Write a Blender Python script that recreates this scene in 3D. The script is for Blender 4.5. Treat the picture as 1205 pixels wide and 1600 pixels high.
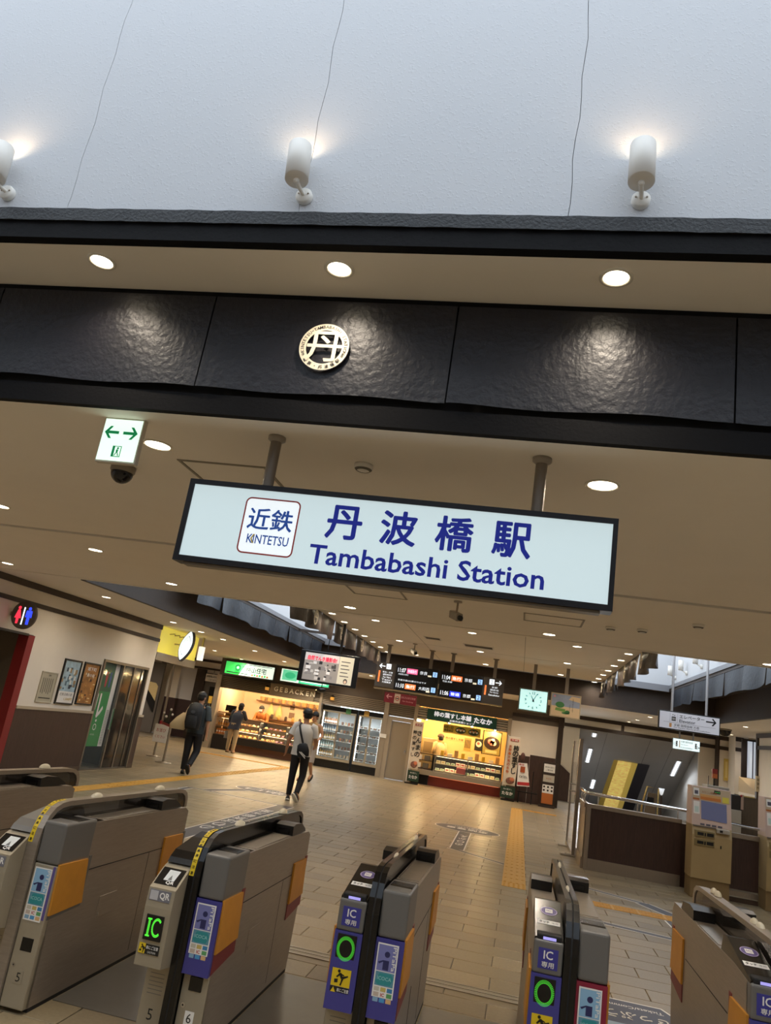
import bpy, bmesh, math, random
from mathutils import Vector, Matrix
random.seed(7)
for o in list(bpy.data.objects):
    bpy.data.objects.remove(o)
SC = bpy.context.scene
C = SC.collection
PI = math.pi

# ---------------------------------------------------------------- camera, sky, exposure
cd = bpy.data.cameras.new('camera')
cam = bpy.data.objects.new('camera', cd)
C.objects.link(cam)
SC.camera = cam
cd.sensor_fit = 'VERTICAL'
cd.sensor_height = 36.0
cd.sensor_width = 36.0 * 1205 / 1600
cd.lens = 1171.0 / 1600 * 36.0
cd.clip_start = 0.05
cd.clip_end = 200
# rows: world X, Y, Z ; columns: image right, image down, view direction
RX, RY, RZ = (0.9741636, 0.09659251, -0.20414497), (0.16848245, 0.29112481, 0.94173245), (0.15039597, -0.95179632, 0.26732905)
cam.matrix_world = Matrix(((RX[0], -RX[1], -RX[2], 0.0), (RY[0], -RY[1], -RY[2], 0.0), (RZ[0], -RZ[1], -RZ[2], 1.70), (0, 0, 0, 1)))

def project(p):                       # used only to choose which floor tiles are large enough to be objects
    d = (p[0], p[1], p[2] - 1.70)
    q = [RX[i] * d[0] + RY[i] * d[1] + RZ[i] * d[2] for i in range(3)]
    return 602.5 + 1171 * q[0] / q[2], 800 + 1171 * q[1] / q[2], q[2]

SKY = 2.55
LAMP = 46.0
W = bpy.data.worlds.new('sky')
SC.world = W
W.use_nodes = True
bg = W.node_tree.nodes['Background']
bg.inputs['Color'].default_value = (0.80, 0.90, 1.0, 1)
bg.inputs['Strength'].default_value = SKY
vs = SC.view_settings
vs.view_transform = 'Standard'
vs.look = 'None'
vs.exposure = 0.12
vs.gamma = 1.0
vs.use_curve_mapping = False

def portal(x0, x1, y0, y1, z):
    l = bpy.data.lights.new('sky_portal', 'AREA')
    l.shape = 'RECTANGLE'
    l.size = x1 - x0
    l.size_y = y1 - y0
    l.cycles.is_portal = True
    o = bpy.data.objects.new('sky_portal', l)
    o.location = ((x0 + x1) / 2, (y0 + y1) / 2, z)
    C.objects.link(o)
portal(-8.0, 6.6, -0.6, 2.7, 6.4)
portal(-5.88, -4.13, 9.7, 21.6, 5.2)
portal(2.01, 3.78, 9.7, 21.6, 5.2)

# ---------------------------------------------------------------- materials
def lin(h):
    h = h.lstrip('#')
    out = []
    for i in (0, 2, 4):
        c = int(h[i:i + 2], 16) / 255
        out.append(c / 12.92 if c <= 0.04045 else ((c + 0.055) / 1.055) ** 2.4)
    return out
MATS = {}
def mat(name, col, rough=0.5, metal=0.0, var=0.0, vscale=6.0, bump=0.0, bscale=60.0, stretch=None, emit=0.0, ecol=None, spec=0.5, coat=0.0, alpha=None, trans=0.0, detail=4.0, sparse=False):
    if name in MATS:
        return MATS[name]
    m = bpy.data.materials.new(name)
    m.use_nodes = True
    nt = m.node_tree
    b = nt.nodes['Principled BSDF']
    c = lin(col) if isinstance(col, str) else list(col)
    b.inputs['Base Color'].default_value = (*c, 1)
    b.inputs['Roughness'].default_value = rough
    b.inputs['Metallic'].default_value = metal
    b.inputs['Specular IOR Level'].default_value = spec
    if coat:
        b.inputs['Coat Weight'].default_value = coat
        b.inputs['Coat Roughness'].default_value = 0.1
    if trans:
        b.inputs['Transmission Weight'].default_value = trans
        b.inputs['IOR'].default_value = 1.1
    if alpha is not None:
        b.inputs['Alpha'].default_value = alpha
    if emit:
        e = lin(ecol) if isinstance(ecol, str) else (ecol or c)
        b.inputs['Emission Color'].default_value = (*e, 1)
        b.inputs['Emission Strength'].default_value = emit
    if var or bump:
        geo = nt.nodes.new('ShaderNodeNewGeometry')
        mp = nt.nodes.new('ShaderNodeMapping')
        nt.links.new(geo.outputs['Position'], mp.inputs['Vector'])
        if stretch:
            mp.inputs['Scale'].default_value = stretch
    if var:
        n = nt.nodes.new('ShaderNodeTexNoise')
        n.inputs['Scale'].default_value = vscale
        n.inputs['Detail'].default_value = detail
        n.inputs['Roughness'].default_value = 0.6
        nt.links.new(mp.outputs['Vector'], n.inputs['Vector'])
        r = nt.nodes.new('ShaderNodeValToRGB')
        r.color_ramp.elements[0].position = 0.25
        r.color_ramp.elements[1].position = 0.75
        r.color_ramp.elements[0].color = (*[max(0, x * (1 - var)) for x in c], 1)
        r.color_ramp.elements[1].color = (*[min(1, x * (1 + var)) for x in c], 1)
        nt.links.new(n.outputs['Fac'], r.inputs['Fac'])
        nt.links.new(r.outputs['Color'], b.inputs['Base Color'])
        if emit:
            nt.links.new(r.outputs['Color'], b.inputs['Emission Color'])
    if bump:
        n2 = nt.nodes.new('ShaderNodeTexNoise')
        n2.inputs['Scale'].default_value = bscale
        n2.inputs['Detail'].default_value = 3.0
        nt.links.new(mp.outputs['Vector'], n2.inputs['Vector'])
        bp = nt.nodes.new('ShaderNodeBump')
        bp.inputs['Strength'].default_value = bump
        bp.inputs['Distance'].default_value = 0.01
        if sparse:                    # isolated raised specks
            rp = nt.nodes.new('ShaderNodeValToRGB')
            rp.color_ramp.elements[0].position = 0.54
            rp.color_ramp.elements[1].position = 0.72
            nt.links.new(n2.outputs['Fac'], rp.inputs['Fac'])
            nt.links.new(rp.outputs['Color'], bp.inputs['Height'])
        else:
            nt.links.new(n2.outputs['Fac'], bp.inputs['Height'])
        nt.links.new(bp.outputs['Normal'], b.inputs['Normal'])
    MATS[name] = m
    return m

stucco = mat('white_stucco', '#c9cacd', 0.8, bump=0.2, bscale=85, spec=0.2, sparse=True)
cream = mat('cream_wall', '#e8dfd1', 0.75, spec=0.25, var=0.03, vscale=3)
ceilm = mat('ceiling_paint', '#f4ece0', 0.7, spec=0.3, var=0.02, vscale=2)
slate = mat('dark_slate', '#1f2023', 0.6, var=0.3, vscale=60, bump=0.5, bscale=70)
darkbrown = mat('dark_brown_fascia', '#41362f', 0.6, var=0.12, vscale=5)
browntrim = mat('brown_trim', '#37291f', 0.5, var=0.15, vscale=8)
norenm = mat('noren_black_paper', '#110f17', 0.46, var=0.3, vscale=14, bump=0.5, bscale=32, spec=0.55)
norenb = mat('noren_indigo_paper', '#23272f', 0.5, var=0.35, vscale=7, bump=0.5, bscale=14)
norenk = mat('noren_dark_paper', '#3a322f', 0.34, var=0.4, vscale=6, bump=0.7, bscale=10)
wood = mat('dark_wood_panel', '#45312a', 0.45, var=0.3, vscale=9, stretch=(6, 6, 0.5), bump=0.1, bscale=40)
steel = mat('brushed_steel', '#a89f92', 0.32, 0.85, var=0.08, vscale=20, stretch=(1, 1, 12))
gatem = mat('gate_steel', '#9a8e80', 0.38, 0.45, var=0.10, vscale=14, stretch=(0.6, 0.6, 8))
gatel = mat('gate_beige', '#a39883', 0.45, 0.25, var=0.05, vscale=5)
capm = mat('gate_grey_plastic', '#6f6c68', 0.42, 0.15, bump=0.08, bscale=300)
chrome = mat('chrome', '#d5d5d8', 0.15, 1.0)
black = mat('black_plastic', '#0c0b0c', 0.3)
gloss = mat('black_gloss', '#0d0c0d', 0.22)
matblk = mat('matt_black', '#131214', 0.7)
charcoal = mat('charcoal_metal', '#34323a', 0.4, 0.3)
white = mat('white_plastic', '#e8e4dc', 0.4)
offw = mat('off_white', '#e2ddd5', 0.5)
paperw = mat('white_paper', '#ece8e2', 0.7)
orange = mat('gate_orange_flap', '#c8882c', 0.45, var=0.08, vscale=12)
redp = mat('gate_red_pocket', '#7c2f31', 0.5)
blue = mat('gate_blue_cover', '#403d86', 0.4)
crimson = mat('gate_crimson_cover', '#8a2038', 0.4)
domem = mat('sensor_dome_plastic', '#d9d2bd', 0.35)
yellow = mat('caution_yellow', '#e0bf1c', 0.5)
inkk = mat('black_ink', '#15130f', 0.6)
inkw = mat('white_ink', '#eeeae4', 0.6)
inkb = mat('blue_ink', '#142a9a', 0.6)
inkr = mat('red_ink', '#b3262a', 0.6)
lilac = mat('sticker_lilac', '#7a7cb4', 0.5)
skyb = mat('sticker_light_blue', '#8db7d6', 0.5)
midb = mat('sticker_mid_blue', '#3f7fb8', 0.5)
teal = mat('sticker_teal', '#2f8f93', 0.5)
navyt = mat('sticker_navy', '#2b2c5c', 0.5)
lens = mat('downlight_lamp', '#fff1d8', 0.5, emit=14.0, ecol=(1.0, 0.86, 0.62))
ringm = mat('downlight_ring', '#e9e2d4', 0.4)
grout = mat('floor_grout', '#6a5f4e', 0.8)
tilem = [mat('floor_tile_%d' % i, c, 0.34, var=0.13, vscale=40, bump=0.05, bscale=120, spec=0.45, detail=6) for i, c in enumerate(('#8f7f63', '#88795e', '#948468', '#83745b'))]
plate = mat('floor_steel_plate', '#7b776f', 0.3, 0.55, var=0.1, vscale=5)
tact = mat('tactile_yellow', '#c99638', 0.5, var=0.12, vscale=25)
navyf = mat('floor_sticker_dark', '#3a3740', 0.45, var=0.1, vscale=20)
glass = mat('clear_glass', '#aab4b4', 0.03, alpha=0.07, spec=0.6)
smoke = mat('smoked_glass', '#2b2724', 0.06, alpha=0.72, spec=0.6)

# ---------------------------------------------------------------- geometry helpers
TXT = {}
def glyphs(body, bold=0.0, spacing=1.0, line=1.0, res=2):
    key = (body, bold, spacing, line, res)
    fat = bold if any(ord(c) > 255 for c in body) else 0.0
    bold = 0.0 if fat else bold
    if key not in TXT:
        cu = bpy.data.curves.new('lettering', 'FONT')
        cu.body = body
        cu.size = 1.0
        cu.align_x = 'CENTER'
        cu.align_y = 'CENTER'
        cu.offset = bold
        cu.space_character = spacing
        cu.space_line = line
        cu.resolution_u = res
        ob = bpy.data.objects.new('lettering', cu)
        C.objects.link(ob)
        dg = bpy.context.evaluated_depsgraph_get()
        me = ob.evaluated_get(dg).to_mesh()
        v = [(p.co.x, p.co.y) for p in me.vertices]
        f = [tuple(p.vertices) for p in me.polygons]
        if fat:                       # heavier strokes: the glyph laid over itself at small shifts
            v0, f0 = v, f
            v, f = [], []
            lay = []
            for k in range(7):
                a = 2 * PI * k / 6
                r = fat if k < 6 else 0
                lay += [k] * len(v0)
                f += [tuple(i + len(v) for i in q) for q in f0]
                v += [(p[0] + r * math.cos(a), p[1] + r * math.sin(a)) for p in v0]
        bpy.data.objects.remove(ob)
        bpy.data.curves.remove(cu)
        if v:
            x0, x1 = min(p[0] for p in v), max(p[0] for p in v)
            y0, y1 = min(p[1] for p in v), max(p[1] for p in v)
            v = [(p[0] - (x0 + x1) / 2, p[1] - (y0 + y1) / 2, lay[i] if fat else 0) for i, p in enumerate(v)]
            TXT[key] = (v, f, x1 - x0, y1 - y0)
        else:
            TXT[key] = ([], [], 1, 1)
    return TXT[key]

class MB:
    def __init__(s):
        s.v, s.f, s.m, s.sm, s.mats = [], [], [], [], []
    def add(s, vs, fs, m, smooth=False):
        if m not in s.mats:
            s.mats.append(m)
        k = s.mats.index(m)
        n = len(s.v)
        s.v += [tuple(p) for p in vs]
        for f in fs:
            s.f.append(tuple(i + n for i in f))
            s.m.append(k)
            s.sm.append(smooth)
        return s
    def box(s, x0, x1, y0, y1, z0, z1, m, bev=0.0, seg=2):
        if bev <= 0:
            v = [(x, y, z) for x in (x0, x1) for y in (y0, y1) for z in (z0, z1)]
            f = [(0, 1, 3, 2), (4, 6, 7, 5), (0, 4, 5, 1), (2, 3, 7, 6), (0, 2, 6, 4), (1, 5, 7, 3)]
            return s.add(v, f, m)
        b = bmesh.new()
        bmesh.ops.create_cube(b, size=1)
        for p in b.verts:
            p.co = Vector(((x0 + x1) / 2 + p.co.x * (x1 - x0), (y0 + y1) / 2 + p.co.y * (y1 - y0), (z0 + z1) / 2 + p.co.z * (z1 - z0)))
        bmesh.ops.bevel(b, geom=b.edges[:], offset=min(bev, 0.45 * min(x1 - x0, y1 - y0, z1 - z0)), segments=seg, profile=0.5, affect='EDGES')
        b.verts.index_update()
        s.add([p.co[:] for p in b.verts], [[q.index for q in f.verts] for f in b.faces], m, False)
        b.free()
        return s
    def prism(s, pts, axis, a0, a1, m, smooth=False):
        n = len(pts)
        def P(p, a):
            return (a, p[0], p[1]) if axis == 'x' else ((p[0], a, p[1]) if axis == 'y' else (p[0], p[1], a))
        v = [P(p, a0) for p in pts] + [P(p, a1) for p in pts]
        f = [tuple(range(n)), tuple(range(2 * n - 1, n - 1, -1))]
        f += [(i, (i + 1) % n, n + (i + 1) % n, n + i) for i in range(n)]
        return s.add(v, f, m, smooth)
    def quad(s, pts, m):
        return s.add(pts, [tuple(range(len(pts)))], m)
    def disc(s, c, r, u, w, m, n=24, r2=None):
        c, u, w = Vector(c), Vector(u), Vector(w)
        r2 = r2 or r
        return s.quad([c + u * (r * math.cos(2 * PI * i / n)) + w * (r2 * math.sin(2 * PI * i / n)) for i in range(n)], m)
    def ring(s, c, r, ri, u, w, m, n=32, k=1.0):
        c, u, w = Vector(c), Vector(u), Vector(w)
        v = [c + u * (q * math.cos(2 * PI * i / n)) + w * (k * q * math.sin(2 * PI * i / n)) for q in (ri, r) for i in range(n)]
        return s.add(v, [(i, (i + 1) % n, n + (i + 1) % n, n + i) for i in range(n)], m)
    def cyl(s, p0, p1, r0, m, r1=None, n=16, caps=True, smooth=True):
        return s.tube([p0, p1], [r0, r0 if r1 is None else r1], m, n, caps, smooth)
    def tube(s, pts, rad, m, n=10, caps=True, smooth=True, flat=1.0):
        pts = [Vector(p) for p in pts]
        if not isinstance(rad, (list, tuple)):
            rad = [rad] * len(pts)
        v, f = [], []
        ref = None
        for i, p in enumerate(pts):
            d = (pts[min(i + 1, len(pts) - 1)] - pts[max(i - 1, 0)]).normalized()
            if ref is None:
                ref = Vector((1, 0, 0)) if abs(d.x) < 0.9 else Vector((0, 1, 0))
            a = (ref - d * ref.dot(d)).normalized()
            b = d.cross(a)
            ref = a
            for k in range(n):
                t = 2 * PI * k / n
                v.append(p + a * (rad[i] * math.cos(t)) + b * (rad[i] * flat * math.sin(t)))
        for i in range(len(pts) - 1):
            for k in range(n):
                f.append((i * n + k, i * n + (k + 1) % n, (i + 1) * n + (k + 1) % n, (i + 1) * n + k))
        s.add(v, f, m, smooth)
        if caps:
            s.add(v[:n], [tuple(range(n))], m)
            s.add(v[-n:], [tuple(range(n))], m)
        return s
    def ball(s, c, r, m, nu=12, nv=8, z0=-1.0, fn=None):
        r = r if isinstance(r, (list, tuple)) else (r, r, r)
        v, f = [], []
        for j in range(nv + 1):
            ph = math.asin(max(-1, min(1, z0))) + (PI / 2 - math.asin(max(-1, min(1, z0)))) * j / nv
            for i in range(nu):
                t = 2 * PI * i / nu
                d = (math.cos(ph) * math.cos(t), math.cos(ph) * math.sin(t), math.sin(ph))
                k = fn(d) if fn else 1.0
                v.append((c[0] + r[0] * d[0] * k, c[1] + r[1] * d[1] * k, c[2] + r[2] * d[2] * k))
        for j in range(nv):
            for i in range(nu):
                f.append((j * nu + i, j * nu + (i + 1) % nu, (j + 1) * nu + (i + 1) % nu, (j + 1) * nu + i))
        s.add(v, f, m, True)
        if z0 > -0.999:
            s.add(v[:nu], [tuple(range(nu))], m)
        return s
    def lathe(s, prof, c, m, n=16, ax='z'):
        v, f = [], []
        for r, h in prof:
            for i in range(n):
                t = 2 * PI * i / n
                a, b = r * math.cos(t), r * math.sin(t)
                v.append((c[0] + a, c[1] + b, c[2] + h) if ax == 'z' else ((c[0] + a, c[1] + h, c[2] + b) if ax == 'y' else (c[0] + h, c[1] + a, c[2] + b)))
        for j in range(len(prof) - 1):
            for i in range(n):
                f.append((j * n + i, j * n + (i + 1) % n, (j + 1) * n + (i + 1) % n, (j + 1) * n + i))
        return s.add(v, f, m, True)
    def loft(s, rings, m, n=14, p=2.0, caps=True):
        # rings: (cx, cy, z, rx, ry)
        v, f = [], []
        for cx, cy, z, rx, ry in rings:
            for i in range(n):
                t = 2 * PI * i / n
                a, b = math.cos(t), math.sin(t)
                v.append((cx + rx * math.copysign(abs(a) ** (2 / p), a), cy + ry * math.copysign(abs(b) ** (2 / p), b), z))
        for j in range(len(rings) - 1):
            for i in range(n):
                f.append((j * n + i, j * n + (i + 1) % n, (j + 1) * n + (i + 1) % n, (j + 1) * n + i))
        s.add(v, f, m, True)
        if caps:
            s.add(v[:n], [tuple(range(n))], m)
            s.add(v[-n:], [tuple(range(n))], m)
        return s
    def text(s, body, at, m, h=None, w=None, x=(1, 0, 0), y=(0, 0, 1), bold=0.0, spacing=1.0, line=1.0, res=2):
        # centred on `at`; h and w are the wanted height and width (either may be left out)
        v, f, tw, th = glyphs(body, bold, spacing, line, res)
        if not v:
            return s
        sy = h / th if h else w / tw
        sx = w / tw if w else sy
        at, x, y = Vector(at), Vector(x), Vector(y)
        n = x.cross(y) * (.0001 + .0012 * sy)
        return s.add([at + x * (p[0] * sx) + y * (p[1] * sy) + n * p[2] for p in v], f, m)
    def grid(s, nx, ny, fn, m, smooth=True):
        v = [fn(i / nx, j / ny) for j in range(ny + 1) for i in range(nx + 1)]
        f = [(j * (nx + 1) + i, j * (nx + 1) + i + 1, (j + 1) * (nx + 1) + i + 1, (j + 1) * (nx + 1) + i) for j in range(ny) for i in range(nx)]
        return s.add(v, f, m, smooth)
    def xf(s, M):
        s.v = [tuple(M @ Vector(p)) for p in s.v]
        return s
    def mesh(s, name, off=(0, 0, 0)):
        me = bpy.data.meshes.new(name)
        me.from_pydata([(p[0] - off[0], p[1] - off[1], p[2] - off[2]) for p in s.v], [], s.f)
        for m in s.mats:
            me.materials.append(m)
        me.polygons.foreach_set('material_index', s.m)
        me.polygons.foreach_set('use_smooth', s.sm)
        b = bmesh.new()
        b.from_mesh(me)
        bmesh.ops.recalc_face_normals(b, faces=b.faces[:])
        b.to_mesh(me)
        b.free()
        me.update()
        return me
    def build(s, name, parent=None, local=False, label=None):
        """One mesh object. Without a parent its origin is the middle of its underside; with one the points are world points
        unless local is set (then they are in the parent's own space)."""
        if parent is None:
            xs, ys, zs = zip(*s.v)
            off = ((min(xs) + max(xs)) / 2, (min(ys) + max(ys)) / 2, min(zs))
            o = bpy.data.objects.new(name, s.mesh(name, off))
            o.location = off
        else:
            off = (0, 0, 0)
            if not local:
                q = parent
                while q is not None:
                    off = tuple(off[i] + q.location[i] for i in range(3))
                    q = q.parent
            o = bpy.data.objects.new(name, s.mesh(name, off))
            o.parent = parent
        if label:
            o['label'] = label
        C.objects.link(o)
        return o

def tag(o, label, cat, group=None):
    o['label'] = label
    o['category'] = cat
    if group:
        o['group'] = group
    return o
def thing(name, label, cat, loc=(0, 0, 0), rz=0.0, group=None):
    o = bpy.data.objects.new(name, None)
    o.empty_display_size = 0.1
    o.location = loc
    o.rotation_euler = (0, 0, rz)
    C.objects.link(o)
    return tag(o, label, cat, group)
def struct(o):
    o['kind'] = 'structure'
    return o
def stuff(o):
    o['kind'] = 'stuff'
    return o
def dup(root, loc, label=None, group=None, rz=None):
    r = root.copy()
    C.objects.link(r)
    r.location = loc
    if rz is not None:
        r.rotation_euler = (0, 0, rz)
    if label:
        r['label'] = label
    if group:
        r['group'] = group
    for ch in list(root.children):
        c = ch.copy()
        C.objects.link(c)
        c.parent = r
        for g in list(ch.children):
            d = g.copy()
            C.objects.link(d)
            d.parent = c
    return r
def lamp(parent, kind, power, loc=(0, 0, 0), rot=(0, 0, 0), col=(1, 0.86, 0.69), size=0.05, spot=120, blend=0.9, sx=None, sy=None):
    l = bpy.data.lights.new('lamp_light', kind)
    l.energy = power
    l.color = col
    if kind == 'SPOT':
        l.spot_size = math.radians(spot)
        l.spot_blend = blend
        l.shadow_soft_size = size
    elif kind == 'AREA':
        l.shape = 'RECTANGLE'
        l.size = sx
        l.size_y = sy
    else:
        l.shadow_soft_size = size
    o = bpy.data.objects.new('lamp_light', l)
    o.location = loc
    o.rotation_euler = rot
    C.objects.link(o)
    o.parent = parent
    return o
ORD = 'first second third fourth fifth sixth seventh eighth ninth tenth eleventh twelfth thirteenth fourteenth fifteenth sixteenth seventeenth'.split()

# ================================================================ SETTING
FL = struct(MB().box(-16, 8.6, -3, 30, -0.30, -0.012, grout).build('floor'))
# stone tiles, running bond: 0.6 m long (X), 0.3 m deep (Y)
tm = []
for m in tilem:
    b = MB()
    w, d, e = 0.2972, 0.1472, 0.004
    v = [(-w, -d, -.012), (w, -d, -.012), (w, d, -.012), (-w, d, -.012), (-w, -d, -.003), (w, -d, -.003), (w, d, -.003), (-w, d, -.003),
         (-w + e, -d + e, 0), (w - e, -d + e, 0), (w - e, d - e, 0), (-w + e, d - e, 0)]
    f = [(8, 9, 10, 11)] + [(i, (i + 1) % 4, 4 + (i + 1) % 4, 4 + i) for i in range(4)] + [(4 + i, 4 + (i + 1) % 4, 8 + (i + 1) % 4, 8 + i) for i in range(4)]
    b.add(v, f, m)
    tm.append(b)
spots = []
for j in range(-38, 66):
    y = 8.68 + 0.3 * j
    for i in range(-24, 13):
        x = 0.855 + 0.6 * i + (0.3 if j % 2 else 0.0)
        if not (-12.5 < x < 7.6 and -2.8 < y < 28.3):
            continue
        px, py, dep = project((x, y, 0))
        vis = dep > 0 and -40 < px < 1245 and 1150 < py < 1640
        if vis:
            q = [project((x + a, y + c, 0)) for a, c in ((-.3, -.15), (.3, -.15), (.3, .15), (-.3, .15))]
            area = abs(sum(q[k][0] * q[(k + 1) % 4][1] - q[(k + 1) % 4][0] * q[k][1] for k in range(4))) / 2
            under = (y < 5.9 and any(g - .2 < x < g + .2 for g in (-3.45, -2.51, -1.56, -.62, .33, 1.27))) or (x < -7.9 and y < 15.4)
        spots.append((area if vis and not under else 0.0, x, y, random.randrange(4)))
spots.sort(key=lambda t: -t[0])
tmesh = [b.mesh('tile') for b in tm]
for a, x, y, k in spots[:300]:
    o = bpy.data.objects.new('tile', tmesh[k])
    o.location = (x, y, 0.288 + 0.012 - 0.30 + 0.0)
    C.objects.link(o)
    o.parent = FL
    o.matrix_parent_inverse = Matrix.Translation((-FL.location.x, -FL.location.y, -FL.location.z))
rest = MB()
for a, x, y, k in spots[300:]:
    rest.add([(p[0] + x, p[1] + y, p[2]) for p in tm[k].v], tm[k].f, tilem[k])
stuff(rest.build('tile_field', FL))

# ceilings
cm = MB()
cm.box(-7.9, 6.6, 3.13, 6.37, 3.0, 3.10, ceilm)
cm.box(-7.9, 6.6, 6.47, 9.56, 3.0, 3.10, ceilm)
cm.box(-7.9, 6.6, 9.61, 9.70, 3.0, 3.10, ceilm)
cm.box(-7.9, -6.3, 9.70, 22.0, 3.0, 3.10, ceilm)
cm.box(-16, -7.9, 15.43, 22.0, 3.0, 3.10, ceilm)
cm.box(-16, 8.6, 22.0, 30, 3.0, 3.10, ceilm)
cm.box(5.03, 8.6, 9.70, 22.0, 3.0, 3.10, ceilm)
cm.box(-8.0, 6.7, -3, -0.6, 3.0, 3.10, ceilm)
CE = struct(cm.build('ceiling'))
g = MB()
g.box(-7.9, 6.6, 6.37, 6.47, 3.06, 3.10, matblk)
g.box(-7.9, 6.6, 9.56, 9.61, 3.06, 3.10, matblk)
g.build('shadow_gap', CE, label='dark shadow gap')
def hatch(x0, x1, y0, y1):
    h = MB()
    for a, b_, c, d in ((x0, x1, y0, y0 + .018), (x0, x1, y1 - .018, y1), (x0, x0 + .018, y0 + .018, y1 - .018), (x1 - .018, x1, y0 + .018, y1 - .018)):
        h.box(a, b_, c, d, 2.994, 3.0, mat('hatch_edge', '#8d8474', 0.5))
    h.box(x0 + .025, x1 - .025, y0 + .025, y1 - .025, 2.997, 3.0, ceilm)
    h.build('access_hatch', CE)
hatch(-2.14, -1.58, 3.88, 4.42)
hatch(-1.93, -1.33, 7.35, 7.95)
hatch(-.09, .53, 7.85, 8.35)
RC = struct(MB().box(-4.13, 2.01, 9.70, 21.5, 3.62, 3.72, ceilm).build('ceiling'))
sj = MB()
sj.box(-.085, -.075, 9.7, 21.5, 3.6185, 3.621, mat('hatch_edge', '#8d8474', 0.5))
sj.box(-2.42, -2.41, 9.7, 21.5, 3.6185, 3.621, mat('hatch_edge', '#8d8474', 0.5))
sj.box(-4.1, 2.0, 17.9, 17.91, 3.6185, 3.621, mat('hatch_edge', '#8d8474', 0.5))
sj.build('panel_joint', RC)

# fascias and light wells round the raised ceiling
struct(MB().box(-6.36, -6.30, 9.70, 22.06, 3.101, 3.80, darkbrown).box(-6.38, -6.29, 9.70, 22.06, 2.99, 3.10, darkbrown).build('trim_1'))
struct(MB().box(-6.30, 5.03, 22.0, 22.06, 3.101, 3.80, darkbrown).box(-6.29, 5.02, 21.99, 22.06, 2.99, 3.10, darkbrown).build('trim_2'))
struct(MB().box(5.03, 5.09, 9.70, 22.06, 3.101, 3.80, darkbrown).box(5.02, 5.1, 9.70, 21.98, 2.99, 3.10, darkbrown).build('trim_3'))
struct(MB().box(-6.30, -5.90, 9.70, 22.0, 3.64, 3.70, darkbrown).build('soffit_left'))
struct(MB().box(3.80, 5.03, 9.70, 22.0, 3.64, 3.70, darkbrown).build('soffit_right'))
struct(MB().box(-5.90, 3.80, 21.64, 22.0, 3.64, 3.70, darkbrown).build('soffit_far'))
rail = mat('ledge_rail_grey', '#86868a', 0.45, 0.3)
struct(MB().box(-5.94, -5.87, 9.70, 21.6, 3.70, 3.79, rail).build('trim_4'))
struct(MB().box(3.77, 3.84, 9.70, 21.6, 3.70, 3.79, rail).build('trim_5'))
struct(MB().box(-5.87, 3.77, 21.6, 21.66, 3.62, 3.79, rail).build('trim_6'))
struct(MB().box(-6.0, -5.90, 9.70, 21.7, 3.79, 5.2, stucco).build('wall_well_left'))
struct(MB().box(3.80, 3.90, 9.70, 21.7, 3.79, 5.2, stucco).build('wall_well_right'))
struct(MB().box(-5.90, 3.80, 21.62, 21.72, 3.79, 5.2, stucco).build('wall_well_far'))
struct(MB().box(-6.0, 3.9, 9.62, 9.70, 3.10, 5.2, stucco).build('wall_well_near'))

# the tall white wall over the barrier, in plaster panels with hairline joints
WF = struct(MB().box(-8.0, 6.6, 2.715, 2.80, 3.72, 6.4, mat('crack_grey', '#77777a', 0.9)).build('wall_front'))
xs = [-8.0, -5.87, -4.70, -3.53, -2.36, -1.19, -0.013, 1.157, 2.33, 3.5, 6.6]
for i in range(len(xs) - 1):
    a, b_ = xs[i], xs[i + 1]
    wob = lambda s, t: 0.006 * math.sin(5 * t + 3 * s) + 0.003 * math.sin(17 * t + s)
    p = MB()
    n = 24
    L = [(a + .0013 + wob(i, k / 3.0), 3.77 + (6.4 - 3.77) * k / n) for k in range(n + 1)]
    R_ = [(b_ - .0013 + wob(i + 1, k / 3.0), 3.77 + (6.4 - 3.77) * k / n) for k in range(n + 1)]
    p.prism(L + R_[::-1], 'y', 2.70, 2.715, stucco)
    p.build('panel', WF)
struct(MB().box(-8.1, -8.0, -0.7, 2.8, 3.0, 6.4, stucco).build('wall_well_side'))
struct(MB().box(6.6, 6.7, -0.7, 2.8, 3.0, 6.4, stucco).build('wall_well_side'))
struct(MB().box(-8.1, 6.7, -0.7, -0.6, 3.0, 6.4, stucco).build('wall_well_back'))
# black ledge, soffit and dark backing behind the hangings
lg = MB()
lg.box(-8.0, 6.6, 2.668, 2.72, 3.628, 3.725, mat('ledge_black', '#09080a', 0.75, bump=0.2, bscale=50, spec=0.2))
lg.grid(220, 4, lambda u, v: (-8 + 14.6 * u, 2.655 + .002 * math.sin(u * 900), 3.715 + .066 * v + .0008 * math.sin(u * 310)), slate)
lg.box(-8.0, 6.6, 2.662, 2.72, 3.72, 3.782, slate)
struct(lg.build('trim_7'))
struct(MB().box(-8.0, 6.6, 2.72, 3.16, 3.632, 3.70, ceilm).build('soffit_front'))
bk = MB()
bk.box(-8.0, 6.6, 3.125, 3.16, 3.0, 3.632, matblk)
bk.box(-8.0, 6.6, 3.085, 3.125, 2.975, 3.075, mat('beam_black', '#080709', 0.75, bump=0.15, bscale=60, spec=0.2))
bk.box(-8.0, 6.6, 3.085, 3.125, 3.60, 3.632, mat('beam_black', '#141216', 0.45))
struct(bk.build('trim_8'))

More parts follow.
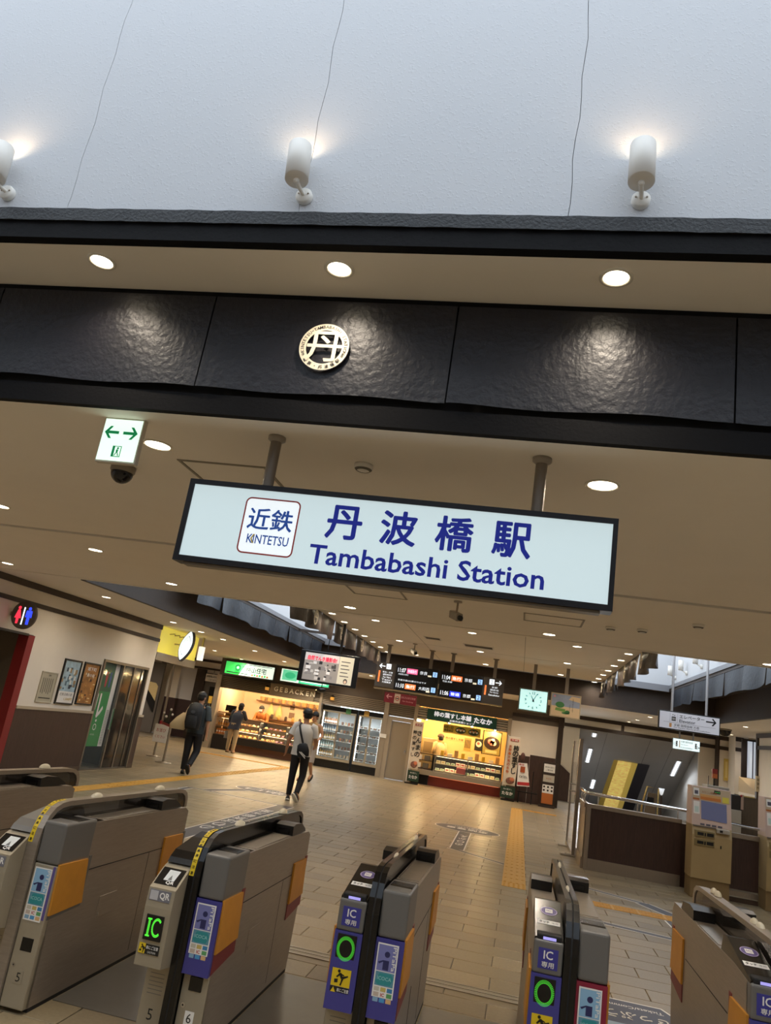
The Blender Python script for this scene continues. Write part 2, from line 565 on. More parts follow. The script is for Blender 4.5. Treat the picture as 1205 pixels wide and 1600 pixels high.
# walls
grey = mat('corridor_grey', '#6f6a66', 0.6, var=0.05, vscale=3)
wl = MB()
wl.box(-8.05, -7.9, -3, 9.30, 0, 3.0, cream)
wl.box(-8.05, -7.9, 9.30, 11.15, 2.19, 3.0, cream)
wl.box(-8.05, -7.9, 11.15, 13.45, 0, 3.0, cream)
wl.box(-8.05, -7.9, 13.45, 15.21, 2.02, 3.0, cream)
wl.box(-8.05, -7.9, 15.21, 15.43, 0, 3.0, cream)
struct(wl.build('wall_left'))
struct(MB().box(-7.9, -7.88, -3, 15.43, 2.90, 3.0, browntrim).build('trim_9'))
struct(MB().box(-7.9, -7.88, -3, 15.43, 2.63, 2.70, browntrim).build('trim_10'))
dd = MB()
for a, b_ in ((11.16, 13.44), (15.22, 15.44)):
    dd.box(-7.9, -7.875, a, b_, 0.08, 1.03, wood)
    dd.box(-7.9, -7.86, a, b_, 1.03, 1.075, mat('dado_cap', '#b7a78f', 0.5))
    dd.box(-7.9, -7.87, a, b_, 0.0, 0.08, mat('skirting_brown', '#5b4a3c', 0.5))
struct(dd.build('baseboard_left'))
# rooms behind the left wall
rm = MB()
rm.box(-10.2, -8.06, 9.0, 9.1, 0, 3.0, cream)
rm.box(-10.2, -10.1, 9.1, 15.4, 0, 3.0, cream)
rm.box(-10.2, -8.06, 11.3, 11.4, 0, 3.0, grey)
rm.box(-10.2, -8.06, 15.3, 15.42, 0, 3.0, cream)
rm.box(-10.2, -8.06, 9.0, 15.42, 2.6, 2.7, ceilm)
struct(rm.build('wall_restroom'))
struct(MB().box(-9.0, -8.06, 11.18, 11.29, 0, 2.19, mat('toilet_grey', '#6d6459', 0.5)).build('wall_restroom'))
struct(MB().box(-9.04, -9.01, 9.1, 11.28, 0.0, 2.6, mat('toilet_beige', '#cdb996', 0.6)).build('wall_restroom'))
struct(MB().box(-8.06, -7.875, 10.99, 11.155, 0, 2.18, mat('red_jamb', '#8a1f22', 0.45)).box(-8.06, -7.88, 9.28, 10.99, 2.165, 2.20, mat('steel_dark', '#4c4741', 0.4, 0.5)).build('door_1'))

# back-left corridor
wb = MB()
wb.box(-16, -10.3, 28.0, 28.1, 0, 3.0, cream)
struct(wb.build('wall_back_left'))
struct(MB().box(-16.1, -16, 15.4, 28.1, 0, 3.0, cream).build('wall_far_left'))
struct(MB().box(-16, -8.06, 15.43, 15.5, 0, 3.0, cream).build('wall_corridor_near'))
struct(MB().box(-14, -10.3, 27.97, 28.0, 2.90, 2.99, browntrim).box(-14, -10.3, 27.97, 28.0, 2.62, 2.69, browntrim).build('trim_11'))
cw = MB()
cw.box(-16, -13.6, 27.5, 27.6, 0, 2.6, grey)
struct(cw.build('wall_stair_side'))
st = MB()
st.prism([(-14.25, 1.66), (-13.7, 1.12), (-13.69, 1.70), (-13.8, 1.82), (-14.25, 1.85)], 'y', 27.46, 27.5, mat('stair_cream', '#e5cf98', 0.6))
st.prism([(-14.4, 1.62), (-13.66, 0.74), (-13.66, 1.14), (-14.4, 1.88)], 'y', 27.42, 27.46, matblk)
struct(st.build('trim_12'))
struct(MB().box(-13.55, -12.42, 27.9, 27.95, 0, 1.38, mat('dado_brown', '#3f2b2a', 0.5, var=0.1)).box(-13.1, -12.42, 27.9, 27.95, 1.38, 2.55, mat('panel_pale', '#cfcfd4', 0.5)).box(-13.56, -13.1, 27.9, 27.95, 1.38, 2.5, cream).build('wall_panel_left'))
struct(MB().box(-12.42, -12.05, 27.85, 27.97, 0, 2.6, browntrim).box(-12.05, -11.4, 27.95, 28.0, 0, 2.5, grey).build('pillar_left'))

# shop front wall at Y = 25
face = mat('shop_steel_face', '#a39683', 0.45, 0.2, var=0.06, vscale=9, stretch=(8, 1, 1))
dface = mat('shop_dark_face', '#6b6056', 0.5, var=0.06, vscale=5)
wf = MB()
wf.box(-10.36, -6.55, 25.1, 25.2, 2.40, 3.0, dface)
wf.box(-6.55, 1.32, 25.1, 25.2, 2.38, 3.0, dface)
struct(wf.build('wall_shops'))
for x0, x1 in ((-10.36, -10.19), (-6.63, -6.55), (-4.42, -4.27), (-3.42, -3.31), (-.42, -.30)):
    struct(MB().box(x0, x1, 24.97, 25.25, 0, 2.42, face).build('pillar_shop'))
wr = MB()
wr.box(-.30, 1.14, 25.08, 25.2, 0, 2.38, cream)
struct(wr.build('wall_right_of_shops'))
struct(MB().box(-.30, 1.14, 25.04, 25.08, 2.52, 2.62, browntrim).build('trim_13'))
struct(MB().box(-.29, .35, 25.05, 25.08, 0, 1.36, wood).box(.36, 1.13, 25.05, 25.08, 0, 1.42, wood).build('trim_14'))
struct(MB().box(1.14, 1.30, 25.0, 25.2, 0, 3.0, browntrim).build('pillar_brown'))
# stair hall behind, to the platform
sh = MB()
sh.box(1.30, 8.6, 29.0, 29.15, 2.62, 3.0, cream)
sh.box(1.30, 2.08, 29.0, 29.15, 0, 2.62, cream)
sh.box(6.15, 8.6, 29.0, 29.15, 0, 2.62, cream)
struct(sh.build('wall_back_right'))
struct(MB().box(1.2, 6.7, 28.96, 29.0, 2.87, 3.0, browntrim).box(1.2, 6.7, 28.96, 29.0, 2.56, 2.68, browntrim).box(3.50, 3.60, 28.97, 29.0, 2.68, 2.87, browntrim).build('trim_15'))
struct(MB().prism([(1.32, 0), (1.85, 0), (1.85, .96), (1.33, 1.34)], 'y', 28.95, 28.99, wood).build('trim_16'))
stairgrey = mat('stair_ceiling_grey', '#a5a2a0', 0.5, var=0.03, vscale=2)
def sl(y):
    return 2.60 - .459 * (y - 29.0)
SLO = struct(MB().prism([(29.1, sl(29.1)), (38, sl(38)), (38, sl(38) + .15), (29.1, sl(29.1) + .15)], 'x', 2.0, 6.3, stairgrey).build('ceiling_stair'))
for x in (3.05, 4.55, 5.35):
    MB().prism([(29.12, sl(29.12) - .003), (38, sl(38) - .003), (38, sl(38) + .01), (29.12, sl(29.12) + .01)], 'x', x - .006, x + .006, mat('joint_dark', '#5a5857', 0.7)).build('panel_joint', SLO)
struct(MB().prism([(29.1, -5), (38, -8), (38, sl(38)), (29.1, sl(29.1))], 'x', 1.95, 2.08, mat('stair_side', '#a5a3a0', 0.5)).prism([(29.1, -5), (38, -8), (38, sl(38)), (29.1, sl(29.1))], 'x', 6.15, 6.3, mat('stair_side', '#a5a3a0', 0.5)).build('wall_stair'))
struct(MB().prism([(29.1, -.3), (38, -5.0), (38, -5.2), (29.1, -.5)], 'x', 2.0, 6.3, mat('stair_tread', '#6f6b66', 0.6)).box(2, 6.3, 38, 38.1, -6, 0, grey).build('floor_stair'))
# right-hand wall with the window bay
struct(MB().box(6.65, 6.8, -3, 23.9, 0, 3.0, cream).box(6.8, 8.6, 23.78, 23.9, 0, 3.0, cream).build('wall_right'))
struct(MB().box(8.6, 8.7, 15, 30, 0, 3.0, cream).build('wall_far_right'))
struct(MB().box(6.60, 6.65, -3, 23.95, 2.88, 3.0, browntrim).box(6.60, 6.65, -3, 23.95, 2.56, 2.66, browntrim).box(6.6, 6.68, 23.82, 23.96, 0, 2.88, browntrim).build('trim_17'))
struct(MB().box(6.70, 7.12, 28.5, 28.99, 0, 3.0, cream).box(6.98, 7.22, 27.6, 28.45, 0, 3.0, cream).build('pillar_right'))
struct(MB().box(6.66, 6.70, 28.48, 28.96, 0, 3.0, browntrim).box(6.70, 7.14, 28.46, 28.5, 2.86, 3.0, browntrim).box(6.70, 7.14, 28.46, 28.5, 2.54, 2.66, browntrim).build('trim_18'))
wy = MB()
wy.box(7.22, 8.6, 27.0, 27.1, 0, 1.76, cream)
wy.box(7.22, 8.6, 27.0, 27.1, 2.93, 3.0, cream)
wy.box(7.58, 8.6, 27.0, 27.1, 1.76, 2.93, cream)
struct(wy.build('wall_window_bay'))
struct(MB().box(6.98, 7.22, 27.58, 27.6, 2.86, 3.0, browntrim).box(6.98, 7.22, 27.58, 27.6, 2.54, 2.66, browntrim).build('trim_19'))
struct(MB().prism([(27.0, 1.76), (25.2, 1.40), (25.2, 1.30), (27.0, 1.30)], 'x', 6.95, 7.7, mat('sill_beige', '#cbb58f', 0.6)).box(6.95, 7.7, 25.2, 27.0, 0, 1.30, cream).build('window_sill'))
WN = MB()
wfm = mat('window_frame_dark', '#2a2528', 0.4)
WN.box(7.02, 7.18, 26.96, 27.06, 1.72, 2.95, wfm).box(7.54, 7.60, 26.96, 27.06, 1.72, 2.95, wfm).box(7.345, 7.365, 26.96, 27.06, 1.76, 2.93, wfm)
WN.box(7.18, 7.54, 26.96, 27.06, 2.89, 2.95, wfm).box(7.18, 7.54, 26.96, 27.06, 1.72, 1.76, wfm)
WNo = struct(WN.build('window_1'))
frost = mat('frosted_daylight_pane', '#c9d2de', 0.6, emit=0.42, ecol=(0.78, 0.86, 1.0))
for a, b_ in ((7.18, 7.345), (7.365, 7.54)):
    MB().box(a, b_, 27.02, 27.035, 1.76, 2.89, frost).build('pane', WNo)
# enclosure behind the camera
struct(MB().box(-8.05, 6.8, -3.1, -3, 0, 3.1, cream).build('wall_back'))

# lane plates, floor track, tactile paving, floor graphics
pm = MB()
gx = [-3.452, -2.507, -1.5625, -.617, .328, 1.273, 2.218]
for i in range(len(gx) - 1):
    pm.box(gx[i] + .18, gx[i + 1] - .18, 4.28, 5.5, 0.0, 0.004, plate)
pm.build('lane_plate', FL)
tr = MB()
tr.box(-7.8, 3.6, 5.945, 5.97, 0, .006, steel).box(-7.8, 3.6, 6.09, 6.115, 0, .006, steel).box(-7.8, 3.6, 5.97, 6.09, 0, .003, mat('track_grey', '#8e8573', 0.5))
tr.box(-7.8, 3.6, 6.02, 6.04, .003, .006, steel)
tr.build('floor_track', FL)
bar = MB()
bar.box(-.149, .149, -.149, .149, 0, .003, tact)
for k in range(4):
    x = -.1125 + .075 * k
    bar.box(x - .016, x + .016, -.135, .135, .003, .008, tact)
dot = MB()
dot.box(-.149, .149, -.149, .149, 0, .003, tact)
for k in range(25):
    x, y = -.12 + .06 * (k % 5), -.12 + .06 * (k // 5)
    dot.cyl((x, y, .003), (x, y, .008), .017, tact, .011, n=6, smooth=False)
bmh, dmh = bar.mesh('tactile_bar_tile'), dot.mesh('tactile_dot_tile')
def tactile(x, y, rz=0.0, dots=False):
    o = bpy.data.objects.new('tactile_tile', dmh if dots else bmh)
    o.location = (x - FL.location.x, y - FL.location.y, .0005 - FL.location.z)
    o.rotation_euler = (0, 0, rz)
    C.objects.link(o)
    o.parent = FL
for k in range(40):
    tactile(.10, 10.45 + .3 * k, dots=k in (0, 39))
for k in range(4):
    tactile(1.12 + .3 * k, 10.30, PI / 2)
for k in range(3):
    tactile(.40 + .3 * k, 22.15, PI / 2)
for k in range(40):
    tactile(-6.62, 10.9 + .3 * k, dots=k < 5)
for k in range(9):
    tactile(-6.92 - .3 * k, 22.6, PI / 2)

# floor graphics (flat print stuck on the tiles)
def fp(m, pts, z):
    return [(p[0], p[1], z) for p in pts]
fm = MB()
def band(mb, a, b_, w, m, z, edge=True):
    a, b_ = Vector((a[0], a[1], 0)), Vector((b_[0], b_[1], 0))
    n = Vector((-(b_ - a).y, (b_ - a).x, 0)).normalized()
    if edge:
        mb.quad([(p.x, p.y, z) for p in (a + n * (w / 2 + .018), b_ + n * (w / 2 + .018), b_ - n * (w / 2 + .018), a - n * (w / 2 + .018))], inkw)
    mb.quad([(p.x, p.y, z + .0006) for p in (a + n * w / 2, b_ + n * w / 2, b_ - n * w / 2, a - n * w / 2)], m)
def oval_sign(cx, cy, rx, ry, word, stem):
    g_ = MB()
    band(g_, stem[0], stem[1], .20, navyf, .0014)
    g_.disc((cx, cy, .003), rx + .02, (1, 0, 0), (0, 1, 0), inkw, 40, ry + .02)
    g_.disc((cx, cy, .0036), rx, (1, 0, 0), (0, 1, 0), navyf, 40, ry)
    g_.text(word, (cx, cy - .06, .0042), inkw, h=.26, w=rx * 1.3, x=(-1, 0, 0), y=(0, -1, 0), bold=.01)
    g_.text('Transfer', (cx, cy + .22, .0042), inkw, h=.12, x=(-1, 0, 0), y=(0, -1, 0))
    return g_
g_ = oval_sign(-.81, 15.4, .60, .46, '京阪電車', ((-.82, 14.96), (-.79, 12.6)))
for k, ch in enumerate('のりかえ'):
    g_.text(ch, (-.80, 13.2 + .36 * k, .0042), inkw, h=.26, w=.13, x=(-1, 0, 0), y=(0, -1, 0), bold=.01)
band(g_, (-.9, 12.64), (-.04, 12.02), .10, navyf, .0014)
g_.build('floor_marking', FL, label='dark oval floor sign with a stem and white lettering')
g_ = oval_sign(-4.95, 15.6, .60, .42, '出口', ((-5.2, 15.3), (-5.6, 14.1)))
band(g_, (-5.9, 14.05), (-4.05, 13.87), .10, navyf, .0014)
band(g_, (-5.88, 13.4), (-5.9, 14.05), .10, navyf, .0012)
band(g_, (-3.98, 13.95), (-3.98, 9.3), .26, navyf, .0010)
for k, ch in enumerate('のりば京都方面'):
    g_.text(ch, (-3.98, 10.3 + .42 * k, .0042), inkw, h=.32, w=.17, x=(-1, 0, 0), y=(0, -1, 0), bold=.01)
g_.build('floor_marking', FL, label='dark oval floor sign joined to a lettered band')
g_ = MB()
band(g_, (.9, 11.42), (1.80, 10.95), .085, navyf, .0014)
band(g_, (.9, 9.30), (1.78, 9.14), .11, navyf, .0014)
band(g_, (1.72, 10.98), (2.05, 10.42), .19, navyf, .0010)
band(g_, (1.93, 10.12), (1.98, 9.10), .16, navyf, .0012)
g_.build('floor_marking', FL, label='thin dark guide lines edged in white')
g_ = MB()
g_.quad(fp(0, [(.46, 5.52), (1.30, 5.52), (1.30, 6.36), (1.20, 6.57), (.46, 6.57)], .0070), inkw)
g_.quad(fp(0, [(.48, 5.54), (1.28, 5.54), (1.28, 6.35), (1.19, 6.55), (.48, 6.55)], .0076), mat('floor_sticker_navy', '#3b3a4c', 0.45))
g_.text('Tickets/Commuter passes', (.86, 6.44, .0082), inkw, h=.075, w=.66, x=(-1, 0, 0), y=(0, -1, 0), bold=.01)
g_.text('きっぷうりば', (.86, 6.22, .0082), inkw, h=.17, w=.68, x=(-1, 0, 0), y=(0, -1, 0), bold=.012)
g_.quad(fp(0, [(.50, 5.60), (1.26, 5.60), (1.26, 6.04), (.50, 6.04)], .0080), mat('floor_sticker_blue', '#8fa3b6', 0.5))
g_.build('floor_marking', FL, label='navy floor sticker about tickets')

# ================================================================ HANGINGS
def noren(x0, x1, label, emblem=None, seed=0):
    rnd = random.Random(seed)
    a, b_, c = rnd.random() * 6, rnd.random() * 6, rnd.random() * 6
    w = x1 - x0
    def fn(u, v):
        edge = abs(2 * u - 1) ** 6
        y = 3.072 - .005 * math.sin(3.2 * u * PI + a) * v - .008 * edge * v - .002 * math.sin(9 * u + b_) * v
        zb = 3.106 + .005 * math.sin(2.4 * u * PI + c) * (1 - edge) - .003 * edge
        return (x0 + .004 + (w - .008) * u, y, 3.60 + (zb - 3.60) * v)
    m = MB()
    m.grid(28, 14, fn, norenm)
    m.grid(28, 14, lambda u, v: (fn(u, v)[0], fn(u, v)[1] + .004, fn(u, v)[2]), norenm)
    t = m.build('noren')
    tag(t, label, 'noren', 'black hangings over the barrier')
    if emblem:
        e = MB()
        ex, ez = emblem
        ey = 3.052
        e.ring((ex, ey, ez), .124, .088, (1, 0, 0), (0, 0, 1), mat('emblem_ivory', '#e6dcc4', 0.6), 48)
        e.ring((ex, ey - .001, ez), .1245, .1215, (1, 0, 0), (0, 0, 1), norenm, 48)
        e.text('丹', (ex, ey - .001, ez + .002), mat('emblem_ivory', '#e6dcc4', 0.6), h=.158, w=.176, bold=.014)
        for i, ch in enumerate('KINTETSU-TAMBABASHI STATION'):
            th = math.radians(196 - 212 * i / 26)
            if ch != ' ':
                e.text(ch, (ex + .105 * math.cos(th), ey - .0015, ez + .105 * math.sin(th)), norenm, h=.004 if ch == '-' else .016, x=(math.sin(th), 0, -math.cos(th)), y=(math.cos(th), 0, math.sin(th)), bold=.01)
        for i, ch in enumerate('近鉄・丹波橋駅'):
            th = math.radians(222 + 96 * i / 6)
            e.text(ch, (ex + .105 * math.cos(th), ey - .0015, ez + .105 * math.sin(th)), norenm, h=.006 if ch == '・' else .019, x=(-math.sin(th), 0, math.cos(th)), y=(-math.cos(th), 0, -math.sin(th)), bold=.01)
        for th in (math.radians(205), math.radians(335)):
            e.ring((ex + .105 * math.cos(th), ey - .0015, ez + .105 * math.sin(th)), .006, .0035, (1, 0, 0), (0, 0, 1), norenm, 12)
        e.build('emblem', t, label='round ivory crest with one large character')
    return t
noren(-4.124, -2.907, 'black hanging of which only a sliver shows at the left edge', seed=1)
noren(-2.907, -1.690, 'black hanging left of the one with the round crest', seed=2)
noren(-1.690, -.473, 'black hanging with the round ivory crest', (-1.079, 3.342), seed=3)
noren(-.473, .742, 'wide black hanging right of the one with the crest, torn speck near its top', seed=4)
noren(.742, 1.96, 'black hanging at the right edge, starting beyond a lapped seam', seed=5)

def small_noren(name, y0, y1, x, z1, z0, m, label, group, emblem=False, seed=0, amp=.03):
    rnd = random.Random(seed)
    a, c = rnd.random() * 6, rnd.random() * 6
    s = 1 if x < 0 else -1
    fn = lambda u, v: (x + s * (.02 + amp * math.sin(2 * PI * u + a) * v + .02 * (abs(2 * u - 1) ** 4) * v), y0 + .012 + (y1 - y0 - .024) * u, z1 + (z0 + .02 * math.sin(5 * u + c) - z1) * v)
    mb = MB()
    mb.grid(10, 6, fn, m)
    t = mb.build(name)
    tag(t, label, 'noren', group)
    if emblem:
        ym, zm = (y0 + y1) / 2, (z0 + z1) / 2 + .02
        e = MB()
        q = x + s * .075
        e.ring((q, ym, zm), .15, .105, (0, -s, 0), (0, 0, 1), mat('emblem_ivory', '#e6dcc4', 0.6), 24)
        e.text('丹', (q, ym, zm), mat('emblem_ivory', '#e6dcc4', 0.6), h=.19, w=.2, x=(0, -s, 0), y=(0, 0, 1), bold=.04)
        e.build('emblem', t)
    return t
for k in range(8):
    y0 = 12.6 + 1.11 * k
    small_noren('noren', y0, y0 + 1.11, -5.93, 3.69, 3.27, norenb, 'slate blue hanging under the left skylight ledge, %s from its near end' % ORD[k], 'blue hangings on the left ledge', seed=20 + k)
for k in range(7):
    y0 = 11.9 + 1.36 * k
    small_noren('noren', y0, y0 + 1.36, 3.83, 3.69, 3.21, norenb, 'slate blue hanging under the right skylight ledge, %s from its near end' % ORD[k], 'blue hangings on the right ledge', seed=40 + k)
for k in range(8):
    y0 = 12.35 + 1.13 * k
    small_noren('noren', y0, y0 + 1.13, -4.15, 3.62, 3.22, norenk, ('crested dark hanging' if k % 2 else 'plain dark hanging') + " on the raised ceiling's left edge, " + ORD[k] + ' from its near end', 'hangings on the left edge of the raised ceiling', k % 2 == 1, 60 + k, .05)
for k in range(8):
    y0 = 12.35 + 1.13 * k
    small_noren('noren', y0, y0 + 1.13, 2.03, 3.62, 3.20, norenk, ('crested dark hanging' if k % 2 else 'plain dark hanging') + " on the raised ceiling's right edge, " + ORD[k] + ' from its near end', 'hangings on the right edge of the raised ceiling', k % 2 == 1, 80 + k, .05)

# ================================================================ LAMPS
def downlight_mesh(r):
    a = MB().lathe([(r + .018, 0.0), (r + .018, -.006), (r + .006, -.008), (r, -.004), (r, .0)], (0, 0, 0), ringm, 24)
    b_ = MB().disc((0, 0, -.0035), r, (1, 0, 0), (0, 1, 0), lens, 24)
    return a.mesh('trim_ring'), b_.mesh('lamp_face')
DM = {r: downlight_mesh(r) for r in (.052, .07, .078)}
def downlight(x, y, z, label, group, r=.07, power=LAMP, spot=160):
    t = thing('downlight', label, 'ceiling light', (x, y, z), 0, group)
    for nm, me in zip(('trim_ring', 'lamp_face'), DM[r]):
        o = bpy.data.objects.new(nm, me)
        o.parent = t
        C.objects.link(o)
    if power:
        lamp(t, 'SPOT', power, (0, 0, -.012), size=r * .5, spot=spot, blend=1.0)
    return t
for k, x in enumerate((-2.21, -1.006, .207)):
    downlight(x, 2.85, 3.632, 'bright recessed downlight in the soffit under the white wall, %s of three from the left' % ORD[k], 'downlights over the black hangings', .052, LAMP * .55, 140)
FR = [(-2.155, 3.66, 'beside the green exit sign'), (.281, 3.69, 'right of the station sign, near the hangings'), (-4.635, 5.6, 'cut by the left edge of the photo, before the ceiling gap'),
      (-4.65, 7.19, 'just past the shadow gap, left of the station sign'), (-4.61, 8.98, 'near the dark well edge, left of the station sign'), (-2.22, 9.06, 'under the lower edge of the station sign'),
      (.22, 9.2, 'beyond the right end of the station sign'), (2.71, 9.36, 'at the right edge of the photo before the right skylight'), (-7.08, 9.01, 'low on the left by the wall trim, nearest of its row')]
for x, y, s_ in FR:
    downlight(x, y, 3.0, 'round recessed downlight ' + s_, 'downlights in the front ceiling')
for x, y in ((-2.2, 5.6), (.25, 5.6), (2.7, 5.6), (-2.2, 7.19), (.25, 7.19), (2.7, 7.19), (-7.0, 6.2), (2.7, 3.69), (-4.6, 3.66), (5.2, 6.6), (5.2, 3.7), (-4.6, -1.6), (-2.2, -1.6), (.25, -1.6), (2.7, -1.6), (-7, 3.6)):
    downlight(x, y, 3.0, 'round recessed downlight in the front ceiling, hidden behind the station sign or out of frame', 'downlights out of sight in the front ceiling')
for k, (x, y) in enumerate([(-7.0, 11.48), (-7.15, 14.38), (-7.13, 15.75), (-7.1, 17.0), (-7.15, 19.4), (-7.19, 22.2)]):
    downlight(x, y, 3.0, 'round recessed downlight in the strip along the left wall, %s from the near end' % ORD[k], 'downlights along the left wall')
for x, y, s_ in ((-9.3, 21.8, 'over the corridor left of the bakery'), (-9.4, 24.4, 'over the bakery sign on the left'), (-4.63, 23.0, 'above the glass drink cases'), (3.6, 23.4, 'above the fence, left of the elevator sign'), (4.9, 23.6, 'right behind the elevator sign'), (5.67, 21.5, 'near the black dome camera'), (3.63, 26.1, 'over the stair hall, nearer'), (3.64, 28.2, 'over the stair hall, against the trim'), (.4, 23.6, 'behind the square clock'), (-11.5, 24.5, 'deep in the left corridor'), (-12.5, 20.5, 'hidden in the left corridor'), (-13.8, 25.5, 'over the corridor stairs on the left'), (-6.8, 24.2, 'behind the hanging screen'), (6.6, 26.6, 'over the bay with the window'), (-5.7, 23.9, 'added to brighten the louvres over the drink cases'), (-2.0, 23.6, 'hidden behind the departure board, before the sushi stall')):
    downlight(x, y, 3.0, 'round recessed downlight ' + s_, 'downlights in the far ceiling', .07, LAMP * (3.6 if x < -11 else 2.6 if 21 < y < 24.5 and x < 1 else 1.5))  # the one at the louvres is added, to brighten the shop fronts
for k in range(7):
    downlight(-3.91, 14.55 + 1.11 * k, 3.62, "small downlight by the raised ceiling's left edge, %s of seven from its near end" % ORD[k], 'downlights along the left hangings', .07, LAMP * .8)
    downlight(1.84, 14.85 + 1.14 * k, 3.62, "small downlight by the raised ceiling's right edge, %s of seven from its near end" % ORD[k], 'downlights along the right hangings', .07, LAMP * .8)
for j, y in enumerate((14.75, 17.9, 20.9)):
    for x, s_ in ((-3.05, 'left'), (-1.11, 'middle'), (.89, 'right')):
        downlight(x, y, 3.62, 'round downlight of the %s column in the raised ceiling, %s row' % (s_, ('near', 'middle', 'far')[j]), 'downlights in the raised ceiling', .078, LAMP * 1.25)

def wall_spot(x, label, lean):
    t = thing('wall_spotlight', label, 'spotlight', (x, 2.70, 3.885), 0, 'spotlights on the white wall')
    b_ = MB()
    b_.lathe([(0, 0), (.036, 0), (.038, -.004), (.038, -.024), (.034, -.030), (0, -.030)], (0, 0, 0), white, 20, 'y')
    b_.build('wall_base', t, True)
    s = MB()
    for a in (-.022, .022):
        s.ball((a, -.031, .004), (.005, .004, .005), steel, 8, 4)
    s.build('screw', t, True)
    c = MB()
    c.tube([(0, -.028, 0), (-.006, -.07, .0), (-.012, -.105, .012)], .0095, white, 10)
    c.ball((-.012, -.105, .008), (.014, .014, .014), white, 10, 6)
    c.build('arm', t, True)
    d = MB()
    r = .052
    d.lathe([(0, 0), (r - .006, 0), (r - .004, .004), (r, .004), (r, .20), (r - .003, .203), (r - .005, .20), (r - .005, .03), (0, .03)], (0, 0, 0), offw, 28)
    M = Matrix.Translation((-.012, -.105, .012)) @ Matrix.Rotation(math.radians(-7), 4, 'X') @ Matrix.Rotation(lean, 4, 'Y')
    d.xf(M)
    d.build('lamp_body', t, True)
    f = MB().disc((0, 0, .19), r - .006, (1, 0, 0), (0, 1, 0), lens, 20)
    f.xf(M)
    f.build('lamp_face', t, True)
    o = lamp(t, 'SPOT', 1.1, tuple(M @ Vector((0, 0, .195))), (math.radians(180 - 4), 0, 0), (1, .56, .24), .035, 150, .6)
    return t
wall_spot(-2.70, 'white cylinder uplight on the wall, cut by the left edge of the photo', -.15)
wall_spot(-1.175, 'white cylinder uplight on the wall above the round crest', -.13)
wall_spot(.268, 'white cylinder uplight on the wall at the right', 0.0)
for k, y in enumerate((23.0, 21.2, 19.3, 17.6)):
    t = thing('wall_spotlight', 'small white uplight in the right skylight well, %s from its far end' % ORD[k], 'spotlight', (3.80, min(y, 21.3) - .6 * (k == 0) - .4 * 0, 3.94), 0, 'spotlights in the right skylight well')
    t.location.y = (20.9, 19.5, 17.9, 16.3)[k]
    b_ = MB()
    b_.lathe([(0, 0), (.05, 0), (.05, -.04), (0, -.04)], (0, 0, 0), white, 14, 'x')
    b_.build('wall_base', t, True)
    MB().tube([(-.03, 0, 0), (-.14, 0, .06)], .014, white, 8).build('arm', t, True)
    MB().lathe([(0, 0), (.06, 0), (.06, .24), (.052, .24), (.052, .05), (0, .05)], (-.15, 0, .05), offw, 16).build('lamp_body', t, True)

# ================================================================ CEILING FITTINGS
def fit(name, build, label, cat, group=None):
    m = MB()
    build(m)
    return tag(m.build(name), label, cat, group)
def smoke_det(x, y, z, label):
    t = thing('smoke_detector', label, 'smoke detector', (x, y, z), 0, 'smoke detectors on the ceiling')
    MB().lathe([(0, -.034), (.03, -.034), (.046, -.026), (.052, -.016), (.052, 0), (0, 0)], (0, 0, 0), white, 24).build('housing', t, True)
    MB().lathe([(.034, -.0345), (.038, -.0335), (.047, -.0265), (.0475, -.0255)], (0, 0, 0), mat('detector_slot', '#6d675c', 0.6), 24).build('vent_ring', t, True)
    return t
smoke_det(-.959, 3.70, 3.0, 'round white smoke detector above the station sign between its two poles')
smoke_det(.81, 8.1, 3.0, 'round smoke detector beyond the sign, left of a pair')
smoke_det(1.11, 8.0, 3.0, 'round smoke detector beyond the sign, right of a pair')
smoke_det(1.51, 7.34, 3.0, 'beige smoke detector on the ceiling at the right, apart from the pair')
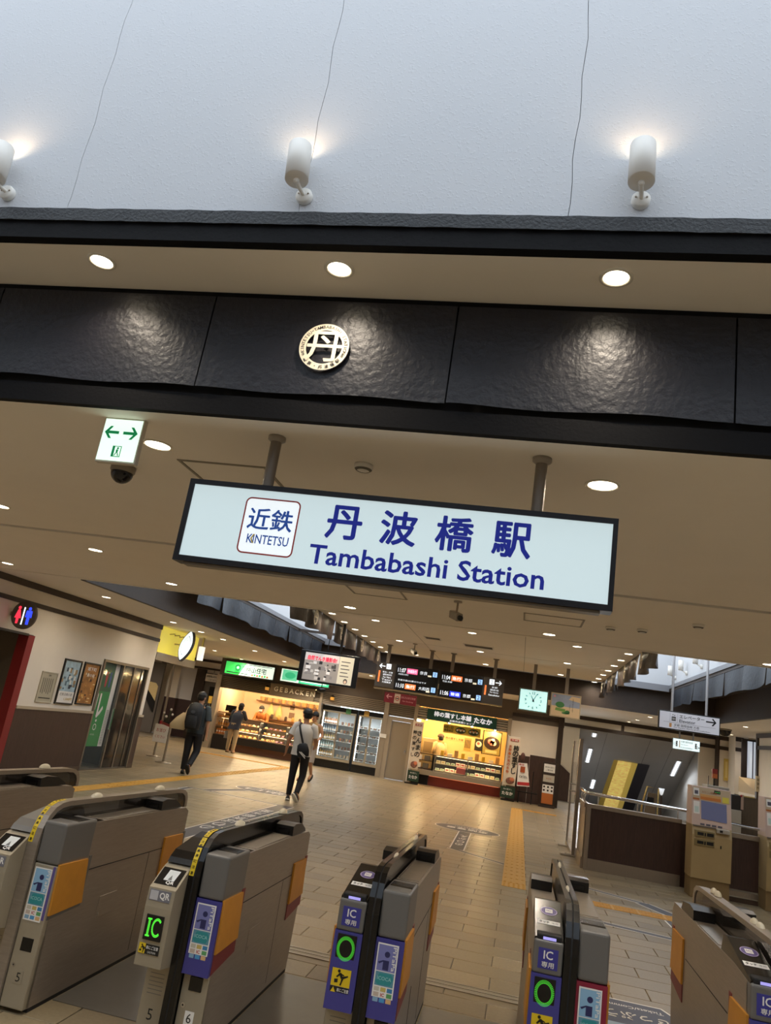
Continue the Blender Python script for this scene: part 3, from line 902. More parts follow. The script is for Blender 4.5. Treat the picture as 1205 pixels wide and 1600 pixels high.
def exit_sign():
    t = thing('exit_sign', 'lit green and white exit arrow sign hung under the front ceiling', 'sign', (-2.155, 3.315, 2.753))
    c = MB()
    c.box(-2.272, -2.045, 3.30, 3.335, 2.755, 3.0, mat('exit_case', '#c8c0ae', 0.45), .004)
    c.build('case', t)
    f = MB()
    pan = mat('exit_lit_panel', '#d4f0dc', 0.4, emit=.92, ecol=(.78, 1.0, .86))
    grn = mat('exit_green', '#0f8a4a', 0.5, emit=.25, ecol=(0.0, .45, .15))
    f.box(-2.264, -2.053, 3.296, 3.30, 2.765, 2.992, pan)
    f.build('lit_panel', t, label='glowing white panel')
    y = 3.294
    a = MB()
    cz = 2.918
    for s in (-1, 1):
        x0 = -2.1585
        a.quad([(x0 + s * .012, y, cz - .008), (x0 + s * .075, y, cz - .008), (x0 + s * .075, y, cz + .008), (x0 + s * .012, y, cz + .008)], grn)
        a.quad([(x0 + s * .050, y, cz - .034), (x0 + s * .066, y, cz - .034), (x0 + s * .094, y, cz), (x0 + s * .066, y, cz + .034), (x0 + s * .050, y, cz + .034), (x0 + s * .076, y, cz)], grn)
    x0, z0 = -2.158, 2.815
    a.quad([(x0 - .027, y, z0 - .03), (x0 + .024, y, z0 - .03), (x0 + .024, y, z0 + .03), (x0 - .027, y, z0 + .03)], grn)
    y2 = y - .001
    a.quad([(x0 - .012, y2, z0 - .026), (x0 + .020, y2, z0 - .026), (x0 + .020, y2, z0 + .026), (x0 - .012, y2, z0 + .026)], pan)
    y3 = y - .002
    a.disc((x0 + .006, y3, z0 + .017), .006, (1, 0, 0), (0, 0, 1), grn, 12)
    a.quad([(x0 - .003, y3, z0 + .010), (x0 + .010, y3, z0 + .010), (x0 + .008, y3, z0 - .008), (x0 - .001, y3, z0 - .008)], grn)
    a.quad([(x0 - .001, y3, z0 - .006), (x0 + .005, y3, z0 - .006), (x0 - .006, y3, z0 - .025), (x0 - .011, y3, z0 - .023)], grn)
    a.quad([(x0 + .004, y3, z0 - .006), (x0 + .009, y3, z0 - .006), (x0 + .017, y3, z0 - .024), (x0 + .011, y3, z0 - .025)], grn)
    a.build('arrows', t, label='green arrows and running figure')
exit_sign()
def dome_cam(x, y, z, label, r=.07):
    t = thing('dome_camera', label, 'camera', (x, y, z))
    MB().lathe([(0, 0), (r * 1.1, 0), (r * 1.1, -.035), (r, -.045), (0, -.045)], (0, 0, 0), mat('dome_base', '#8c8373', 0.5), 20).build('base', t, True)
    d = MB().ball((0, 0, 0), (r, r, r), mat('dome_black', '#120f10', 0.08), 18, 8, 0.0)
    d.xf(Matrix.Translation((0, 0, -.045)) @ Matrix.Rotation(PI, 4, 'X'))
    d.build('dome', t, True)
dome_cam(-2.62, 4.12, 3.0, 'black dome camera below the green exit sign')
dome_cam(5.75, 23.9, 3.0, 'black dome camera on the far ceiling right of the elevator sign', .17)
def cctv(x, y, z, label, s=1.0):
    t = thing('security_camera', label, 'camera', (x, y, z))
    MB().lathe([(0, 0), (.035 * s, 0), (.035 * s, -.012 * s), (0, -.012 * s)], (0, 0, 0), steel, 14).tube([(0, 0, 0), (0, 0, -.07 * s), (.0, -.03 * s, -.10 * s)], .009 * s, steel, 8).build('bracket', t, True)
    b_ = MB().box(-.028 * s, .028 * s, -.08 * s, .09 * s, -.03 * s, .03 * s, mat('camera_grey', '#9b9488', 0.45), .006 * s)
    b_.cyl((0, -.081 * s, 0), (0, -.10 * s, 0), .022 * s, gloss, n=12)
    b_.xf(Matrix.Translation((0, -.02 * s, -.125 * s)) @ Matrix.Rotation(math.radians(18), 4, 'X') @ Matrix.Rotation(math.radians(28), 4, 'Z'))
    b_.build('camera_body', t, True)
cctv(-.757, 7.66, 3.0, 'grey security camera under the ceiling below the station sign', 1.25)
cctv(-2.69, 18.1, 3.62, 'small black security camera above the departure board', 1.6)
def vent(x0, x1, y0, y1, label):
    t = thing('ceiling_vent', label, 'vent', ((x0 + x1) / 2, (y0 + y1) / 2, 3.62), 0, 'air vents in the raised ceiling')
    w, d = (x1 - x0) / 2, (y1 - y0) / 2
    f = MB()
    for a in ((-w, w, -d, -d + .03), (-w, w, d - .03, d), (-w, -w + .03, -d + .03, d - .03), (w - .03, w, -d + .03, d - .03)):
        f.box(*a, -.012, 0, offw)
    f.box(-w + .03, w - .03, -d + .03, d - .03, -.002, 0, matblk)
    f.build('frame', t, True)
    s = MB()
    s.box(-w + .03, w - .03, -.004, .004, -.010, -.002, mat('vent_slat', '#8a8174', 0.5))
    k = int((2 * d - .08) / .05)
    me = s.mesh('slat')
    for i in range(k):
        o = bpy.data.objects.new('slat', me)
        o.location = (0, -d + .06 + .05 * i, 0)
        o.parent = t
        C.objects.link(o)
vent(-2.27, -1.89, 16.3, 16.7, 'short grey air vent in the raised ceiling, left of the longer one')
vent(-1.43, -.76, 16.7, 17.15, 'long grey air vent in the raised ceiling')

# ================================================================ STATION NAME SIGN
def station_sign():
    t = thing('station_sign', 'large lit station name sign with blue lettering hung on two poles', 'sign', (-.705, 3.36, 2.30))
    fr = mat('sign_frame_black', '#1b1a1e', 0.35, 0.3)
    x0, x1, z0, z1 = -1.742, .336, 2.303, 2.724
    f = MB()
    f.box(x0, x1, 3.34, 3.44, z1 - .026, z1, fr).box(x0, x1, 3.34, 3.44, z0, z0 + .028, fr)
    f.box(x0, x0 + .028, 3.34, 3.44, z0 + .028, z1 - .026, fr).box(x1 - .022, x1, 3.34, 3.44, z0 + .028, z1 - .026, fr)
    f.box(x0 + .02, x1 - .02, 3.43, 3.437, z0 + .02, z1 - .02, fr)
    f.box(x0 + .05, x1 - .05, 3.36, 3.42, z0 - .012, z0, mat('sign_belly', '#7c7264', 0.4, 0.3))
    f.build('frame', t)
    pan = mat('sign_lit_panel', '#a9b6b8', 0.35, emit=.50, ecol=(.80, .97, 1.0))
    MB().box(x0 + .028, x1 - .022, 3.346, 3.36, z0 + .028, z1 - .026, pan).build('lit_panel', t, label='glowing pale acrylic panel with blue lettering')
    y = 3.3445
    L = MB()
    ink = mat('sign_blue', '#081c92', 0.5, emit=.11, ecol=(.0, .03, .62))
    for k, ch in enumerate('丹波橋駅'):
        L.text(ch, (-.915 + .266 * k - .002 * k, y, 2.577), ink, h=.168, w=.176, bold=.024)
    L.text('Tambabashi Station', (-.512, y, 2.410), ink, h=.096, w=1.098, bold=.017)
    L.build('lettering', t)
    G = MB()
    red = mat('sign_red', '#a8332e', 0.5)
    cx, cz, w, h, r = -1.285, 2.517, .142, .142, .03
    def rr(q, n=6):
        out = []
        for sx, sz, a0 in ((1, 1, 0), (-1, 1, 90), (-1, -1, 180), (1, -1, 270)):
            for k in range(n + 1):
                a = math.radians(a0 + 90 * k / n)
                out.append((cx + sx * (w - r) + (r - q) * math.cos(a), cz + sz * (h - r) + (r - q) * math.sin(a)))
        return out
    A, B_ = rr(0), rr(.0075)
    n = len(A)
    G.add([(p[0], y, p[1]) for p in A] + [(p[0], y, p[1]) for p in B_], [(i, (i + 1) % n, n + (i + 1) % n, n + i) for i in range(n)], red)
    G.quad([(p[0], y + .0006, p[1]) for p in B_], mat('sign_logo_white', '#c9d0d4', 0.4, emit=.66, ecol=(.92, .98, 1.0)))
    ink2 = mat('sign_logo_blue', '#1b4aa8', 0.5, emit=.12, ecol=(.03, .16, .6))
    for k, ch in enumerate('近鉄'):
        G.text(ch, (cx - .058 + .118 * k, y, cz + .036), ink2, h=.108, w=.112, bold=.016)
    G.text('KINTETSU', (cx + .006, y, cz - .066), ink2, h=.046, w=.212, bold=.012)
    gold = mat('sign_logo_gold', '#b89b3a', 0.5, emit=.1, ecol=(.6, .45, .1))
    gx_, gz = cx - .082, cz - .066
    G.quad([(gx_, y - .0006, gz), (gx_ + .012, y - .0006, gz + .023), (gx_ + .020, y - .0006, gz + .023), (gx_ + .008, y - .0006, gz), (gx_ + .020, y - .0006, gz - .023), (gx_ + .012, y - .0006, gz - .023)], gold)
    G.build('logo', t, label='railway logo in a red rounded square')
    pole = mat('pole_grey', '#7f7468', 0.4, 0.3)
    for x in (-1.352, -.025):
        p = MB()
        p.cyl((x, 3.39, 2.724), (x, 3.39, 2.995), .028, pole, n=16)
        p.lathe([(0, 0), (.045, 0), (.045, -.018), (.028, -.03)], (x, 3.39, 3.0), mat('pole_flange', '#9a9186', 0.4, 0.2), 20)
        p.build('pole', t)
station_sign()

# ================================================================ TICKET GATES
# local space of a gate: x = 0 is its middle rail, y = 0 is world Y 4.8
def sticker_card(mb, y, x0, x1, z0, z1, top):
    w, h = x1 - x0, z1 - z0
    mb.box(x0, x1, y - .0008, y, z0, z1, inkw)
    a = y - .0014
    q = lambda u0, u1, v0, v1, m, d=0: mb.quad([(x0 + w * u0, a - d, z0 + h * v0), (x0 + w * u1, a - d, z0 + h * v0), (x0 + w * u1, a - d, z0 + h * v1), (x0 + w * u0, a - d, z0 + h * v1)], m)
    q(.06, .94, .54, .975, top)
    mb.disc((x0 + w * .50, a - .0004, z0 + h * .82), w * .13, (1, 0, 0), (0, 0, 1), navyt, 16)
    q(.34, .62, .56, .72, navyt, .0004)
    mb.quad([(x0 + w * u, a - .0004, z0 + h * v) for u, v in ((.10, .68), (.16, .65), (.36, .70), (.34, .72))], navyt)
    mb.text('PiTaPa', (x0 + w * .84, a - .0006, z0 + h * .76), inkw, h=w * .17, w=h * .40, x=(0, 0, -1), y=(1, 0, 0), bold=.01)
    q(.06, .94, .295, .525, mat('sticker_grey_blue', '#5f93a6', 0.5))
    mb.quad([(x0 + w * u, a - .0004, z0 + h * v) for u, v in ((.08, .36), (.24, .50), (.80, .51), (.92, .44), (.80, .32), (.20, .31))], teal)
    mb.text('ICOCA', (x0 + w * .5, a - .0008, z0 + h * .42), mat('sticker_pale', '#a9d6d6', 0.5), h=w * .15)
    cols = ['#c9c2b0', '#c8b266', '#3d7fae', '#c9b7a8', '#e9e2dc', '#5f9e63', '#86a9c4', '#4f97c9', '#d9b07a']
    for i in range(9):
        u, v = .07 + .31 * (i % 3), .205 - .088 * (i // 3)
        if i == 4:
            mb.text('IC', (x0 + w * (u + .12), a - .0004, z0 + h * (v + .035)), inkr, h=w * .15, bold=.03)
        else:
            q(u, u + .25, v, v + .07, mat('sticker_chip_%d' % i, cols[i], 0.5))
def running_figure(mb, y, x0, z0, s, m):
    P = lambda *uv: [(x0 + s * u, y, z0 + s * v) for u, v in uv]
    mb.disc((x0 + .35 * s, y, z0 + .86 * s), .10 * s, (1, 0, 0), (0, 0, 1), m, 14)
    mb.quad(P((.34, .74), (.50, .78), (.70, .48), (.52, .42)), m)
    mb.quad(P((.60, .56), (.98, .68), (1.0, .60), (.66, .42)), m)
    mb.quad(P((.56, .46), (.70, .44), (.58, .02), (.48, .04), (.54, .26)), m)
    mb.quad(P((.36, .72), (.18, .52), (.26, .46), (.44, .62)), m)
    mb.quad(P((.48, .76), (.74, .66), (.72, .60), (.50, .66)), m)
    mb.quad(P((.10, .14), (.34, .18), (.32, .40), (.08, .36)), m)
green_led = mat('led_green', '#39d02a', 0.4, emit=.85, ecol=(.10, .80, .05))
purple_led = mat('led_violet', '#8e86d8', 0.4, emit=.7, ecol=(.42, .38, .85))
slotw = mat('reader_window', '#dfe2e0', 0.3)
def side_flap(t, x, s, y0, y1, pocket=True):
    """Folded gate door seen on the flank; s is the side it sits on."""
    d = MB()
    sk = .01
    d.prism([(y0, .462), (y1 + .02, .474), (y1 + .012, .50), (y1 - .02, .708), (y0 - sk, .712)], 'x', x, x + s * .012, orange)
    d.build('door_flap', t, True, 'orange folded door')
    if pocket:
        r = MB()
        r.prism([(y0, .366), (y1 + .025, .405), (y1 + .02, .47), (y0, .462)], 'x', x - s * .002, x + s * .004, redp)
        r.prism([(y1 + .005, .50), (y1 + .028, .50), (y1 + .028, .72), (y1 - .02, .72), (y1 - .02, .708)], 'x', x - s * .002, x + s * .003, redp)
        r.build('door_pocket', t, True, 'dark red pocket round the door')
    else:
        r = MB()
        r.prism([(y0, .440), (y1 + .02, .455), (y1 + .03, .72), (y1 - .0, .72), (y1 + .012, .474), (y0, .462)], 'x', x - s * .002, x + s * .003, capm)
        r.build('door_pocket', t, True)
def gate(xf, label, left='ic', cover='blue', right_cover='blue', rail='black', num=None, numl=None, qr_side=False, sticker_top=None, tape=False, twin=False):
    t = thing('ticket_gate', label, 'ticket gate', (xf, 4.8, 0), 0, 'automatic ticket gates in a row')
    Y0 = 4.8
    y = lambda v: v - Y0
    # ---- right half
    R0, R1 = .034, .170
    b_ = MB()
    b_.prism([(y(4.06), .02), (y(5.55), .02), (y(5.59), .35), (y(5.62), .66), (y(5.615), .86), (y(5.56), .885), (y(5.20), .895), (y(4.40), .90), (y(4.06), .90)], 'x', R0, R1, gatem)
    b_.build('cabinet', t, True)
    k = MB()
    k.box(R1 - .002, R1 + .0012, y(4.35), y(5.29), .640, .6445, matblk)
    k.box(R1 - .002, R1 + .0010, y(5.10), y(5.103), .05, .64, matblk)
    k.box(R1 - .002, R1 + .0016, y(4.60), y(4.603), .05, .36, matblk) if left != 'qr' else None
    k.box(R0 + .002, R1 + .0005, y(4.07), y(5.54), 0, .02, matblk)
    k.build('panel_seam', t, True)
    if left == 'qr':
        h = MB()
        h.box(R1 - .001, R1 + .003, y(4.56), y(4.76), .345, .465, gatem, .002)
        h.box(R1 + .002, R1 + .004, y(4.575), y(4.585), .36, .375, chrome)
        h.build('service_hatch', t, True)
    c = MB()
    c.box(R0 - .001, R1 + .0012, y(4.018), y(4.33), .706, .918, capm, .014, 3)
    c.build('front_cap', t, True, 'grey plastic corner cap')
    side_flap(t, R1, 1, y(4.035), y(4.325), right_cover != 'none')
    side_flap(t, R1 + .001, 1, y(5.30), y(5.60), right_cover != 'none')
    if right_cover != 'none':
        v = MB()
        cm_ = blue if right_cover == 'blue' else crimson
        v.prism([(y(4.008), .362), (y(4.075), .366), (y(4.075), .704), (y(4.018), .704)], 'x', R0 - .001, R1 + .002, cm_)
        v.build('front_cover', t, True, ('blue' if right_cover == 'blue' else 'crimson') + ' cover')
    else:
        v = MB()
        v.box(R0, R1, y(4.02), y(4.06), .02, .704, gatel, .006)
        v.box(R1 - .02, R1 - .006, y(4.0185), y(4.021), .44, .70, mat('sticker_violet_edge', '#5b4f8c', .5))
        v.build('front_cover', t, True)
    lo = MB()
    lo.box(R0, R1, y(4.045), y(4.07), .02, .364, gatel, .004)
    lo.build('lower_front', t, True)
    sw = MB()
    sw.box(R0 + .038, R1 - .030, y(4.040) if right_cover != 'none' else y(4.0185), y(4.05), .284, .349, gloss, .003)
    sw.build('sensor_window', t, True)
    kh = MB()
    yy = y(4.044) if right_cover != 'none' else y(4.019)
    kh.ring((R0 + .025, yy, .215), .011, .006, (1, 0, 0), (0, 0, 1), chrome, 16)
    kh.disc((R0 + .025, yy, .215), .004, (1, 0, 0), (0, 0, 1), matblk, 10)
    kh.build('keyhole', t, True)
    if num:
        n = MB()
        n.box(R0 + .045, R0 + .093, yy - .001, yy, .135, .195, inkw if num == '6' else gatel)
        n.text(num, (R0 + .069, yy - .0016, .165), inkk, h=.042)
        n.build('number_plate', t, True)
    s = MB()
    sticker_card(s, y(4.0115) if right_cover != 'none' else y(4.0185), R0 + .012, R0 + .114, .428, .686, sticker_top or lilac)
    s.build('card_sticker', t, True, 'tall sticker of accepted cards')
    # deck of the right half
    d = MB()
    d.prism([(y(4.10), .912), (y(4.16), .921), (y(4.34), .916), (y(4.42), .9015), (y(4.10), .9015)], 'x', R0 + .012, R1 - .010, gloss)
    d.build('front_slot_panel', t, True, 'black glossy panel')
    d = MB()
    d.box(R0 + .010, R1 - .012, y(4.46), y(5.12), .899, .9035, steel, .001)
    d.box(R0 + .010, R0 + .012, y(4.46), y(5.12), .9035, .906, matblk)
    d.build('deck_plate', t, True)
    d = MB()
    d.prism([(y(5.16), .897), (y(5.155), .955), (y(5.22), .966), (y(5.36), .956), (y(5.46), .915), (y(5.48), .896)], 'x', R0 + .012, R1 - .004, black)
    d.prism([(y(5.17), .905), (y(5.17), .935), (y(5.151), .935), (y(5.151), .905)], 'x', R0 + .03, R1 - .03, gloss)
    d.build('rear_reader', t, True, 'black rear reader housing')
    # ---- left half
    L0, L1 = -.172, -.034
    dk = .858
    b_ = MB()
    b_.prism([(y(4.06), .02), (y(5.70), .02), (y(5.74), .35), (y(5.80), .70), (y(5.80), .80), (y(5.74), dk), (y(4.30), dk), (y(4.06), .84)], 'x', L0, L1, gatem)
    b_.build('cabinet', t, True)
    k = MB()
    k.box(L0 - .0012, L0 + .002, y(4.38), y(5.35), .612, .6165, matblk)
    k.box(L0 + .002, L1 - .002, y(4.07), y(5.69), 0, .02, matblk)
    k.build('panel_seam', t, True)
    side_flap(t, L0, -1, y(4.035), y(4.325), True)
    side_flap(t, L0 - .001, -1, y(5.40), y(5.72), True)
    lo = MB()
    lo.box(L0 + .006, L1, y(4.045), y(4.07), .02, .37, gatel, .004)
    if numl:
        lo.text(numl, ((L0 + L1) / 2, y(4.0445), .14), inkk, h=.05)
    for z in range(6):
        lo.box(L0 + .03, L1 - .03, y(4.0446), y(4.045), .23 + .018 * z, .233 + .018 * z, capm)
    lo.build('lower_front', t, True)
    d = MB()
    d.box(L0 + .008, L1 - .012, y(4.62), y(5.16), dk, dk + .004, steel, .001)
    d.build('deck_plate', t, True)
    d = MB()
    d.prism([(y(5.20), dk), (y(5.20), dk + .055), (y(5.30), dk + .07), (y(5.50), dk + .05), (y(5.55), dk)], 'x', L0 - .002 if not twin else L0 + .004, L1 - .012, black)
    d.build('rear_reader', t, True, 'black rear reader housing')
    rd = MB()
    if left == 'ic':
        rd.prism([(y(4.02), .852), (y(4.075), .862), (y(4.43), .942), (y(4.50), .935), (y(4.54), dk), (y(4.02), .835)], 'x', L0 + .002, L1 - .004, gloss)
        rd.build('card_reader', t, True, 'black glossy card reader')
        n = Vector((0, -.080, .355)).normalized()
        up = Vector((0, .355, .080)).normalized()
        def at(u, v, e=.001):
            return Vector((u, y(4.075), .862)) + up * v + n * e
        r = MB()
        xm = (L0 + L1) / 2
        r.disc(at(xm + .002, .235), .042, (1, 0, 0), up, mat('reader_violet', '#5d5088', 0.4), 28, .047)
        r.ring(at(xm + .002, .235, .0014), .041, .037, (1, 0, 0), up, mat('reader_lilac', '#b9a9cc', 0.4), 28, 1.12)
        r.quad([at(xm + a, b_2, .0018) for a, b_2 in ((-.016, .215), (.020, .215), (.020, .258), (-.016, .258))], inkw)
        r.text('IC', at(xm + .002, .237, .0024), mat('reader_ink', '#8a76a0', .5), h=.020, x=(1, 0, 0), y=tuple(up), bold=.02)
        r.build('touch_mark', t, True, 'round violet touch mark')
        r = MB()
        r.quad([at(xm + a, b_2, .0014) for a, b_2 in ((-.056, .085), (.054, .085), (.054, .128), (-.056, .128))], inkw)
        r.text('タッチ', at(xm - .022, .107, .002), inkk, h=.022, w=.050, x=(1, 0, 0), y=tuple(up), bold=.03)
        r.text('専用', at(xm + .028, .107, .002), mat('ink_grey', '#8b8b8b', .6), h=.016, x=(1, 0, 0), y=tuple(up))
        r.build('touch_label', t, True)
        r = MB()
        r.box(L0 + .012, L1 - .012, y(4.010), y(4.075), .842, .868, matblk, .006)
        r.box(L0 + .040, L1 - .038, y(4.0085), y(4.012), .846, .858, purple_led)
        r.build('guide_light', t, True, 'violet lit strip in a black slot')
        r = MB()
        r.box(L0, L1 - .002, y(4.004), y(4.08), .702, .845, capm, .012, 3)
        r.build('front_cap', t, True, 'grey plastic corner cap')
        r = MB()
        r.box(L0 + .024, L1 - .024, y(4.0025), y(4.006), .726, .812, mat('ic_label_blue', '#3c3a8c', .45))
        r.text('IC', ((L0 + L1) / 2, y(4.0015), .785), inkw, h=.036, bold=.015)
        r.text('専用', ((L0 + L1) / 2, y(4.0015), .745), inkw, h=.024, w=.056, bold=.012)
        r.build('front_label', t, True, 'blue label with white lettering')
        r = MB()
        r.prism([(y(3.990), .366), (y(4.075), .370), (y(4.075), .702), (y(4.005), .702)], 'x', L0 - .001, L1 - .001, blue)
        r.build('front_cover', t, True, 'blue cover')
        fy = lambda z: y(3.990 + .015 * (z - .366) / .336)
        r = MB()
        r.box(L0 + .017, L1 - .025, fy(.63) - .002, fy(.63) + .012, .566, .690, black, .002)
        r.build('display', t, True)
        r = MB()
        xm = L0 + .0645
        for i in range(44):
            a = 2 * PI * i / 44
            for q in (.036, .041, .046):
                cx, cz = xm + q * .93 * math.cos(a), .628 + q * 1.13 * math.sin(a)
                r.quad([(cx - .0014, fy(.63) - .0026, cz - .0015), (cx + .0014, fy(.63) - .0026, cz - .0015), (cx + .0014, fy(.63) - .0026, cz + .0015), (cx - .0014, fy(.63) - .0026, cz + .0015)], green_led)
        r.build('led_ring', t, True, 'green lit ring')
        r = MB()
        ys = fy(.49)
        r.quad([(L0 + .017, ys - .0012, .466), (L1 - .028, ys - .0012, .466), (L1 - .028, ys - .0012, .542), (L0 + .017, ys - .0012, .542)], yellow)
        running_figure(r, ys - .002, L0 + .026, .469, .072, inkk)
        r.quad([(L0 + .017, ys - .0022, .435), (L1 - .028, ys - .0022, .435), (L1 - .028, ys - .0022, .465), (L0 + .017, ys - .0022, .465)], inkk)
        r.quad([(L0 + .021, ys - .0030, .440), (L0 + .045, ys - .0030, .440), (L0 + .033, ys - .0030, .462)], yellow)
        r.text('扉にご注意', (L0 + .080, ys - .0030, .452), inkw, h=.016, w=.058, bold=.01)
        r.build('caution_sticker', t, True, 'yellow and black caution sticker')
    else:
        rd.prism([(y(3.892), .390), (y(4.06), .366), (y(4.06), .838), (y(4.005), .818), (y(3.905), .752), (y(3.885), .742), (y(3.880), .655)], 'x', L0 - .003, L1 + .001, gatel)
        rd.build('reader_module', t, True, 'beige reader box jutting forward')
        n = Vector((0, -.066, .1)).normalized()
        up = Vector((0, .1, .066)).normalized()
        def at(u, v, e=.001):
            return Vector((u, y(3.905), .752)) + up * v + n * e
        r = MB()
        r.quad([at(a, b_2, .001) for a, b_2 in ((L0 + .003, .004), (L1 - .010, .004), (L1 - .010, .118), (L0 + .003, .118))], gloss)
        r.quad([at(a, b_2, .0018) for a, b_2 in ((L0 + .040, .034), (L1 - .040, .034), (L1 - .034, .104), (L0 + .044, .104))], slotw)
        r.quad([at(a, b_2, .0024) for a, b_2 in ((L0 + .062, .038), (L1 - .054, .038), (L0 + .072, .072))], mat('reader_arrow', '#777777', .5))
        r.text('QR', at((L0 + L1) / 2 + .014, .020, .002), inkw, h=.022, w=.044, x=(1, 0, 0), y=tuple(up), bold=.02)
        r.build('code_reader', t, True, 'black slanted code reader with a pale window')
        r = MB()
        ys = y(3.8835) - .001
        r.box(L0 + .008, L1 - .018, y(3.8795), y(3.884), .684, .734, mat('qr_label_grey', '#77757c', .5))
        r.text('QR', (L1 - .048, y(3.8785), .709), inkw, h=.036, w=.054, bold=.025)
        r.box(L0 + .012, L0 + .054, y(3.8785), y(3.8795), .688, .730, mat('qr_blank', '#b9b7ba', .5))
        r.build('front_label', t, True, 'grey label with white letters')
        r = MB()
        r.box(L0 + .018, L1 - .026, y(3.878), y(3.892), .508, .622, black, .002)
        r.build('display', t, True)
        v, f, tw, th = glyphs('IC', .02)
        r = MB()
        fy = y(3.8772)
        for i in range(14):
            for j in range(2):
                r.box(L0 + .034 + .006 * j, L0 + .039 + .006 * j, fy, fy + .001, .530 + .0055 * i, .534 + .0055 * i, green_led)
        for e in (-1, 1):
            r.box(L0 + .029, L0 + .051, fy, fy + .001, .5655 + e * .0375 - .004, .5655 + e * .0375 + .003, green_led)
        for i in range(26):
            a = math.radians(48 + 264 * i / 25)
            for q in (.026, .031):
                cx, cz = L0 + .082 + q * .80 * math.cos(a), .568 + q * 1.30 * math.sin(a)
                r.box(cx - .0022, cx + .0022, fy, fy + .001, cz - .0022, cz + .0022, green_led)
        r.build('led_letters', t, True, 'green lit letters IC')
        r = MB()
        ys = y(3.8855)
        r.quad([(L0 + .008, ys, .446), (L0 + .042, ys, .446), (L0 + .042, ys, .492), (L0 + .008, ys, .492)], yellow)
        running_figure(r, ys - .001, L0 + .010, .448, .040, inkk)
        r.quad([(L0 + .042, ys, .446), (L1 - .022, ys, .446), (L1 - .022, ys, .490), (L0 + .042, ys, .490)], inkk)
        r.text('扉にご注意', (L0 + .078, ys - .001, .476), inkw, h=.016, w=.064, bold=.01)
        r.text('CAUTION', (L0 + .078, ys - .001, .456), inkw, h=.009, w=.042)
        r.build('caution_sticker', t, True, 'small yellow and black caution sticker')
        r = MB()
        r.prism([(y(4.03), .838), (y(4.05), .862), (y(4.10), .892), (y(4.30), .930), (y(4.42), .946), (y(4.50), .936), (y(4.56), dk), (y(4.03), dk - .02)], 'x', L0 + .001, L1 - .002, gloss if left == 'qr' and rail == 'black' else capm)
        r.ring((L1 - .05, y(4.26), .9245), .022, .015, (1, 0, 0), (0, .98, .2), mat('badge_blue', '#6a78a0', .4), 20)
        r.build('display_hood', t, True)
    # ---- middle rail
    rm_ = {'black': gloss, 'steel': gatem, 'silver': steel}[rail]
    arc = [(4.004, .04), (4.004, .80), (4.018, .872), (4.052, .935), (4.10, .975), (4.16, .995), (4.24, 1.0), (5.0, .993), (5.70, .985), (5.80, .975), (5.86, .948), (5.885, .905), (5.890, .845)]
    inn = [(4.036, .04), (4.036, .795), (4.05, .862), (4.078, .915), (4.12, .950), (4.17, .968), (4.24, .973), (5.0, .966), (5.69, .958), (5.78, .950), (5.828, .928), (5.850, .895), (5.856, .845)]
    nA = len(arc)
    def rband(x0, x1, m):
        b2 = MB()
        v = [(x0, y(p[0]), p[1]) for p in arc] + [(x1, y(p[0]), p[1]) for p in arc] + [(x0, y(p[0]), p[1]) for p in inn] + [(x1, y(p[0]), p[1]) for p in inn]
        f = []
        for i in range(nA - 1):
            f += [(i, i + 1, nA + i + 1, nA + i), (2 * nA + i, 3 * nA + i, 3 * nA + i + 1, 2 * nA + i + 1), (i, 2 * nA + i, 2 * nA + i + 1, i + 1), (nA + i, nA + i + 1, 3 * nA + i + 1, 3 * nA + i)]
        b2.add(v, f, m)
        return b2
    if rail == 'black':
        rband(-.031, -.004, rm_).build('handrail', t, True)
        rband(.004, .031, rm_).build('handrail', t, True)
        g_ = MB()
        g_.prism([(y(a), c_ - .006) for a, c_ in arc] + [(y(a), c_ - .004) for a, c_ in inn[::-1]], 'x', -.0035, .0035, matblk)
        g_.build('rail_groove', t, True)
    else:
        rband(-.031, .031, rm_).build('handrail', t, True)
    g_ = MB()
    g_.prism([(y(4.038), .10), (y(4.038), .795)] + [(y(a), c_) for a, c_ in inn[2:]] + [(y(5.6), .80), (y(5.5), .10)], 'x', -.024, .024, gloss if rail == 'black' else smoke)
    g_.build('rail_panel', t, True, 'dark glossy panel under the rail')
    for yc in (4.56, 5.42):
        q = MB()
        if twin:
            for e in (-.05, .05):
                q.ball((0.006, y(yc) + e, .992), (.020, .044, .030), domem, 14, 5, 0.0)
        elif rail == 'black' and left == 'ic':
            q.ball((0, y(yc), .985), (.011, .075, .024), domem, 12, 5, 0.0)
        else:
            q.ball((0, y(yc), .992), (.027, .060, .030), domem, 14, 5, 0.0)
        q.build('sensor_dome', t, True, 'cream sensor dome')
    if tape:
        q = MB()
        pts = arc[1:7]
        e = .0012
        def on(k):                  # points along the front curve
            k = max(0, min(k, len(pts) - 1.001))
            i = int(k)
            u = k - i
            a = Vector((0, y(pts[i][0]), pts[i][1])).lerp(Vector((0, y(pts[i + 1][0]), pts[i + 1][1])), u)
            dr = Vector((0, pts[i + 1][0] - pts[i][0], pts[i + 1][1] - pts[i][1])).normalized()
            return a, dr
        N = 14
        v = []
        for i in range(N + 1):
            a, dr = on(5.0 * i / N)
            nn = Vector((0, -dr.z, dr.y))
            for x in (-.030, -.004):
                p = a + nn * e
                v.append((x, p.y, p.z))
        q.add(v, [(2 * i, 2 * i + 1, 2 * i + 3, 2 * i + 2) for i in range(N)], yellow)
        for i, ch in enumerate('お足もとにご注意▲扉に注意'):
            a, dr = on(4.75 - 4.55 * i / 12)
            nn = Vector((0, -dr.z, dr.y))
            q.text(ch, a + nn * (e * 2) + Vector((-.017, 0, 0)), inkk, h=.015, x=(1, 0, 0), y=tuple(dr), bold=.012)
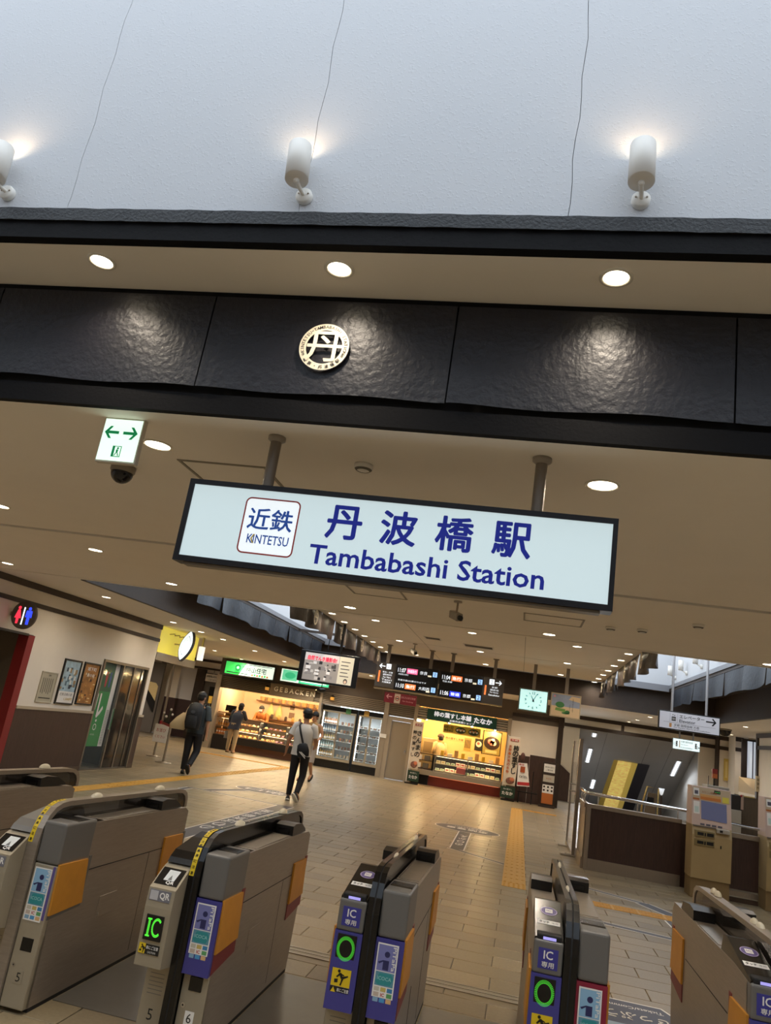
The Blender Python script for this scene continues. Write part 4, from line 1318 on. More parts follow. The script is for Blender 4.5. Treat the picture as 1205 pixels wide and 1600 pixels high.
        q.build('caution_tape', t, True, 'yellow caution tape with black lettering')
    return t
gate(-3.452, 'grey steel ticket gate at the left edge, only its rail end showing', 'qr', right_cover='none', rail='steel', sticker_top=skyb)
gate(-2.507, 'grey steel ticket gate with number 5 and a light blue card sticker', 'qr', right_cover='none', rail='steel', num='5', sticker_top=skyb, tape=True)
gate(-1.5625, 'ticket gate with a green lit IC display and the number 6', 'qr', right_cover='blue', rail='black', num='6', numl='5', tape=True)
gate(-.617, 'ticket gate with blue front covers and a blue card sticker panel, in the middle', 'ic', right_cover='blue', rail='black')
gate(.328, 'ticket gate with a crimson cover beside its blue one', 'ic', right_cover='crimson', rail='black', sticker_top=skyb)
G6 = gate(1.273, 'ticket gate at the right edge seen from above, with paired cream domes', 'ic', right_cover='blue', rail='steel', twin=True)

# ================================================================ LEFT WALL FITTINGS
def frame_x(name, xw, y0, y1, z0, z1, fm_, paint, label, cat, depth=.03, bw=.03, lit=None):
    """Framed poster on the wall x = xw facing +X; paint(mb, x, P) draws with P(u, v) in 0..1 (u runs towards the viewer's right = +Y)."""
    t = thing(name, label, cat, (xw, (y0 + y1) / 2, z0))
    f = MB()
    for a in ((y0, y1, z0, z0 + bw), (y0, y1, z1 - bw, z1)):
        f.box(xw, xw + depth, a[0], a[1], a[2], a[3], fm_, .004)
    for a in ((y0, y0 + bw), (y1 - bw, y1)):
        f.box(xw, xw + depth, a[0], a[1], z0 + bw, z1 - bw, fm_, .004)
    f.build('frame', t)
    p = MB()
    X = xw + depth * .5
    def P(u, v, e=0):
        return (X + e, y0 + bw + (y1 - y0 - 2 * bw) * u, z0 + bw + (z1 - z0 - 2 * bw) * v)
    def Q(u0, u1, v0, v1, m, e=.001):
        p.quad([P(u0, v0, e), P(u1, v0, e), P(u1, v1, e), P(u0, v1, e)], m)
    paint(p, Q, P)
    p.build('poster', t)
    return t
YX, ZX = (0, 1, 0), (0, 0, 1)
def notice(p, Q, P):
    Q(0, 1, 0, 1, mat('notice_grey', '#b5ad97', .6), 0)
    p.text('ご案内', P(.5, .92, .002), inkk, h=.03, x=YX, y=ZX, bold=.02)
    rnd = random.Random(4)
    for k in range(6):
        Q(.12 + .13 * k, .16 + .13 * k, .25 + .2 * rnd.random(), .82, mat('ink_soft', '#4c463c', .6))
    Q(.1, .9, .1, .14, mat('ink_soft', '#4c463c', .6))
frame_x('notice_board', -7.9, 11.62, 12.07, 1.15, 1.66, mat('clear_frame', '#b9b09a', .3), notice, 'small beige notice in a clear frame, left of the two posters', 'notice', .02, .02)
def poster_a(p, Q, P):
    Q(0, 1, .27, 1, mat('poster_sky', '#a9c3cf', .5, var=.35, vscale=7), 0)
    rnd = random.Random(2)
    cols = [mat('poster_dark', '#3d4653', .5), mat('poster_tan', '#a58a62', .5), mat('poster_white', '#e6e6e0', .5), mat('poster_slate', '#5f7787', .5)]
    for k in range(26):
        u, v = rnd.random() * .85, .3 + rnd.random() * .5
        Q(u, u + .06 + .1 * rnd.random(), v, v + .03 + .09 * rnd.random(), cols[k % 4], .001 + .0002 * k)
    Q(0, 1, 0, .27, inkw, .0065)
    p.text('近鉄沿線の旅', P(.5, .20, .008), mat('ink_soft', '#4c463c', .6), w=.38, h=.05, x=YX, y=ZX)
    p.text('1,500円', P(.68, .09, .008), mat('ink_gold', '#b89520', .6), w=.24, h=.05, x=YX, y=ZX, bold=.02)
frame_x('framed_poster', -7.9, 12.16, 12.70, 1.15, 1.93, black, poster_a, 'tall black framed poster with a pale blue town view on the left wall', 'poster')
def poster_b(p, Q, P):
    Q(0, 1, 0, 1, mat('poster_amber', '#a9743a', .5, var=.5, vscale=6), 0)
    rnd = random.Random(5)
    cols = [mat('poster_brown', '#5b3a22', .5), mat('poster_gold', '#d9a858', .5), mat('poster_pale', '#ead2a0', .5)]
    for k in range(24):
        u, v = rnd.random() * .85, rnd.random() * .75
        Q(u, u + .05 + .12 * rnd.random(), v, v + .02 + .05 * rnd.random(), cols[k % 3], .001 + .0002 * k)
    p.text('城下町', P(.5, .88, .008), inkw, w=.3, h=.07, x=YX, y=ZX, bold=.02)
    p.text('夏の夜', P(.5, .72, .008), inkw, w=.26, h=.06, x=YX, y=ZX, bold=.01)
frame_x('framed_poster', -7.9, 12.79, 13.34, 1.17, 1.935, black, poster_b, 'tall black framed poster in amber and brown beside the glass door', 'poster')

t = thing('toilet_sign', 'round dark sign with glowing red woman and blue man symbols at the left edge', 'sign', (-7.66, 10.45, 2.44))
d = MB().lathe([(0, -.03), (.205, -.03), (.215, -.02), (.215, .02), (.205, .03), (0, .03)], (0, 0, 0), mat('toilet_sign_disc', '#5c534c', .45), 36, 'y')
d.build('disc', t, True)
MB().box(-.26, -.19, -.012, .012, -.03, .03, steel).build('bracket', t, True)
ex = MB()
rl = mat('sign_glow_red', '#e03040', .4, emit=1.3, ecol=(.9, .03, .06))
bl = mat('sign_glow_blue', '#2040f0', .4, emit=1.5, ecol=(.03, .06, .95))
wl_ = mat('sign_glow_white', '#ffffff', .4, emit=1.2, ecol=(.8, .9, 1))
yy = -.032
ex.disc((-.085, yy, .105), .026, (1, 0, 0), (0, 0, 1), rl, 14)
ex.quad([(-.105, yy, .075), (-.065, yy, .075), (-.028, yy, -.055), (-.142, yy, -.055)], rl)
ex.quad([(-.110, yy, -.055), (-.062, yy, -.055), (-.066, yy, -.14), (-.104, yy, -.14)], rl)
ex.quad([(-.010, yy, -.15), (.014, yy, -.15), (.014, yy, .12), (-.010, yy, .12)], wl_)
ex.disc((.095, yy, .105), .026, (1, 0, 0), (0, 0, 1), bl, 14)
ex.quad([(.045, yy, .075), (.145, yy, .075), (.150, yy, -.03), (.128, yy, -.03), (.122, yy, .04), (.118, yy, -.14), (.098, yy, -.14), (.095, yy, -.03), (.092, yy, -.14), (.072, yy, -.14), (.068, yy, .04), (.062, yy, -.03), (.040, yy, -.03)], bl)
ex.build('glowing_symbols', t, True)

# sliding glass door with the green washroom graphic behind it
D2 = MB()
df = mat('door_frame_steel', '#7d756a', .35, .5)
D2.box(-7.96, -7.87, 13.42, 13.47, 0, 2.05, df).box(-7.96, -7.87, 15.19, 15.235, 0, 2.05, df).box(-7.96, -7.87, 13.47, 15.19, 2.0, 2.05, df)
D2.box(-7.94, -7.90, 14.22, 14.27, 0.02, 2.0, df).box(-7.94, -7.90, 14.66, 14.70, .02, 2.0, df).box(-7.94, -7.9, 15.0, 15.02, .02, 2.0, df).box(-7.96, -7.88, 13.47, 15.19, 0, .025, df)
D2o = struct(D2.build('door_2'))
MB().box(-7.925, -7.915, 14.27, 15.19, .025, 2.0, mat('door_glass_dark', '#3b352f', .08, alpha=.8)).build('glass_panel', D2o)
MB().box(-7.925, -7.918, 13.47, 14.22, .025, 2.0, glass).build('glass_panel', D2o)
MB().box(-7.91, -7.87, 14.20, 14.215, .75, 1.15, chrome).build('door_handle', D2o)
pb = MB()
gr = mat('graphic_green', '#1f8a3a', .5)
grd = mat('graphic_dark_green', '#1c5a2c', .5)
pb.box(-7.985, -7.975, 13.475, 14.06, .42, 1.99, gr)
pb.box(-7.976, -7.973, 13.475, 14.06, 1.45, 1.99, grd)
pb.box(-7.985, -7.975, 14.06, 14.215, .42, 1.99, paperw)
pb.text('ル', (-7.970, 13.72, 1.18), inkw, h=.46, w=.40, x=YX, y=ZX, bold=.02)
for k in range(22):
    pb.box(-7.975, -7.972, 14.08, 14.17, .46 + .030 * k, .475 + .030 * k, mat('ink_grey2', '#9a9a90', .6))
for yy, mm in ((13.80, inkr), (13.94, mat('graphic_blue', '#2d4f8f', .5))):
    pb.disc((-7.970, yy, 1.80), .03, YX, ZX, mm, 12)
    pb.quad([(-7.970, yy - .04, 1.76), (-7.970, yy + .04, 1.76), (-7.970, yy + .025, 1.54), (-7.970, yy - .025, 1.54)], mm)
pb.ring((-7.970, 13.78, .78), .06, .045, YX, ZX, inkw, 18)
pb.disc((-7.970, 13.78, .90), .025, YX, ZX, inkw, 12)
pb.text('だれでも', (-7.970, 13.76, .64), inkw, h=.03, x=YX, y=ZX)
o = pb.build('wall_graphic')
tag(o, 'green washroom graphic panel with white lettering behind the glass door', 'sign panel')
dk2 = MB().box(-9.4, -9.38, 13.0, 15.3, 0, 2.6, mat('booth_dark', '#38332e', .5)).box(-9.4, -8.06, 14.9, 14.92, 0, 2.6, mat('booth_dark', '#38332e', .5))
struct(dk2.build('wall_booth'))

# shop on the corner: yellow light box, shaped sign
t = thing('shop_fascia', 'glowing yellow shop fascia past the end of the left wall', 'shop sign', (-7.95, 16.5, 2.25))
MB().box(-8.02, -7.93, 15.50, 17.50, 2.42, 2.985, mat('fascia_yellow', '#d8c83c', .5, emit=.55, ecol=(.75, .62, .10))).build('lit_panel', t)
MB().box(-8.04, -7.90, 15.46, 17.52, 2.25, 2.42, mat('fascia_steel', '#a39a8d', .4, .5)).build('header', t)
for k in range(3):
    MB().tube([(-7.92, 15.9 + .25 * k, 2.86), (-7.80, 15.9 + .25 * k, 2.88), (-7.78, 15.9 + .25 * k, 2.84)], .012, steel, 6).build('lamp_arm', t)
def leafpt(a, s):
    k = math.cos(a)
    return (s * (.145 * math.copysign((1 - k * k) ** .85, math.sin(a)) + .07 * k), .36 * s * k)
def leaf(m, d0, d1, s, mt):
    pts = []
    for i in range(28):
        a = 2 * PI * i / 28
        pts.append(leafpt(a, s))
    m.prism(pts, 'y', d0, d1, mt)
    return pts
t = thing('shaped_sign', 'glowing white leaf shaped blade sign with a dark outline before the yellow fascia', 'shop sign', (-7.60, 16.2, 2.68))
m_ = MB()
leaf(m_, -.06, .06, 1.0, mat('leaf_edge', '#2a3346', .5))
m_.build('case', t, True)
m_ = MB()
leaf(m_, -.064, -.06, .92, mat('leaf_lit', '#dcecf5', .4, emit=.85, ecol=(.85, .95, 1.0)))
m_.build('lit_face', t, True)
m_ = MB()
for s_, dx in ((.62, 0), (.36, .0)):
    pts = []
    for i in range(28):
        a = 2 * PI * i / 28
        pts.append(leafpt(a, s_))
    n = len(pts)
    m_.add([(p[0], -.066, p[1]) for p in pts] + [(p[0] * .93, -.066, p[1] * .95) for p in pts], [(i, (i + 1) % n, n + (i + 1) % n, n + i) for i in range(n)], navyt)
m_.build('outline', t, True)
MB().box(-.30, -.10, -.015, .015, -.015, .015, steel).build('bracket', t, True)
fit('light_box', lambda m: m.box(-7.80, -7.68, 17.3, 17.42, 2.45, 2.78, mat('lightbox_white', '#f2efe4', .4, emit=.8, ecol=(1, .95, .85)), .01).box(-7.76, -7.72, 17.34, 17.38, 2.78, 3.0, steel), 'small glowing white box lamp right of the leaf shaped sign', 'lamp')

# queue posts with the red belt and a paper notice
for i, (x, y_, l) in enumerate(((-9.02, 18.72, 'steel queue post with a white paper notice, left of the pair'), (-8.19, 17.56, 'steel queue post carrying the end of the red belt, right of the pair'))):
    t = thing('queue_post', l, 'queue post', (x, y_, 0), 0, 'queue posts by the corner shop')
    MB().lathe([(0, 0), (.19, 0), (.19, .012), (.05, .03), (0, .03)], (0, 0, 0), steel, 20).build('base', t, True)
    MB().cyl((0, 0, .02), (0, 0, .88), .027, steel, n=12).build('pole', t, True)
    MB().cyl((0, 0, .80), (0, 0, .88), .036, mat('belt_head_red', '#9c2430', .5), n=12).build('belt_head', t, True)
fit('belt', lambda m: m.quad([(-8.99, 18.69, .81), (-8.22, 17.59, .81), (-8.22, 17.59, .87), (-8.99, 18.69, .87)], inkr), 'red belt between the two steel queue posts', 'belt')
t = fit('paper_notice', lambda m: m.box(-9.10, -8.72, 18.60, 18.606, .36, .80, paperw).text('お並び', (-8.91, 18.598, .66), inkr, h=.09, w=.26).text('ください', (-8.91, 18.598, .5), inkr, h=.07, w=.28), 'white paper notice with red lettering hung on the queue belt', 'notice')
fit('steel_pole', lambda m: m.cyl((-13.15, 27.4, 0), (-13.2, 27.4, 2.95), .045, steel, n=12), 'tall steel pole in the corridor left of the bakery', 'pole')
fit('notice_plate', lambda m: m.box(-12.0, -11.42, 27.80, 27.84, 2.18, 2.46, paperw).text('精算機は改札内', (-11.71, 27.795, 2.37), inkk, h=.08, w=.48).text('にあります', (-11.71, 27.795, 2.25), inkk, h=.07, w=.3).box(-11.72, -11.70, 27.82, 27.85, 2.46, 2.62, steel), 'white lettered plate over the corridor left of the bakery', 'notice')
fit('wall_monitor', lambda m: m.box(-11.7, -11.32, 27.7, 27.78, 1.45, 2.0, black).box(-11.55, -11.47, 27.72, 27.76, 0, 1.45, black), 'black screen on a stand in the corridor left of the bakery', 'screen')
fit('planter', lambda m: m.loft([(-12.9, 27.3, 0, .16, .16), (-12.9, 27.3, .5, .2, .2)], mat('planter_black', '#1a1716', .5)).tube([(-12.9, 27.3, .5), (-12.85, 27.28, .95)], .012, mat('stem_green', '#2c4a28', .6), 6).tube([(-12.95, 27.3, .5), (-13.1, 27.28, .8)], .012, mat('stem_green', '#2c4a28', .6), 6).ball((-12.85, 27.28, .95), .05, mat('flower_white', '#d8d2c8', .6), 8, 5).ball((-13.1, 27.28, .8), .045, mat('flower_white', '#d8d2c8', .6), 8, 5).ball((-12.75, 27.26, .78), .045, mat('flower_white', '#d8d2c8', .6), 8, 5).ball((-12.95, 27.2, .68), .05, mat('flower_white', '#d8d2c8', .6), 8, 5), 'dark planter of white flowers beside the steel pole', 'planter')
fit('price_sign', lambda m: m.box(-10.52, -10.39, 24.99, 25.02, 1.42, 1.66, mat('price_yellow', '#e3b64a', .5)).box(-10.52, -10.39, 24.99, 25.02, 1.16, 1.32, mat('price_mint', '#7fc0b4', .5)).box(-10.47, -10.44, 25.0, 25.03, 0, 1.66, steel), 'narrow stand with a yellow and a mint card beside the bakery', 'sign')

# ================================================================ BAKERY
bk_wall = mat('bakery_wall', '#e8cfae', .6, var=.05, vscale=3)
sb = MB()
sb.box(-10.3, -6.55, 27.5, 27.6, 0, 2.5, bk_wall).box(-10.36, -10.2, 25.25, 27.6, 0, 2.5, bk_wall).box(-6.63, -6.5, 25.25, 27.6, 0, 2.5, bk_wall).box(-10.36, -6.5, 25.2, 27.6, 2.42, 2.5, ceilm)
struct(sb.build('wall_bakery'))
def louvers(x0, x1, z0, z1, n, m, nm, label):
    t = thing(nm, label, 'louvre', ((x0 + x1) / 2, 25.06, z0), 0, 'louvred fascias over the shops')
    MB().box(x0, x1, 25.06, 25.10, z0, z1, matblk if m is not face else mat('louvre_back', '#4f463c', .5)).build('back_panel', t)
    h = (z1 - z0) / n
    s = MB().prism([(-.055, -.40 * h), (-.045, -.40 * h), (.0, .38 * h), (-.012, .38 * h)], 'x', -(x1 - x0) / 2, (x1 - x0) / 2, m)
    me = s.mesh('slat')
    for k in range(n):
        o = bpy.data.objects.new('slat', me)
        o.location = (0, -.005, h * (k + .5))
        o.parent = t
        C.objects.link(o)
louvers(-10.19, -8.43, 2.0, 2.40, 7, face, 'louvred_fascia', 'steel louvred fascia over the left half of the bakery')
louvers(-6.85, -4.42, 1.99, 2.38, 7, face, 'louvred_fascia', 'steel louvred fascia over the glass drink cases')
louvers(-4.27, -3.42, 1.94, 2.36, 7, face, 'louvred_fascia', 'steel louvred fascia over the plain door')
blk_slat = mat('louvre_pale', '#b3a894', .5)
louvers(-3.40, -3.0, 1.98, 2.36, 5, blk_slat, 'louvred_fascia', 'dark louvre with pale slats left of the green sushi sign')
louvers(-.77, -.40, 1.98, 2.36, 5, blk_slat, 'louvred_fascia', 'dark louvre with pale slats right of the green sushi sign')
t = thing('bakery_sign', 'pale board with raised letters over the bakery opening', 'shop sign', (-7.7, 25.0, 2.02))
MB().box(-8.41, -6.86, 24.98, 25.10, 1.99, 2.40, mat('bakery_board', '#9b8c76', .45, .2)).build('board', t)
lt = MB()
for k, ch in enumerate('GEBACKEN'):
    v, f, tw, th = glyphs(ch, .03)
    x = -8.18 + .185 * k
    n = len(v)
    pv = [(x + q_[0] * .16 / th, 24.93, 2.225 + q_[1] * .16 / th) for q_ in v]
    lt.add(pv, f, mat('bakery_letters', '#f0e8d0', .5))
    lt.add([(p[0] + .008, 24.975, p[2] - .012) for p in pv], f, mat('bakery_letter_side', '#6b5a40', .5))
lt.build('raised_lettering', t)
for x, s_ in ((-8.50, 'left'), (-6.20, 'right')):
    t = thing('lantern', 'small amber lantern on the %s end of the bakery fascia' % s_, 'lamp', (x, 24.93, 2.14), 0, 'lanterns over the bakery')
    MB().box(-.055, .055, -.055, .055, 0, .11, mat('lantern_amber', '#c98f3a', .4, emit=.5, ecol=(.7, .35, .06)), .01).build('shade', t, True)
    MB().lathe([(.0, .16), (.04, .15), (.085, .11), (.085, .10), (0, .10)], (0, 0, 0), black, 12).build('cap', t, True)
    MB().box(-.012, .012, .0, .070, .145, .165, black).build('bracket', t, True)
def light_box(name, x0, x1, z0, z1, label, paint, em, col):
    t = thing(name, label, 'lit sign', ((x0 + x1) / 2, 24.80, z0))
    MB().box(x0, x1, 24.68, 24.80, z0, z1, mat('lightbox_case', '#3b342c', .5)).build('case', t)
    MB().box((x0 + x1) / 2 - .3, (x0 + x1) / 2 + .3, 24.80, 25.10, z0 + .1, z1 - .1, mat('lightbox_case', '#3b342c', .5)).build('bracket', t)
    p = MB()
    Q = lambda u0, u1, v0, v1, m, e=.001: p.quad([(x0 + .03 + (x1 - x0 - .06) * u, 24.68 - e, z0 + .03 + (z1 - z0 - .06) * v) for u, v in ((u0, v0), (u1, v0), (u1, v1), (u0, v1))], m)
    P = lambda u, v, e=.003: (x0 + .03 + (x1 - x0 - .06) * u, 24.68 - e, z0 + .03 + (z1 - z0 - .06) * v)
    paint(p, Q, P)
    p.build('lit_face', t)
lg_ = mat('lit_green', '#2fc24a', .4, emit=.62, ecol=(.08, .75, .14))
lw_ = mat('lit_white_green', '#e3f5e6', .4, emit=.80, ecol=(.82, 1.0, .86))
lk_ = mat('lit_ink', '#20402c', .5)
def pt1(p, Q, P):
    Q(0, 1, 0, 1, lw_)
    Q(0, .30, 0, 1, lg_, .002)
    p.quad([P(.30, 0, .002), P(.17, 0, .002), P(.30, 1, .002), P(.42, 1, .002)], lg_)
    p.ring(P(.26, .58, .003), .105, .07, (1, 0, 0), (0, 0, 1), mat('lit_ink_green', '#0c6a3c', .5), 20)
    p.disc(P(.26, .58, .003), .035, (1, 0, 0), (0, 0, 1), lw_, 12)
    p.text('株式', P(.40, .68), lk_, h=.085)
    p.text('会社', P(.40, .44), lk_, h=.085)
    p.text('桃山住宅', P(.64, .54), lk_, h=.19, w=.72, bold=.02)
    Q(.36, .95, .90, .95, lk_, .003)
    Q(.04, .48, .10, .18, lk_, .003)
    for k in range(7):
        p.ball(P(.57 + .052 * k, .12 + .03 * (k % 2), .004), (.035, .004, .035), (mat('lit_dot_orange', '#e09030', .5, emit=.3, ecol=(.9, .4, .05)), lg_)[k % 2], 8, 4)
light_box('estate_sign', -10.05, -8.25, 2.46, 2.92, 'lit green and white estate agent sign over the bakery', pt1, 1, 1)
def pt2(p, Q, P):
    Q(0, 1, 0, 1, lw_)
    Q(.03, .34, .1, .95, mat('lit_mint', '#5fd3a0', .4, emit=.55, ecol=(.2, .85, .5)), .002)
    p.ball(P(.19, .52, .003), (.19, .003, .11), mat('lit_teal', '#2fb67e', .4, emit=.5, ecol=(.06, .7, .33)), 16, 6)
    Q(.38, 1, 0, .36, mat('lit_teal', '#2fb67e', .4, emit=.5, ecol=(.06, .7, .33)), .002)
    Q(.42, .95, .14, .20, lw_, .003)
    Q(.55, .9, .6, .75, mat('lit_mint', '#5fd3a0', .4, emit=.55, ecol=(.2, .85, .5)), .002)
light_box('advert_sign', -8.05, -6.30, 2.48, 2.94, 'lit mint green advert partly behind the hanging screen', pt2, 1, 1)

# showcase
t = thing('bread_showcase', 'dark bakery showcase with lit shelves of bread', 'showcase', (-8.1, 25.5, 0))
MB().box(-9.55, -6.7, 25.15, 25.95, .24, .47, mat('case_black', '#1c1715', .5)).build('base', t)
MB().box(-9.55, -6.7, 25.35, 25.85, 0, .24, mat('plinth_brown', '#7d5340', .5)).build('plinth', t)
MB().box(-9.55, -6.7, 25.95, 25.98, .47, 1.10, mat('case_back', '#e3c796', .5)).build('back_panel', t)
SHZ = (.50, .70, .88)
for k, z in enumerate(SHZ):
    MB().box(-9.53, -6.72, 25.2 + .12 * k, 25.94, z - .03, z, mat('case_shelf', '#8a6742', .4)).build('shelf', t)
    MB().box(-9.5, -6.74, 25.6, 25.62, z + .145, z + .155, mat('case_lamp', '#ffe2b0', .4, emit=5, ecol=(1, .75, .4))).build('lamp_strip', t) if k < 2 else None
MB().box(-9.55, -6.7, 25.35, 25.98, 1.06, 1.09, mat('case_top', '#6b4a30', .35)).build('top', t)
MB().box(-9.55, -6.7, 25.16, 25.17, .47, 1.05, glass).build('glass_front', t)
for k, z in enumerate((.66, .845, 1.05)):
    lamp(t, 'AREA', 18, (.0, -.22 + .10 * k, z), (math.radians(-20), 0, 0), (1, .74, .40), sx=2.7, sy=.03)
for x in (-9.55, -8.6, -7.65, -6.72):
    MB().box(x, x + .02, 25.17, 25.95, .47, 1.06, mat('case_black', '#1c1715', .5)).build('upright', t)
bcol = [mat('crust_%d' % i, c, .55, var=.2, vscale=30) for i, c in enumerate(('#c98a3d', '#e0b063', '#a8662c', '#e8cf98', '#8a5670'))]
def bread_mesh(k):
    m = MB()
    m.ball((0, 0, 0), (.062, .075, .062) if k % 2 else (.05, .095, .055), bcol[k], 8, 4, 0.0)
    if k % 2 == 0:
        for q in (-.03, .0, .03):
            m.box(-.03, .03, q - .005, q + .005, .045, .056, bcol[(k + 1) % 5])
    return m.mesh('pastry')
bm_ = [bread_mesh(k) for k in range(5)]
rnd = random.Random(3)
nm_ = ('lower', 'middle', 'upper')
for s_, z in enumerate(SHZ):
    for k in range(15):
        for r in range(2):
            kind = (k // 3 + s_ + r) % 5 if not (s_ == 0 and 7 < k < 12) else 4
            o = bpy.data.objects.new('pastry', bm_[kind])
            o.location = ((-9.53, -8.58, -7.63)[k // 5] + .11 + .168 * (k % 5), 25.36 + .09 * s_ + .2 * r + rnd.random() * .02, z + .001)
            o.rotation_euler = (0, 0, rnd.random() * .6)
            C.objects.link(o)
            tag(o, ('golden roll', 'pale bun', 'brown loaf', 'cream bun', 'dark purple bun')[kind] + ' on the %s shelf of the bread showcase, %s row, %s from left' % (nm_[s_], ('front', 'back')[r], ORD[k]), 'bread', 'breads on the %s shelf' % nm_[s_])
t = thing('jar_showcase', 'small lit case of jars and packets at the left end of the bakery', 'showcase', (-9.9, 25.5, 0))
MB().box(-10.17, -9.60, 25.15, 25.9, 0, .47, mat('case_black', '#1c1715', .5)).build('base', t)
for z in (.50, .78, 1.05, 1.22):
    MB().box(-10.16, -9.61, 25.2, 25.88, z - .03, z, mat('case_shelf', '#8a6742', .4)).build('shelf', t)
MB().box(-10.16, -9.61, 25.88, 25.9, .47, 1.2, mat('case_back', '#e3c796', .5)).build('back_panel', t)
MB().box(-10.13, -9.64, 25.55, 25.57, 1.005, 1.015, mat('case_lamp', '#ffe2b0', .4, emit=5, ecol=(1, .75, .4))).build('lamp_strip', t)
jm = MB().lathe([(0, 0), (.032, 0), (.034, .08), (.022, .10), (.022, .105), (0, .105)], (0, 0, 0), mat('jar_amber', '#c88a3a', .3), 8).lathe([(0, .105), (.026, .105), (.026, .125), (0, .125)], (0, 0, 0), mat('jar_lid', '#4a5a86', .4), 8).mesh('jar')
pk = MB().box(-.035, .035, -.02, .02, 0, .17, mat('packet_orange', '#d8843a', .5)).box(-.03, .03, -.0205, -.02, .05, .1, inkw).mesh('packet')
for k in range(6):
    for z, me, nm2, lb in ((.78, jm, 'jam_jar', 'amber jam jar with a blue lid in the small bakery case'), (.50, pk, 'packet', 'orange packet in the bottom of the small bakery case')):
        o = bpy.data.objects.new(nm2, me)
        o.location = (-10.10 + .088 * k, 25.32, z)
        C.objects.link(o)
        tag(o, lb + ', %s from left' % ORD[k], 'jar' if me is jm else 'packet', nm2 + 's in the small bakery case')
for k in range(6):
    o = bpy.data.objects.new('pastry', bm_[k % 2])
    o.location = (-10.10 + .088 * k, 25.34, 1.05)
    C.objects.link(o)
    tag(o, 'golden roll on the top shelf of the small bakery case, %s from left' % ORD[k], 'bread', 'rolls in the small bakery case')
fit('till_screen', lambda m: m.box(-10.04, -9.66, 25.5, 25.54, 1.26, 1.46, black).box(-9.9, -9.8, 25.48, 25.58, 1.22, 1.26, black), 'black till screen on the small bakery case', 'screen')
t = thing('back_shelf', 'brown wall shelf at the back of the bakery', 'shelf', (-8.3, 27.3, 1.16))
MB().box(-9.4, -6.8, 27.15, 27.5, 1.16, 1.20, mat('shelf_brown', '#6b4226', .5)).build('board', t)
for x in (-9.2, -8.0, -7.0):
    MB().box(x, x + .03, 27.2, 27.5, 1.0, 1.16, mat('shelf_brown', '#6b4226', .5)).build('bracket', t)
for k in range(9):
    o = tag(MB().lathe([(0, 0), (.05, 0), (.055, .12), (.03, .16), (0, .16)], (-9.2 + .27 * k, 27.3, 1.2), (bcol[1], mat('canister_dark', '#4a3a30', .4))[k % 2], 10).build('canister'), ('pale' if k % 2 == 0 else 'dark') + ' canister on the brown shelf at the back of the bakery, %s from left' % ORD[k], 'canister', 'canisters on the bakery shelf')
t = thing('upper_shelf', 'high wall shelf of baskets at the back of the bakery', 'shelf', (-8.0, 27.3, 1.76))
MB().box(-9.6, -6.8, 27.2, 27.5, 1.76, 1.79, mat('shelf_brown', '#6b4226', .5)).build('board', t)
for k in range(10):
    o = tag(MB().loft([(-9.4 + .27 * k, 27.33, 1.79, .08, .07), (-9.4 + .27 * k, 27.33, 1.93, .11, .09)], mat('basket_tan', '#c79a5e', .6, var=.3, vscale=60), 10).build('basket'), 'tan wicker basket on the high shelf of the bakery, %s from left' % ORD[k], 'basket', 'baskets on the high bakery shelf')
for k, x in enumerate((-9.05, -8.72)):
    fit('hanging_bag', lambda m: m.loft([(x, 27.4, 1.30, .13, .04), (x, 27.4, 1.42, .14, .05), (x, 27.4, 1.62, .07, .04), (x, 27.4, 1.76, .02, .02)], mat('bag_cream', '#e8d690', .6), 12), 'cream tear shaped bag hanging under the high bakery shelf, %s of two' % ORD[k], 'bag', 'bags hanging in the bakery')
for k, (x, z, w, h, c) in enumerate(((-8.35, 1.62, .16, .2, '#6d5a48'), (-7.85, 1.6, .2, .2, '#9a8a74'), (-8.35, 1.32, .2, .2, '#8a6a54'), (-7.5, 1.42, .4, .24, '#efe6da'))):
    fit('price_card', lambda m: m.box(x, x + w, 27.47, 27.5, z, z + h, mat('card_%d' % k, c, .6)), ('brown', 'grey brown', 'reddish brown', 'white')[k] + ' card on the back wall of the bakery', 'card')
for k in range(4):
    t = thing('pendant_lamp', 'small bright pendant lamp in the bakery, %s from left' % ORD[k], 'lamp', (-9.6 + .8 * k, 26.0, 2.42), 0, 'pendant lamps in the bakery')
    MB().cyl((0, 0, 0), (0, 0, -.25), .006, black, n=6).build('cord', t, True)
    MB().ball((0, 0, -.29), .045, mat('bulb_warm', '#ffe3b0', .4, emit=9, ecol=(1, .72, .36)), 10, 6).build('bulb', t, True)
    lamp(t, 'POINT', 42, (0, 0, -.36), col=(1, .74, .42), size=.08)

